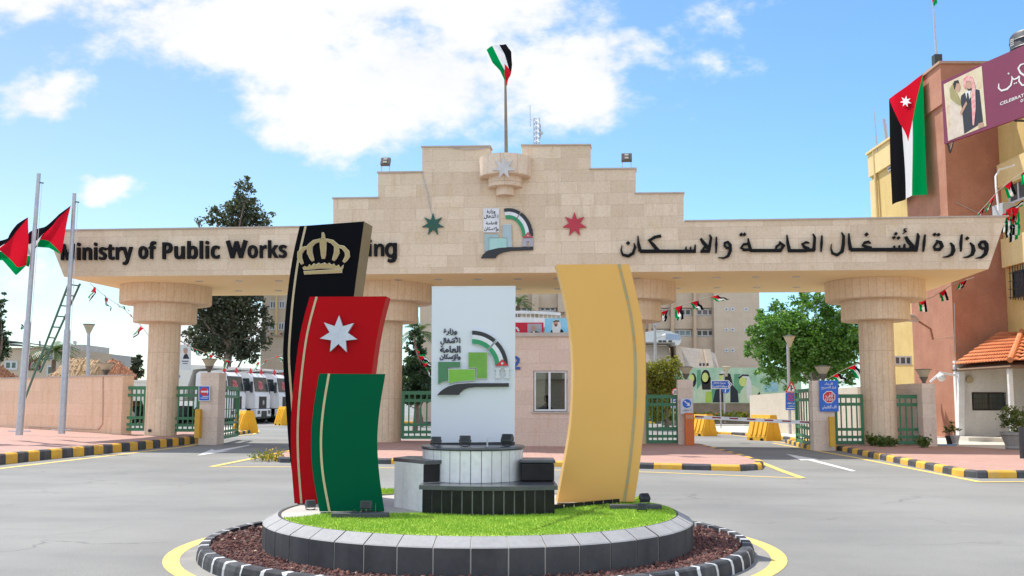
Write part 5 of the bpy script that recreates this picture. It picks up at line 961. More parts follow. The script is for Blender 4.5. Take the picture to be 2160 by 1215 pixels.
# main wing: long wall coming toward the street, facing left
WX = T1-.02; wpY = Pl((WX, 30, 0), (-1, 0, 0))
MB().box((WX+6, 31, 6.8), (12, 14, 13.6)).build('main_wing', m_yelw, yb_)
for z0, z1, o in ((3.2, 4.1, .1), (6.6, 7.7, .24), (9.7, 10.6, .24), (12.7, 13.65, .3)): MB().box((WX+6-o/2, 31-o, (z0+z1)/2), (12+o, 14, z1-z0)).build('ledge', m_yband, yb_)
win(yb_, wpY, 2131, 366, 2172, 432, 2, fr=.08); 
wbar = win(yb_, wpY, 2140, 560, 2190, 628, 2, fr=.06, fm=m_dark)
mb = MB()
for k in range(9): mb.tube([wpY.at(2138+k*5.5, 556-k*1.6, .15), wpY.at(2140+k*5.5, 632+k*.4, .15)], .018, 5)
for k in range(5): mb.tube([wpY.at(2136, 560+k*17, .15), wpY.at(2190, 545+k*20, .15)], .014, 5)
mb.build('window_grille', m_dark, wbar)
acp = P(2117, 447, 35.5); ac = MB().box((acp.x, acp.y, acp.z), (.45, .8, .55), bev=.03).build('air_conditioner', M('ac_grey', (.42, .42, .42), rough=.5), label='grey air conditioner box under the upper window', cat='air conditioner')
# banner
BL, BR = P(1991, 238, 36.3), P(2160, 170, 32.6); bd = (BR-BL); bd.z = 0; L_ = bd.length; bd.normalize(); bpn = Vector((bd.y, -bd.x, 0)); bpn = bpn if bpn.x < 0 else -bpn; BP2 = Pl(BL, bpn)
zt, zb2 = BP2.at(1990, 171).z, BP2.at(1998, 303).z; e0, e1 = Vector((BL.x, BL.y, 0)), Vector((BL.x, BL.y, 0))+bd*9.0
bn = thing('wedding_banner', (BL.x, BL.y, zb2), 'large maroon banner with a photo of a couple hung beside the tower', 'banner')
MB().prism([Vector((e.x, e.y, z))+bpn*.05 for e, z in ((e0, zb2), (e1, zb2), (e1, zt), (e0, zt))], [Vector((e.x, e.y, z))-bpn*.05 for e, z in ((e0, zb2), (e1, zb2), (e1, zt), (e0, zt))]).build('panel', M('maroon_banner_cloth', (.19, .022, .065), (.175, .02, .06), 1, .55, dirt=False), bn)
KN = (1960, 60, 4.675); q = lambda pts: scale_pts(pts, KN)
def printed(nm, mt, polys, o):
    for p in polys: MB().plate(BP2, q(p), .052, o).build(nm, mt, bn)
printed('photo', M('photo_cream', (.58, .50, .33), (.66, .58, .42), 2.5), [[(155, 552), (530, 372), (577, 962), (200, 1112)]], .058)
printed('photo_pattern', M('photo_pattern_pink', (.60, .36, .30), (.58, .52, .33), 4), [circ(505, 560, 26, 14, 40), circ(205, 800, 22, 14, 50), circ(212, 930, 14, 14, 40), circ(400, 480, 30, 12)], .06)
printed('dress', M('printed_cream_dress', (.62, .55, .46), (.55, .47, .38), 5), [[(222, 720), (260, 690), (300, 760), (350, 880), (360, 1040), (205, 1110), (198, 1060), (225, 960), (212, 840)]], .062)
printed('suit', m_suit, [[(330, 665), (370, 630), (420, 690), (480, 600), (510, 610), (545, 920), (520, 940), (360, 1040), (345, 880), (325, 700)]], .064)
printed('shirt', m_pwhite, [[(368, 630), (425, 610), (410, 720), (385, 700)]], .066); printed('tie', m_suit, [[(388, 640), (400, 635), (415, 720), (392, 735), (384, 700)]], .068)
printed('face', m_face, [circ(410, 555, 36, 18, 56), circ(295, 580, 26, 16, 46), [(318, 830), (380, 720), (390, 745), (330, 860)], [(500, 940), (545, 925), (555, 965), (500, 985)]], .070)
printed('dark_hair', m_pblk, [[(246, 560), (262, 520), (300, 510), (310, 545), (285, 540), (270, 600), (256, 600)], [(385, 590), (410, 600), (436, 585), (430, 612), (400, 615)], [(352, 508), (395, 488), (440, 482), (444, 500), (400, 508), (356, 526)]], .072)
printed('scarf', M('printed_olive_scarf', (.34, .30, .13)), [[(216, 600), (250, 540), (262, 600), (290, 640), (330, 730), (325, 760), (280, 740), (225, 690)]], .074)
printed('headcloth', M('printed_red_check', (.62, .22, .22), (.70, .45, .43), 9), [[(350, 520), (360, 485), (400, 470), (440, 480), (470, 560), (475, 790), (458, 960), (445, 950), (432, 700), (440, 560), (430, 520), (385, 520), (372, 600), (352, 580)]], .076)
mb = MB(); mb.ribbon(BP2, [(700, 545, 8), (698, 590, 16), (725, 615, 18), (780, 600, 18), (820, 560, 16), (832, 500, 12), (826, 470, 6)], .052, .06, k=KN); mb.ribbon(BP2, [(826, 480, 8), (850, 505, 14), (885, 490, 14), (900, 470, 12)], .052, .0605, k=KN)
mb.ribbon(BP2, [(960, 345, 8), (915, 360, 16), (892, 395, 18), (915, 440, 20), (960, 470, 18), (1010, 470, 16)], .052, .061, k=KN); mb.ribbon(BP2, [(905, 470, 10), (900, 520, 16), (930, 560, 18), (990, 560, 16)], .052, .0615, k=KN); mb.ribbon(BP2, dot(796, 446, 10), .052, .06, k=KN); mb.ribbon(BP2, dot(855, 545, 8), .052, .06, k=KN); mb.ribbon(BP2, dot(873, 538, 8), .052, .06, k=KN)
def wr(s, x0, yb, x1, h, sl):
    m0 = MB(); write(m0, BP2, s, 1960+x0/4.675, 1960+x1/4.675, 60+(yb-h)/4.675, 60+yb/4.675, .06, .02, slope=sl); mb.add(m0.v, m0.f)
wr('CELEBRATING', 712, 700, 1040, 32, -.38); wr('01', 915, 725, 955, 30, -.38); mb.build('lettering', m_pwhite, bn)
mb = MB(); mb.tube([BP2.at(1999, 304), BP2.at(2001, 320)+Vector((.1, .1, 0)), BP2.at(1999, 303)+Vector((.6, .9, .3))], .04, 5); q1 = BP2.at(2140, 255); mb.tube([q1, q1+Vector((1.6, 0, 0))], .04, 5); mb.build('bracket', m_dark, bn)
# big flag on the tower
FX = TX-.16; fpl2 = Pl((FX, 40, 0), (-1, 0, 0)); fz = fpl2.at
def bigflag(u, v):                     # u: top to bottom, v: left (black=1 at v=1 top) -> black at far side
    v2 = 1-v; top = [(1880, 209), (1952, 156)]; bot = [(1897, 432), (1966, 411)]
    x = (top[0][0]+(bot[0][0]-top[0][0])*u)*(1-v2)+(top[1][0]+(bot[1][0]-top[1][0])*u)*v2; y = (top[0][1]+(bot[0][1]-top[0][1])*u)*(1-v2)+(top[1][1]+(bot[1][1]-top[1][1])*u)*v2
    y -= 6*math.sin(math.pi*v2)*u; p = fz(x, y); p.x -= .10+.16*u+.07*math.sin(v2*9+u*2)*(.2+u)+.03*math.sin(v2*23+u*5)*u; return p
bf = flag('hanging_flag', bigflag, nu=30, nv=30, label='huge flag hanging vertically on the side of the pink tower', cat='flag')
fp3 = Pl((FX-.215, 40, 0), (-1, 0, 0)); MB().plate(fp3, starpts(1911, 214, 12, 5.2, rot=.1), 0, .015).build('star', m_white, bf)
pb, pt = P(1977, 137, 38.6), P(1968, 4, 38.6); s = thing('flagpole', pb, 'thin flagpole on top of the pink tower', 'flagpole'); MB().tube([pb-Vector((0, 0, .1)), pt], [.055, .03], 8).build('pole', m_steel, s); MB().box((pb.x, pb.y, pb.z+.2), (.3, .3, .4)).build('base_clamp', m_dark, s)
flag('national_flag', quadfn((P(1966, -22, 38.6), P(1968, 12, 38.6), P(1975, -30, 38.3), P(1976, 10, 38.3)), .1), nu=12, nv=8, label='flag at the very top of the tower flagpole, cut by the picture edge', cat='flag')
c = P(2152, 92, 36); s = thing('water_tank', (c.x+.55, c.y, 0), 'black plastic water tank on the roof behind the banner', 'water tank'); zt_ = P(2150, 68, 36).z; MW[s]
MB().lathe((c.x+.55, c.y, 0), [(.85, zt_-1.7), (.85, zt_-.15), (.78, zt_-.05), (.3, zt_+.05), (.28, zt_+.15), (.01, zt_+.16)]+[], 28).build('tank', m_dark, s, smooth=True)
for k in range(4): MB().lathe((c.x+.55, c.y, 0), [(.85, zt_-.4-.3*k), (.875, zt_-.36-.3*k), (.85, zt_-.32-.3*k)], 28).build('rib', m_dark, s)
pl = facing(35.2); mb = MB()
for k in range(4): mb.plate(pl, [(2131, 84+k*4), (2138, 81+k*4), (2138, 83+k*4), (2131, 86+k*4)], 0, .01)
mb.build('white_marks', m_pwhite, s)
for i, (x0, y0, x1, y1) in enumerate(((1850, 305, 1843, 226), (1870, 292, 1863, 250), (1873, 290, 1866, 252))):
    a, b = P(x0, y0, 45), P(x1, y1, 45); MB().tube([a-Vector((0, 0, .3)), b], [.035, .015] if i == 0 else [.05, .05], 6).build('antenna', m_steel, label=('tall thin antenna on the yellow rear wing', 'left of two short antenna rods on the yellow rear wing', 'right of two short antenna rods on the yellow rear wing')[i], cat='antenna')
# wall lamps on the tower
s = thing('wall_lamp', P(2006, 714, 38), 'street lamp head on a bent arm fixed to the pink tower', 'wall lamp'); a = [P(2009, 712, 37.9), P(1968, 716, 37.4), P(1963, 694, 37.2), P(1935, 676, 36.9)]; MB().tube(a[1:], .04, 6).build('arm', M('rusty_arm', (.30, .14, .08), rough=.8), s); MB().tube(a[:2], .04, 6).build('conduit', m_pink, s); MB().tube([P(1937, 677, 36.9), P(1925, 671, 36.8), P(1910, 669, 36.6), P(1902, 672, 36.5)], [.05, .14, .16, .08], 8).build('lamp_head', m_steel, s)
s = thing('cctv_lamp', P(1992, 800, 36.5), 'white globe lamp on a slanted arm beside the white hut', 'wall lamp'); MB().tube([P(1962, 806, 36.5), P(1984, 786, 36.5), P(2022, 793, 36.6)], .045, 6).build('arm', m_white, s); bm = bmesh.new(); bmesh.ops.create_uvsphere(bm, u_segments=12, v_segments=8, radius=.15, matrix=Matrix.Translation(P(1986, 796, 36.4))); mb = MB(); mb.bm(bm); mb.build('globe', m_white, s, smooth=True)
mb = MB(); mb.tube([P(2010, 640, 37.9)+Vector((.06, 0, 0)), P(2011, 700, 37.93)+Vector((.06, 0, 0)), P(2016, 778, 37.93)], .02, 5); mb.tube([Vector((TX+.3, TY-.03, 9.2)), Vector((TX+1.2, TY-.03, 8.75)), Vector((T1-.3, TY-.03, 9.1))], .015, 5); mb.build('cable', m_steel, tw)
# white hut with tiled roof
HD = 36.6; hp = facing(HD, -4); hp.o = P(2090, 850, HD); hut = thing('white_hut', P(2090, 925, HD), 'small white porch hut with an orange tiled roof at the right edge', 'hut'); zc_ = .15
ha, hb = hp.at(2020, 900), hp.at(2230, 900); he = P(2020, 778, HD).z
wx0, wx1, wz0, wz1 = hp.at(2051, 865), hp.at(2122, 865), hp.at(2080, 866).z, hp.at(2080, 827).z; mb = MB(); q = hp.n*-.2
def wseg(a, b, z0, z1): mb.up([(a.x, a.y), (b.x, b.y), (b.x+q.x, b.y+q.y), (a.x+q.x, a.y+q.y)], z0, z1)
wseg(ha, wx0, zc_, he+.3); wseg(wx1, hb, zc_, he+.3); wseg(wx0, wx1, zc_, wz0); wseg(wx0, wx1, wz1, he+.3)
mb.up([(ha.x, ha.y), (ha.x+.2, ha.y), (TX+.6, TY-.02), (TX+.35, TY-.02)], zc_, he+.3)
mb.build('wall', M('white_plaster_wall', (.80, .78, .75), (.74, .72, .70), 1.5, .9, bump=.2, streak=(.45, .42, .38), stain=.3), hut)
hw_ = Pl(hp.o-hp.n*.1, hp.n); wv = win(hut, hw_, 2052, 828, 2121, 865, 2, fr=.04, fm=m_dark); mb = MB()
for k in range(8): mb.tube([hp.at(2053+k*9.7, 828, .02), hp.at(2053+k*9.7, 865, .02)], .012, 5)
for k in range(4): mb.tube([hp.at(2052, 830+k*11, .02), hp.at(2121, 830+k*11, .02)], .01, 5)
mb.build('window_grille', m_dark, wv)
MB().plate(hp, rect(2018, 777, 2030, 928), 0, .22).build('corner_post', m_white, hut)
po = P(2137, 925, 33.2); MB().box((po.x, po.y, (.15+he)/2), (.13, .13, he-.15)).build('porch_post', m_white, hut)
MB().plate(hp, circ(2044, 801, 7.5), .02, .1).build('round_plate', M('beige_lamp', (.55, .45, .28), rough=.5), hut)
m_tile = stone('orange_roof_tile', (.58, .20, .08), (.66, .26, .12), (.33, .10, .05), .24, .3, axes=(0, 1), ms=.03, stain=.3, streak=(.3, .12, .06), off=0, patch=(.62, .27, .14)); m_rafter = M('brown_rafter', (.20, .12, .07), rough=.8)
e1 = P(2010, 774, 36.9); e2 = P(2131, 762, 32.9); e3 = P(2420, 772, 32.9); r1 = P(2156, 702, 37.2); r2 = P(2420, 690, 37.2); e1.z = e2.z = e3.z = he+.12; e0 = Vector((e1.x, 37.9, he+.12)); r0 = P(2100, 702, 37.8)
def tiles(quad, nu, nv, mb, up=.05):                                   # rows of half round tiles
    a, b, c, d = quad; nn = (b-a).cross(d-a).normalized(); nn = nn if nn.z > 0 else -nn
    for i in range(nu):
        for j in range(nv):
            pts = []
            for v in (j/nv, (j+1.0)/nv):
                for k in range(5):
                    u = (i+k/4)/nu; p = a.lerp(b, u).lerp(d.lerp(c, u), v); pts.append(p+nn*(up*math.sin(math.pi*k/4)+(.055 if v == j/nv else .0)))
            mb.add(pts, [(k, k+1, k+6, k+5) for k in range(4)]+[(0, 1, 2, 3, 4)])
mb = MB(); tiles((e1, e2, r1, r1.lerp(r0, .8)), 20, 9, mb); tiles((e2, e3, r2, r1), 16, 9, mb); tl_ = M('terracotta_tile', (.60, .19, .07), (.68, .27, .12), 1.6, .75, streak=(.36, .14, .07), stain=.4); mb.build('roof', tl_, hut, fix=False)
MB().tube([e2+Vector((0, 0, .06)), r1+Vector((0, 0, .1))], .1, 8).build('roof_ridge', tl_, hut); mb = MB(); dz = Vector((0, 0, -.06))
dz = Vector((0, 0, -.14)); mb.add([e1+dz, e2+dz, e3+dz, r2+dz, r1+dz], [(0, 1, 4), (1, 2, 3, 4)]); mb.build('roof_underside', m_rafter, hut); mb = MB(); mb.tube([e1+dz*1.2, e2+dz*1.2, e3+dz*1.2], .05, 4); mb.build('eave_board', m_rafter, hut)
MB().up([(P(2012, 928, HD).x, HD-.1), (P(2300, 928, HD).x, HD-.1), (P(2300, 930, HD).x+1, HD-3), (P(2150, 928, HD).x, HD-3.0), (P(2012, 928, HD).x-.1, HD-1.4)], .1, .27).build('porch_step', m_conc, hut)
# yard wall on the right, running back from the gate
m_ywall = M('cream_yard_wall', (.70, .62, .50), (.66, .58, .46), 1.2, .9, bump=.15)
y0, y1, y2 = G(1583, 915), P(1812, 900, 39.5), P(1960, 900, 39.2); zl = P(1583, 727, y0.y).z; yw = thing('yard_wall', (y0.x, y0.y, 0), 'long cream yard wall behind the right half of the gate', 'wall')
zl = P(1585, 834, y0.y).z; zr = P(1810, 816, y1.y).z; zr = max(zr, zl); mb = MB(); q = Vector((.25, .25, 0)); mb.prism([Vector((p.x, p.y, z)) for p, z in ((y0, 0), (y1, 0), (y1, zr), (y0, zl))], [Vector((p.x, p.y, z))+q for p, z in ((y0, 0), (y1, 0), (y1, zr), (y0, zl))]); mb.build('wall', m_ywall, yw)
y1b = y1+Vector((.02, .02, 0)); MB().prism([Vector((p.x, p.y, z)) for p, z in ((y1b, 0), (y2, 0), (y2, zr), (y1b, zr))], [Vector((p.x, p.y, z))+q for p, z in ((y1b, 0), (y2, 0), (y2, zr), (y1b, zr))]).build('return_wall', m_ywall, yw)
e0, e1 = gpl(3.3).at(1896, 900), gpl(3.3).at(1949.5, 900); MB().prism([Vector((p.x, p.y, z)) for p, z in ((e0+gd*.8, .1), (e1, .1), (e1, 2.1), (e0+gd*.8, 2.05))], [Vector((p.x, p.y, z))+gd*.2 for p, z in ((e0+gd*.8, .1), (e1, .1), (e1, 2.1), (e0+gd*.8, 2.05))]).build('short_wall', m_pillar, label='short stone wall behind the rightmost fence panel', cat='wall')
# ---------------------------------------------------------------- ministry building and others behind
BD = 84; bpD = facing(BD, 0); mbd = thing('ministry_building', P(1480, 860, BD), 'large cream stone office building behind the gate', 'building')
blockb(mbd, bpD, 1509, 1606, 15.4, 14, m_cream, name='plain_wing'); bpR = facing(BD+1.2, 0); blockb(mbd, bpR, 1050, 1509, 15.2, 12, m_cream, name='window_wing')
mb = MB(); [mb.plate(bpR, rect(x, 560, x+6, 800), 0, .9) for x in (1412, 1459, 1365, 1318, 1271)]; mb.build('pilaster', M('tan_pilaster', (.55, .42, .29), (.50, .38, .26), 2, .9), mbd); mb = MB(); [mb.plate(bpR, rect(1050, y0, 1509, y1), 0, .35) for y0, y1 in ((560, 650), (667, 694), (711, 800))]; mb.build('spandrel', m_cream, mbd)
for y0, y1 in ((651.5, 666), (695.5, 710)):
    for x0, gl in ((1420, m_glass), (1468, m_glass if y0 > 680 else M('curtained_glass', (.20, .16, .17), rough=.3)), (1372, m_glass)): win(mbd, bpR, x0, y0, x0+38, y1, 3, M('pale_blue_glass', (.25, .38, .42), rough=.2) if (x0 == 1420 and y0 > 680) else gl, .12, dep=.1)
for y in (648.5, 692, 735.5):
    for x in (1528, 1541, 1569.5): win(mbd, bpD, x, y, x+8.5, y+7.5, 1, m_tint, .1)
for x, n in ((1088, 3), (1137.5, 3)): win(mbd, bpR, x, 639, x+35, 658, n, m_glass, .14, dep=.12)
[MB().plate(bpR, rect(x, 620, x+14, 660), 0, 1.).build('facade_column', m_cream, mbd) for x in (1121.5, 1176)]
pr = facing(70); mb = MB(); mb.plate(pr, [(1080, 656), (1130, 657), (1182, 660), (1182, 666), (1130, 662.5), (1080, 662)], 0, .3); mb.plate(pr, [(1080, 669.5), (1182, 672), (1182, 690), (1080, 690)], 0, .3)
for x in range(1082, 1184, 9): mb.plate(pr, rect(x, 660, x+1.6, 671), .05, .2)
mb.build('balustrade', m_white, label='white curved balustrade seen above the booth roof posters', cat='balustrade')
lw_ = facing(80, 0); lbd = thing('stone_block', P(590, 860, 80), 'cream stone apartment-like block with paired windows behind the trucks', 'building'); blockb(lbd, lw_, 548, 690, P(560, 612, 80).z+2.8, 12, m_cream); MB().plate(lw_, rect(547, 706.5, 690, 708.5), 0, .15).build('string_course', m_coping, lbd)
MB().plate(lw_, rect(582, 600, 585, 707), 0, .2).build('drain_pipe', m_yband, lbd)
for x0, y0, x1, y1 in ((569, 634.5, 582, 651), (588, 634.5, 601, 651), (567.5, 680, 581, 696.5), (586.5, 680, 600, 696.5)): win(lbd, lw_, x0, y0, x1, y1, 2, m_tint, .1)
for i, x in enumerate((577, 598)): flag('roof_flag', quadfn((lw_.at(x-4, 703, .4), lw_.at(x-4, 707.5, .4), lw_.at(x+4, 703, .5), lw_.at(x+4, 707.5, .5)), .1, 1.5, i), nu=8, nv=6, label=('small red flag on the ledge under the left window pair', 'small red flag on the ledge next to the black panel')[i], cat='flag')
cb_ = thing('side_block', P(890, 860, 75), 'cream wall with small dark windows beside the second column', 'building'); cpl = facing(75); blockb(cb_, cpl, 884, 1000, P(900, 600, 75).z+2, 10, m_cream); [win(cb_, cpl, 884, y, 889, y+6, 1, m_tint, .08) for y in (643, 680)]
MB().plate(facing(72), rect(863, 669, 883, 688), 0, .06).build('green_banner', M('green_cloth', (.01, .28, .08), rough=.6), label='plain green banner behind the conifer', cat='banner')
# low stone hall with sloping buttresses
hd = facing(72); hall = thing('stone_hall', P(1480, 850, 72), 'low stone hall with sloping buttressed walls behind the billboard', 'building'); m_hall = stone('grey_stone_wall', (.46, .40, .34), (.50, .44, .38), (.40, .34, .29), .8, .3, ms=.01, stain=.2)
mb = MB()
def slopewall(pts, sl=3.0, mi=0): mb.prism([hd.at(x, y, 0 if y > 760 else -sl) for x, y in pts], [hd.at(x, y, -9) for x, y in pts], mi)
slopewall([(1340, 860), (1438, 860), (1424, 725), (1340, 721)]); slopewall([(1456, 860), (1508, 860), (1498, 732), (1448, 727)]); slopewall([(1519, 860), (1540, 860), (1526, 742), (1510, 734)]); mb.build('wall', m_hall, hall)
mb = MB(); slopewall([(1439, 860), (1462, 860), (1447, 727), (1436, 726)], 2.2); slopewall([(1508, 860), (1524, 860), (1511, 733), (1499, 733)], 2.2); mb.build('buttress', m_cream, hall)
mb = MB(); [mb.plate(hd, rect(x, 766, x+4.5, 772), 0, .05) for x in (1475, 1482, 1490)]; mb.build('vent_window', m_dark, hall)
rfp = facing(73); rf = MB(); rf.plate(rfp, [(1362, 721), (1363, 700), (1385, 697), (1416, 699), (1422, 703), (1430, 704), (1437, 712), (1437, 720), (1432, 728), (1425, 728), (1424, 722)], -4, 0); rf.plate(rfp, [(1383, 699), (1384, 696.5), (1400, 696), (1400, 699)], -2.5, .1); rb_ = rf.build('rooftop_unit', M('pale_roof_cladding', (.60, .63, .64), (.66, .68, .68), 2, .6), label='pale faceted plant unit on the stone hall roof', cat='roof unit')
MB().plate(rfp, [(1404, 704), (1432, 706), (1437, 713), (1434, 717), (1404, 716)], .0, .04).build('blue_panel', M('pale_blue_cladding', (.33, .42, .55), rough=.5), rb_); [MB().plate(rfp, rect(x, 718, x+7, 722), .0, .05).build('vent', m_dark, rb_) for x in (1389, 1398, 1410)]
# billboard with printed portraits
bb = facing(62); m_leafp = M('printed_pale_green', (.30, .52, .36), (.52, .66, .50), 1.1)
cl = lambda pts: pts
bs = poster(bb, 1397, 775.5, 1690, 850, m_leafp, 'billboard', 'long green billboard with printed portraits behind the barriers', 'billboard', parts=[
    ('printed_green_wall', M('printed_dark_green', (.10, .30, .17), (.14, .36, .22), 2), [rect(1399, 795, 1432, 849), rect(1470, 780, 1478, 849), rect(1548, 789, 1575, 830), rect(1500, 815, 1512, 849)]),
    ('printed_dark_clothing', m_suit, [[(1503, 849), (1508, 825), (1519, 812), (1545, 812), (1556, 825), (1558, 849)], [(1588, 849), (1592, 838), (1602, 823), (1606, 849)]]),
    ('printed_pale_clothing', M('printed_pale_green_dress', (.50, .60, .42), (.56, .66, .46), 3), [[(1468, 849), (1470, 822), (1479, 810), (1500, 812), (1502, 849)], [(1560, 849), (1562, 825), (1575, 808), (1594, 815), (1603, 825), (1590, 840), (1586, 849)], rect(1528, 812, 1540, 849)]),
    ('printed_hair', m_pblk, [circ(1461, 802, 7.5, 16, 15), circ(1488, 795, 9.5, 18, 15), [(1478, 798), (1481, 822), (1499, 822), (1499, 796)], [(1518, 792), (1540, 788), (1546, 812), (1535, 820), (1528, 808)]]),
    ('printed_lime_dress', M('printed_lime', (.42, .58, .08)), [[(1489, 826), (1501, 826), (1501, 849), (1487, 849)]]),
    ('printed_face', m_face2, [circ(1458.5, 798, 5.5, 16, 8.5), circ(1487, 796, 6.6, 16, 10), circ(1523, 796, 5.6, 16, 8), circ(1567, 805, 8.5, 18, 10)]),
    ('printed_headcloth', m_pwhite, [[(1518, 789), (1521, 783), (1530, 781), (1537, 784), (1538, 789)], [(1558, 794), (1566, 788), (1577, 790), (1584, 806), (1586, 830), (1576, 845), (1573, 815), (1575, 798)]]),
    ('printed_cord', m_pblk, [[(1517, 789), (1537, 787), (1538, 790.5), (1517, 791.5)], [(1557, 796), (1566, 789.5), (1579, 790.5), (1579, 794), (1567, 793), (1559, 799)]]),
    ('printed_water', M('printed_blue', (.18, .42, .55), (.40, .60, .62), 3), [rect(1612, 806, 1640, 826), rect(1612, 832, 1632, 848)])])
a, b = bb.at(1397, 850), bb.at(1690, 850); MB().up([(a.x, a.y+.1), (b.x, b.y+.1), (b.x, b.y+.5), (a.x, a.y+.5)], 0, a.z).build('plinth_wall', M('brown_stone_wall', (.20, .155, .12), (.28, .22, .17), 2, .9, bump=.4), bs)
# left background
ld = facing(75); lb2 = thing('low_house', P(70, 860, 75), 'low cream house with a pergola roof behind the left wall', 'house'); m_lh = M('cream_render', (.58, .48, .35), (.54, .44, .32), 1.5, .9)
blockb(lb2, ld, -60, 132, P(60, 735, 75).z, 9, m_lh); MB().plate(ld, rect(-60, 733.5, 132, 736), 0, .15).build('coping', m_lh, lb2)
win(lb2, ld, 9, 761, 37, 780, 2, M('green_glass', (.05, .12, .09), rough=.15), .14); win(lb2, ld, 98, 771, 115, 792, 1, M('green_glass_dull', (.08, .13, .09), rough=.2), .12); mb = MB(); mb.plate(ld, rect(60.5, 750, 86, 781), 0, .06); mb.build('maroon_poster', M('maroon_poster', (.16, .02, .035)), lb2); MB().plate(ld, [(64, 777), (67, 765), (72, 762), (75, 770), (79, 765), (83, 778)], .05, .07).build('poster_figures', m_phair, lb2)
mb = MB(); [mb.plate(ld, [(-40, 715+k), (20, 718+k), (88, 727+k), (88, 729+k), (20, 720.5+k), (-40, 717.5+k)], -4, .5) for k in (0, 6)]; [mb.plate(ld, rect(x, 719, x+2, 734), 0, .15) for x in (16, 50, 84)]; mb.build('pergola', M('grey_pergola_steel', (.16, .17, .18), rough=.6), lb2)
MB().plate(ld, rect(6, 734, 13, 743), 0, .5).build('wall_unit', m_steel, lb2); MB().plate(ld, rect(101.5, 743, 119.5, 757), .02, .1).build('blue_sign', m_blue, lb2); mb = MB(); [mb.plate(ld, rect(103, y, 118, y+1.3), .09, .115) for y in (749, 753)]; mb.plate(ld, circ(111, 746.5, 1.1, 10), .09, .115); mb.build('sign_marks', m_wtxt, lb2)
l3 = facing(95); lb3 = thing('far_house', P(170, 860, 95), 'grey stone house with an arched window behind the dirt mound', 'house'); m_gs = M('grey_stone_render', (.42, .40, .36), (.47, .44, .40), 1.5, .9); blockb(lb3, l3, 118, 216, P(200, 745, 95).z, 9, m_gs, name='wall'); l4 = facing(94.8); blockb(lb3, l4, 140, 174, P(150, 727, 95).z, 6, m_gs, name='tower')
mb = MB(); mb.plate(l4, [(161, 754)]+arcpts(165, 742, 4.5, 5, 180, 0, 8)+[(169.5, 754)], 0, .06); mb.build('arched_window', m_tint, lb3); mb = MB(); mb.plate(l4, circ(159, 722.5, 3.4, 14, 3.8), 0, .2); mb.tube([l4.at(159, 729), l4.at(159, 722)], .06, 6); mb.build('satellite_dish', m_steel, lb3); win(lb3, l3, 205, 757, 215, 762, 1, m_tint, .1)
# little flag on the low house
fb0, ft0 = ld.at(62, 735), ld.at(63, 685); s = thing('flagpole', fb0, 'thin flagpole on the pergola of the low house', 'flagpole'); MB().tube([fb0, ft0], .06, 6).build('pole', m_steel, s); flag('national_flag', quadfn((ld.at(62, 686), ld.at(62, 696), ld.at(44, 688), ld.at(45, 697)), .3), nu=12, nv=8, label='tiny flag on the low house pergola beside the left flagpole', cat='flag')
# antenna mast on the ministry roof
mp = facing(88); s = thing('lattice_mast', P(1132, 420, 88), 'steel lattice mast with antennas rising behind the gate', 'mast'); mb = MB(); zb0 = 15.1
cs = [mp.at(x, 400)+Vector((0, o, 0)) for x, o in ((1126, 0), (1138, 0), (1132, .45))]; ztop_ = mp.at(1132, 249).z
for p in cs: mb.tube([(p.x, p.y, zb0), (p.x, p.y, ztop_)], .035, 4)
n = 26
for k in range(n):
    z0, z1 = zb0+(ztop_-zb0)*k/n, zb0+(ztop_-zb0)*(k+1)/n
    for i in range(3): a, b = cs[i], cs[(i+1) % 3]; mb.tube([(a.x, a.y, z0), (b.x, b.y, z1)], .022, 4); mb.tube([(a.x, a.y, z1), (b.x, b.y, z1)], .018, 4)
mb.build('lattice', m_steel, s); mb = MB(); mb.tube([mp.at(1118.5, 267), mp.at(1118, 222)], .03, 5); mb.tube([mp.at(1118, 252), mp.at(1126, 254)], .02, 4); mb.tube([mp.at(1118, 262), mp.at(1126, 260)], .02, 4); mb.build('whip_antenna', m_steel, s); mb = MB(); mb.tube([mp.at(1140, 292), mp.at(1140, 262)], .07, 6); mb.plate(mp, circ(1143, 282, 3, 10), .1, .3); mb.plate(mp, rect(1137, 264, 1141, 275), .1, .3); mb.build('dish_antenna', m_steel, s)
# ---------------------------------------------------------------- dirt mounds
def mound(pts_px, D, label, mats, dep=3.):
    pl = facing(D); mb = MB(); n = 70; m = 22; xs = [p[0] for p in pts_px]
    def top(x):
        for (x0, y0), (x1, y1) in zip(pts_px, pts_px[1:]):
            if x0 <= x <= x1: return y0+(y1-y0)*(x-x0)/(x1-x0)
        return pts_px[0][1]
    V = []
    for i in range(n+1):
        x = xs[0]+(xs[-1]-xs[0])*i/n; H = max(pl.at(x, top(x)).z, .02)
        for j in range(m+1): t = -1+2*j/m; p = pl.at(x, 840); V.append((p.x+rnd.uniform(-.05, .05), D+t*dep*(H/2+.2), H*(1-abs(t)**1.3)+rnd.uniform(-.05, .05)))
    mb.add(V, [(i*(m+1)+j, (i+1)*(m+1)+j, (i+1)*(m+1)+j+1, i*(m+1)+j+1) for i in range(n) for j in range(m)])
    for k in range(800):
        i = rnd.randrange(n); j = rnd.randrange(1, m//2+1); p = Vector(V[i*(m+1)+j]); s_ = rnd.uniform(.03, .10); q = [p+Vector((rnd.uniform(-1, 1), rnd.uniform(-1, 1), rnd.uniform(-.6, 1)))*s_ for _ in range(4)]; mb.add(q, [(0, 1, 2), (0, 2, 3), (0, 3, 1), (1, 3, 2)], rnd.choice((0, 1, 1)))
    mb.build('dirt_mound', mats, label=label, cat='dirt mound', fix=False)
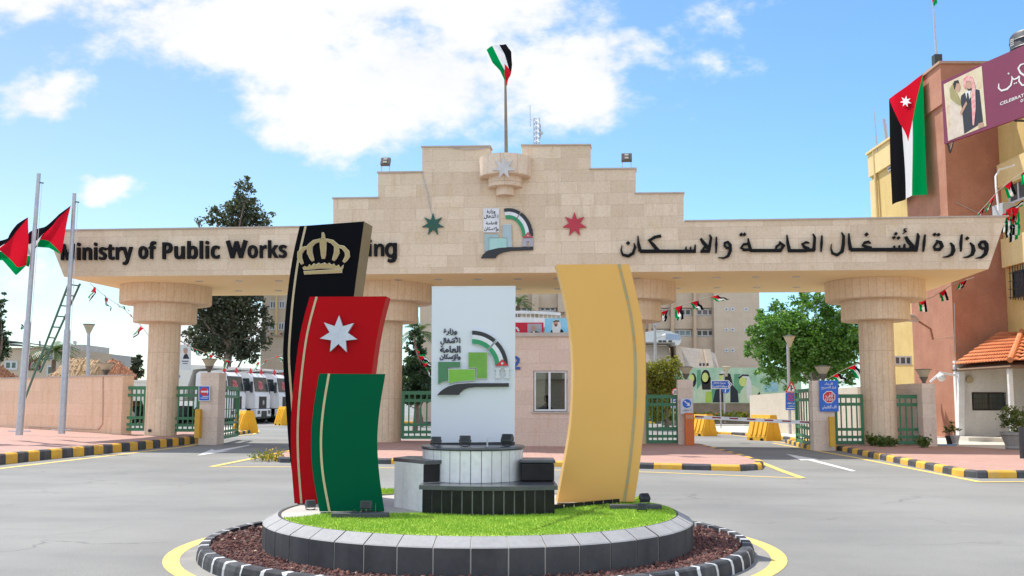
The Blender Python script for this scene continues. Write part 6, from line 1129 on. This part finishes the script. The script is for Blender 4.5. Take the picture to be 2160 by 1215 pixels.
m_rub = M('rubble_tan', (.42, .26, .13), (.52, .36, .20), 3, .95, bump=.6); m_rubl = M('rubble_pale_stone', (.60, .48, .33), rough=.95); m_red = M('red_earth', (.42, .17, .085), (.48, .22, .12), 2.5, .95, bump=.6)
mound([(88, 800), (110, 786), (128, 770), (142, 757), (165, 756), (185, 758), (205, 759), (216, 775), (226, 800)], 55, 'big tan rubble mound behind the left wall', [m_rub, m_rubl], 1.4); mound([(195, 790), (215, 768), (232, 758), (248, 764), (268, 776), (285, 792)], 62, 'red earth mound right of the tan rubble mound', [m_red, m_rub], 1.2); mound([(-40, 790), (-5, 770), (8, 778), (22, 788), (34, 794)], 60, 'red earth mound at the left picture edge', [m_red, m_rub], 1.2)
# ================================================================ TRUCKS
m_tw = M('truck_white', (.84, .85, .86), (.80, .81, .82), 1, .3, dirt=False); m_tgrey = M('truck_dark_plastic', (.03, .032, .036), rough=.5); m_tyre = M('tyre_rubber', (.02, .02, .021), rough=.9); m_body = M('tipper_cream_white', (.80, .79, .72), (.76, .75, .68), 1, .4); m_wsh = M('windscreen', (.03, .045, .05), (.06, .075, .075), 1.5, .12, spec=.3, dirt=False)
def make_truck(loc, rz, label):
    r_ = thing('tipper_truck', loc, label, 'truck', 'white tipper trucks parked in a row', rz=rz); T = MW[r_]
    def B(mb): mb.v = [T @ v for v in mb.v]; return mb
    sec = lambda y: [(0, y, .95), (.0, y, 1.75), (-.1, y, 2.0), (-.28, y, 2.95), (-.55, y, 3.18), (-1.95, y, 3.2), (-2.15, y, 3.05), (-2.2, y, .95)]
    mb = MB(); mb.prism([Vector(p) for p in sec(-1.22)], [Vector(p) for p in sec(1.22)]); B(mb).build('cab', m_tw, r_)
    mb = MB(); mb.prism([Vector((-.095, y, z)) for y, z in ((-1.08, 2.02), (1.08, 2.02))]+[Vector((-.272, y, z)) for y, z in ((1.04, 2.92), (-1.04, 2.92))], [Vector((-.06, y, z)) for y, z in ((-1.08, 2.02), (1.08, 2.02))]+[Vector((-.23, y, z)) for y, z in ((1.04, 2.92), (-1.04, 2.92))]); B(mb).build('windscreen', m_wsh, r_)
    mb = MB(); mb.box((.01, 0, 2.3), (.01, .7, .5)); mb2 = MB(); mb2.prism([Vector((-.1+.01-(.19*(z-2.02)), y, z)) for y, z in ((-.55, 2.2), (-.1, 2.12), (.25, 2.3), (.1, 2.66), (-.4, 2.7))], [Vector((-.08-(.19*(z-2.02)), y, z)) for y, z in ((-.55, 2.2), (-.1, 2.12), (.25, 2.3), (.1, 2.66), (-.4, 2.7))]); mb2.v = [v+Vector((.035, 0, 0)) for v in mb2.v]; B(mb2).build('red_decoration', M('red_ribbon', (.50, .05, .06), (.55, .3, .3), 5, .7), r_)
    mb = MB(); [mb.box((.012, 0, 1.05+.13*k), (.05, 1.15-.02*k, .075)) for k in range(5)]; mb.box((-.01, 0, 1.32), (.03, 1.25, .78)); B(mb).build('grille', m_tgrey, r_)
    mb = MB(); mb.lathe((0, 0, 0), [(.14, 0), (.16, .02), (.13, .03)], 16); mb.v = [Vector((.03+v.z, v.x, v.y+1.32)) for v in mb.v]; B(mb).build('emblem', m_steel, r_)
    mb = MB(); mb.box((-.1, 0, .66), (.42, 2.44, .52), bev=.06); B(mb).build('bumper', m_tw, r_); mb = MB(); mb.box((.0, 0, .62), (.25, .9, .36)); mb.box((-.5, 0, .42), (1.2, 2.2, .2)); B(mb).build('lower_grille', m_tgrey, r_)
    for s in (-1, 1):
        mb = MB(); mb.box((.085, s*.86, .72), (.08, .42, .22), bev=.02); B(mb).build('headlight', m_wsh, r_); mb = MB(); mb.box((-.2, s*1.42, 2.3), (.14, .2, .7), bev=.03); mb.tube([(-.3, s*1.2, 2.6), (-.22, s*1.4, 2.6)], .03, 5); B(mb).build('mirror', m_tgrey, r_)
        mb = MB(); mb.prism([Vector((x, s*1.225, z)) for x, z in ((-.32, 2.05), (-.45, 2.85), (-1.35, 2.85), (-1.4, 2.05))], [Vector((x, s*1.2, z)) for x, z in ((-.32, 2.05), (-.45, 2.85), (-1.35, 2.85), (-1.4, 2.05))]); B(mb).build('side_window', m_wsh, r_)
        mb = MB(); mb.box((-.95, s*1.215, 1.5), (1.2, .03, 1.0), bev=.01); mb.box((-1.4, s*1.235, 1.75), (.2, .03, .05)); B(mb).build('door', m_tw, r_)
        mb = MB(); mb.prism([Vector((x, s*1.25, z)) for x, z in ((-.55, .95), (-.8, 1.25), (-1.9, 1.25), (-2.15, .95))], [Vector((x, s*.9, z)) for x, z in ((-.55, .95), (-.8, 1.25), (-1.9, 1.25), (-2.15, .95))]); B(mb).build('wheel_arch', m_tgrey, r_)
        for x in (-1.35, -4.9, -6.25):
            mb = MB(); mb.lathe((0, 0, 0), [(.3, -.16), (.48, -.17), (.52, -.12), (.52, .12), (.48, .17), (.3, .16)], 24); mb.v = [Vector((x+v.x, s*1.05+v.z, .52+v.y)) for v in mb.v]; w = B(mb).build('wheel', m_tyre, r_, smooth=True); mb = MB(); mb.lathe((0, 0, 0), [(.31, 0), (.28, .03), (.12, .05), (.1, .1), (.01, .1)], 16); mb.v = [Vector((x+v.x, s*(1.2+v.z*.4), .52+v.y)) for v in mb.v]; B(mb).build('rim', m_steel, w)
    mb = MB(); mb.box((-4.6, 0, .95), (6.4, .9, .25)); mb.box((-3.4, 0, .8), (1.3, 2.1, .5)); mb.box((-3.3, 0, .75), (.9, 2.3, .55), bev=.05); B(mb).build('chassis', m_tgrey, r_)
    for y in (-1.25,): pass
    P_ = [(-2.55, 1.5), (-2.35, 1.9), (-2.15, 3.1), (-1.0, 3.42), (-1.0, 3.55), (-2.3, 3.62), (-2.75, 3.0), (-7.6, 2.75), (-7.9, 1.9), (-7.4, 1.35)]
    P_ = [(-2.9, 1.45), (-2.35, 3.3), (-1.1, 3.42), (-1.1, 3.54), (-3.1, 3.62), (-3.55, 2.75), (-7.8, 2.6), (-8.0, 1.9), (-7.4, 1.4)]
    mb = MB(); mb.prism([Vector((x, -1.25, z)) for x, z in P_], [Vector((x, 1.25, z)) for x, z in P_]); B(mb).build('tipper_body', m_body, r_); mb = MB(); [mb.box((x, s*1.27, 2.05), (.1, .05, 1.05)) for x in (-4.2, -5.2, -6.2, -7.2) for s in (-1, 1)]; mb.box((-5.7, -1.28, 2.62), (4.2, .08, .12)); mb.box((-5.7, 1.28, 2.62), (4.2, .08, .12)); B(mb).build('body_ribs', m_body, r_)
    mb = MB(); mb.lathe((0, 0, 0), [(.08, 0), (.1, .02)], 12); mb.v = [Vector((-3.3+v.x*1.6, -1.26-v.z, 2.9+v.y)) for v in mb.v]; B(mb).build('oval_badge', m_blue, r_)
    mb = MB(); [mb.prism([Vector((-.4, y, 3.18)), Vector((-.4, y+.28, 3.18)), Vector((-.5, y+.12, 3.5))], [Vector((-.6, y, 3.18)), Vector((-.6, y+.28, 3.18)), Vector((-.55, y+.12, 3.5))]) for y in (-1.0, .75)]; B(mb).build('red_pennant', m_sred, r_); return r_
hd_ = R(-8)           # heading: mostly to the right, a little toward the street
f0 = P(482, 885, 60)+Vector((.139, .99, 0))*1.22; trA = make_truck((f0.x, f0.y, 0), hd_, 'nearest white tipper truck, its long dump body behind the left fence'); w_ = Vector((-math.sin(hd_), math.cos(hd_), 0))
for k, l in ((1, 'second white truck in the row, its cab fully in view'), (2, 'third white truck in the row, its cab beside the black panel'), (3, 'farthest white truck, mostly hidden behind the black panel')):
    dup(trA, Vector((f0.x, f0.y, 0))+Vector((.8, 3.0, 0))*k, None, l)
# ================================================================ TREES
def crown_leaves(blobs, n, ls, mb, drop=.0, vert=0.):
    tot = sum(b[3]*b[4]*b[5] for b in blobs)
    for (x, y, z, rx, ry, rz_) in blobs:
        k = max(8, int(n*rx*ry*rz_/tot)); ncl = max(4, k//28)
        for c in range(ncl):
            v = Vector((rnd.gauss(0, 1), rnd.gauss(0, 1), rnd.gauss(0, 1))).normalized()*(rnd.random()**.4)*1.14; cc = Vector((x+v.x*rx, y+v.y*ry, z+v.z*rz_)); cr = rnd.uniform(.10, .22)*min(rx, rz_)*1.5
            for i in range(k//ncl):
                d = Vector((rnd.gauss(0, 1), rnd.gauss(0, 1), rnd.gauss(0, .8)))*cr*.6; p = cc+d; u = Vector((rnd.gauss(0, 1), rnd.gauss(0, 1), rnd.gauss(0, .6)-vert)).normalized(); w = u.cross(Vector((rnd.random()-.5, rnd.random()-.5, rnd.random()-.5))).normalized(); l = ls*rnd.uniform(.6, 1.3)
                mb.add([p, p+u*l*.5+w*l*.32, p+u*l, p+u*l*.5-w*l*.32], [(0, 1, 2, 3)])
def tree(name, base, label, blobs, n, ls, mat, trunk, cat='tree', vert=0., bark=None, group=None, dens=None):
    root = thing(name, base, label, cat, group); b = Vector(base); mb = MB(); h, r0 = trunk; pts = [b+Vector((rnd.uniform(-.1, .1)*k, rnd.uniform(-.1, .1)*k, h*k/4)) for k in range(5)]; mb.tube(pts, [r0*(1-.16*k) for k in range(5)], 8)
    for (x, y, z, rx, ry, rz_) in blobs:
        s = pts[min(4, max(1, int((z-rz_-b.z)/h*4)))]; e = Vector((x, y, z)); m_ = s.lerp(e, .5)+Vector((rnd.uniform(-.2, .2), rnd.uniform(-.2, .2), -.15)); mb.tube([s, m_, e], [r0*.28, r0*.2, r0*.07], 5)
        for q in range(4): v = Vector((rnd.uniform(-1, 1)*rx, rnd.uniform(-1, 1)*ry, rnd.uniform(-.6, 1)*rz_))*.75; mb.tube([m_.lerp(e, rnd.uniform(.3, 1)), e+v], [r0*.1, r0*.03], 4)
    mb.build('trunk', bark or m_bark, root); mb = MB(); crown_leaves(blobs, n, ls, mb, vert=vert); mb.build('crown', mat, root, fix=False); return root
def px_blobs(lst, D, dd=1.):
    out = []
    for x, y, rx, ry in lst: p = P(x, y, D+rnd.uniform(-dd, dd)); out.append((p.x, p.y, p.z, rx*D/F, rx*D/F*.9, ry*D/F))
    return out
m_euc = leafmat('eucalyptus_leaf', (.055, .075, .04), (.12, .13, .07)); m_map = leafmat('maple_leaf', (.065, .19, .025), (.20, .38, .06)); m_con = leafmat('conifer_needles', (.035, .075, .035), (.07, .13, .05)); m_hed = leafmat('yellow_hedge_leaf', (.14, .17, .014), (.38, .34, .025)); m_palm = leafmat('palm_leaf', (.05, .10, .03), (.12, .17, .05)); m_shr = leafmat('shrub_leaf', (.05, .11, .02), (.20, .22, .03))
D = 74; tree('eucalyptus_tree', (P(475, 860, D).x, D, 0), 'tall grey-green eucalyptus rising above the gate beam behind the trucks', px_blobs([(520, 400, 22, 24), (508, 440, 34, 30), (545, 455, 28, 24), (490, 470, 28, 26), (455, 462, 22, 22), (415, 468, 9, 9), (525, 500, 40, 40), (480, 530, 44, 40), (540, 560, 34, 40), (500, 600, 50, 45), (450, 620, 40, 40), (430, 665, 34, 30), (480, 670, 50, 45), (530, 655, 26, 40), (550, 690, 22, 26), (410, 650, 18, 16), (470, 725, 55, 30), (525, 730, 36, 28), (420, 715, 30, 26), (552, 628, 8, 24), (562, 716, 11, 12)], D, 1.4), 34000, .24, m_euc, (11, .38), vert=.6)
D = 54; tree('broadleaf_tree', (P(1720, 870, D).x, D, 0), 'big bright green broadleaf tree behind the right side of the gate', px_blobs([(1690, 640, 24, 26), (1655, 665, 34, 28), (1610, 672, 20, 20), (1630, 700, 42, 30), (1595, 715, 24, 20), (1585, 738, 22, 16), (1640, 745, 40, 30), (1690, 700, 36, 34), (1725, 640, 26, 22), (1755, 660, 30, 26), (1790, 670, 26, 30), (1740, 705, 34, 30), (1785, 725, 32, 30), (1690, 755, 36, 30), (1745, 765, 36, 28), (1620, 785, 26, 22), (1665, 800, 26, 16), (1790, 785, 26, 26), (1830, 700, 30, 60), (1700, 730, 60, 40), (1760, 720, 50, 50), (1660, 700, 40, 40), (1720, 780, 60, 24)], D, 1.6), 42000, .17, m_map, (5, .2), bark=M('pale_bark', (.34, .32, .28), (.26, .24, .2), 5, .9))
D = 50; b = P(876, 870, D); cone = [(875+rnd.uniform(-4, 4), 684+k*17, 7+k*3.6, 13) for k in range(10)]; tree('conifer_tree', (b.x, D, 0), 'dark green conifer behind the second column', px_blobs(cone, D, .3), 9000, .16, m_con, (4.2, .14))
D = 57; c2_ = [(895, 790, 22, 22), (860, 800, 18, 24), (905, 812, 14, 16)]; tree('evergreen_bush', (P(890, 870, D).x, D, 0), 'dark evergreen bush right of the conifer behind the green fence', px_blobs(c2_, D, .4), 2400, .2, m_con, (2, .1), 'bush')
def palm(px, py, D, ybase, n, L_, label, r_=.16):
    t = P(px, py, D); b = Vector((t.x, D, max(P(px, ybase, D).z, 0) if ybase < 840 else 0)); root = thing('palm_tree', b, label, 'palm'); MB().tube([b, b.lerp(t, .5), t], [r_*1.2, r_, r_*.9], 8).build('trunk', m_bark, root); mb = MB()
    for k in range(n):
        a = 6.283*k/n+rnd.uniform(-.2, .2); el = rnd.uniform(-.1, 1.1); d = Vector((math.cos(a)*math.cos(el), math.sin(a)*math.cos(el), math.sin(el))); pr = t; sd_ = Vector((-math.sin(a), math.cos(a), 0))
        for j in range(9):
            q = t+d*L_*(j+1)/9+Vector((0, 0, -L_*.55*((j+1)/9)**2)); w = L_*.26*math.sin(math.pi*(j+1.5)/11)
            for s in (-1, 1): 
                for e in (0, .5): c = pr.lerp(q, e); mb.add([c, c+(q-pr)*.4, c+sd_*s*w+(q-pr)*1.1+Vector((0, 0, -w*.35))], [(0, 1, 2)])
            pr = q
    mb.build('crown', m_palm, root, fix=False)
palm(884, 700, 60, 860, 22, 1.5, 'small palm behind the conifer beside the second column'); palm(115, 740, 68, 860, 26, 2.0, 'palm on the roofline of the low house behind the ladder'); palm(1092, 640, 76, 860, 22, 1.7, 'palm crown seen right of the white slab top')
D = 52; tree('round_hedge', (P(1405, 870, D).x, D, 0), 'rounded yellow-green hedge tree right of the gold panel', px_blobs([(1420, 770, 18, 18), (1395, 785, 24, 26), (1375, 800, 20, 34), (1415, 805, 20, 28), (1390, 835, 26, 30), (1350, 800, 20, 40), (1380, 866, 26, 20), (1420, 845, 18, 22)], D, .5), 20000, .11, m_hed, (1.6, .14), 'hedge')
D = 60; tree('pine_tree', (P(-14, 860, D).x, D, 0), 'dark pine cut by the left picture edge', px_blobs([(2, 640, 9, 26), (-6, 690, 16, 30), (8, 715, 12, 14), (-10, 740, 24, 20), (-30, 690, 26, 50)], D, .5), 9000, .17, m_con, (5, .2))
D = 80; tree('small_conifer', (P(290, 850, D).x, D, 0), 'small grey conifer left of the first column', px_blobs([(290, 748, 6, 8), (289, 760, 9, 10), (291, 774, 12, 12), (290, 788, 13, 10)], D, .2), 1500, .2, m_euc, (2.4, .1))
D = 57
m_flr = leafmat('red_flower', (.45, .10, .06), (.55, .22, .12)); 
for i, x in enumerate((1400, 1440, 1482, 1512, 1545, 1575)):
    b = P(x, 882, 58.5); tuft('flower_bush', (b.x, 58.5, .35), 120, .55, .9, [m_shr, m_shr, m_flr if i % 2 else m_hed], ('low flowering bush behind the green fence', 'low flowering bush left of the middle pier', 'yellow-green flower bush right of the middle pier', 'red flowering bush left of the direction sign pole', 'yellow-green flower bush right of the direction sign pole', 'red flowering bush at the end of the yard wall')[i], 'bush', .02, .16)
# weeds and pots
w = G(566, 973); tuft('weed_clump', (w.x, w.y, .0), 90, .34, .42, [m_weed, m_weed, m_yfl], 'yellow flowering weed clump at the left tip of the middle island', 'weed', .006, .05)
for i, (x, y, h) in enumerate(((1842, 940, .42), (1862, 942, .38), (1880, 942, .34), (1948, 944, .4))):
    p = G(x, y, .146); tuft('weed_clump', p, 60, h, .14, [m_weed, m_shr], ('weed clump at the left foot of the rightmost column', 'weed clump at the middle foot of the rightmost column', 'weed clump at the right foot of the rightmost column', 'weed clump at the foot of the right end pier')[i], 'weed', .006, .08)
def pot(px, py, D, r_, h, mat, label, plant_h, plant_r, n, square=False, name='flower_pot', z0=None):
    b = P(px, py, D); b = Vector((b.x, b.y, b.z if z0 is None else z0)); root = thing(name, b, label, 'plant pot'); MB().lathe(b, [(r_*.62, 0), (r_*.7, h*.1), (r_*.66, h*.2), (r_*.95, h*.8), (r_*1.05, h*.84), (r_*1.05, h), (r_*.9, h), (r_*.85, h*.85), (.01, h*.85)], 4 if square else 24, a0=.785 if square else 0, a1=2*PI+(.785 if square else 0)).build('pot', mat, root); c = b+Vector((0, 0, h+plant_h*.5))
    mb = MB(); crown_leaves([(c.x, c.y, c.z, plant_r, plant_r, plant_h*.5)], n, .07, mb); mb.build('plant', m_shr, root, fix=False); mb = MB(); mb.tube([b+Vector((0, 0, h*.8)), c], .02, 5); mb.build('stem', m_bark, root)
m_gpot = M('carved_grey_stone', (.33, .31, .28), (.25, .24, .22), 6, .9, bump=.5)
pot(2141, 937, 29, .38, .50, m_gpot, 'big carved stone pot with a round shrub before the porch post', .78, .33, 1500, z0=.147); pot(2003, 929, 32.2, .13, .28, m_dark, 'small dark pot with a leafy plant beside the hut corner', .42, .2, 160, z0=.146); pot(2015, 930, 32, .14, .3, m_steel, 'small pale grey pot with a leafy plant beside the dark pot', .3, .16, 120, z0=.146)
p = G(2158, 967, .146); MB().tube([p, p+Vector((0, 0, .75))], .07, 10).build('bollard', m_dark, label='black bollard at the right picture edge', cat='bollard')
p = P(1985, 931, 31.4); MB().box((p.x, p.y, .16), (.9, .12, .06)).build('blue_kerb_piece', M('faded_blue_paint', (.22, .36, .52), rough=.8), label='faded blue kerb piece by the right end pier', cat='kerb piece')
# ================================================================ BUNTING
m_cord = M('bunting_cord', (.42, .36, .30), rough=.9)
def bunting(pts, n, s, label, seed, per=None, span=(0, 1)):
    """a cord between real 3D points with small flags hanging from it"""
    q = random.Random(seed); pts = [Vector(p) for p in pts]; s *= .78; root = thing('bunting_string', pts[0], label, 'bunting', 'strings of small flags')
    def at(t):
        t *= len(pts)-1; i = min(int(t), len(pts)-2); return pts[i].lerp(pts[i+1], t-i)
    MB().tube([at(k/20) for k in range(21)], .012, 4).build('cord', m_cord, root)
    for k in range(n):
        t = span[0]+(span[1]-span[0])*(k+.5)/n; a = at(t-.0); d = (at(min(t+.02, 1))-at(max(t-.02, 0))).normalized(); ang = q.uniform(-2.5, .3); fl = (Vector((math.cos(ang), q.uniform(-.5, .5), math.sin(ang)*.7-.35))).normalized()*s*q.uniform(.9, 1.3); hh = s*.62
        flag('pennant', quadfn((a+d*hh*.5, a-d*hh*.5, a+d*hh*.5+fl, a-d*hh*.5+fl*q.uniform(.7, 1)+Vector((0, 0, -.08*s))), s*.16, 1.2, q.uniform(0, 6), (.4, .8, .5)), root, 9, 6)
pp = lambda x, y, D: P(x, y, D)
bunting([pp(190, 598, 38.5), pp(222, 625, 40), pp(262, 652, 42), pp(300, 690, 44), pp(330, 730, 46)], 6, .62, 'small flags trailing from the left end of the gate beam', 1)
bunting([pp(372, 716, 44), pp(410, 735, 45), pp(450, 750, 46), pp(488, 762, 47)], 7, .45, 'string of small flags sagging over the left pier lamp', 2)
bunting([pp(535, 767, 64), pp(572, 756, 66), pp(610, 742, 68)], 4, .62, 'string of small flags in front of the paired windows block', 3)
bunting([pp(1388, 660, 38), pp(1425, 648, 38), pp(1470, 634, 38), pp(1525, 619, 38)], 4, .62, 'small flags below the soffit right of the third column', 4)
bunting([pp(873, 730, 48), pp(885, 755, 48), pp(898, 775, 48), pp(915, 800, 48)], 5, .75, 'string of small flags draped down before the conifer', 5)
bunting([pp(1745, 800, 46), pp(1775, 782, 46), pp(1815, 764, 46)], 2, .7, 'two small flags in the shade of the broadleaf tree', 6)
bunting([pp(1925, 640, 34.5), pp(1965, 628, 34.2), pp(2010, 600, 33.8), pp(2055, 585, 33.5)], 3, .5, 'small flags strung under the right end of the beam to the tower', 7)
bunting([pp(2062, 452, 33.5), pp(2082, 430, 33.3), pp(2106, 402, 33), pp(2145, 372, 32.6), pp(2180, 350, 32.2)], 4, .62, 'small flags strung up across the shaded tower face to the upper window', 8)
def bunch(u, v): pass
cb0 = P(2140, 432, 30.6); root = thing('flag_bunch', cb0, 'bunch of crumpled small flags hanging at the right end of the gate', 'flag bunch')
for k, (x0, x1, y0, y1) in enumerate(((2114, 2122, 452, 490), (2122, 2134, 442, 505), (2130, 2144, 452, 514), (2136, 2150, 440, 500))):
    flag('pennant', quadfn((P(x0, y0, 30.5), P(x1, y0-3, 30.4), P(x0-1, y1, 30.4), P(x1+2, y1-8, 30.5)), .07, 2.2, k*2, (.3, 1, 0)), root, 16, 10)
flag('pennant', quadfn((P(2128, 440, 30.6), P(2136, 448, 30.6), P(2158, 425, 30.5), P(2156, 437, 30.5)), .08, 1.6, 1), root, 10, 8); MB().tube([P(2150, 470, 30.9), P(2138, 440, 30.6), P(2160, 428, 30.4)], .012, 4).build('cord', m_cord, root)
MB().tube([P(2107, 445, 34), P(2101, 395, 34.2), P(2100, 372, 34.4), P(2108, 358, 34.6), P(2140, 349, 34.6)], .035, 6).build('white_conduit', m_white, label='bent white conduit on the wall beside the upper window', cat='conduit')
# portrait poster behind the left fence
poster(facing(58), 376, 727, 403, 780, m_pwhite, 'portrait_poster', 'white portrait poster of a man left of the eucalyptus', parts=[('suit', m_suit, [[(386, 757), (389, 748), (395, 746), (400, 757)]]), ('hair', m_phair, [circ(392, 738, 5, 14)]), ('face', m_face, [circ(392, 741, 4.2, 14, 5.5)]), ('writing_lines', m_ntxt, [rect(384, 761, 398, 763), rect(386, 766, 396, 767.5)])])
# loose scraps of white grit and stains are part of the paving materials
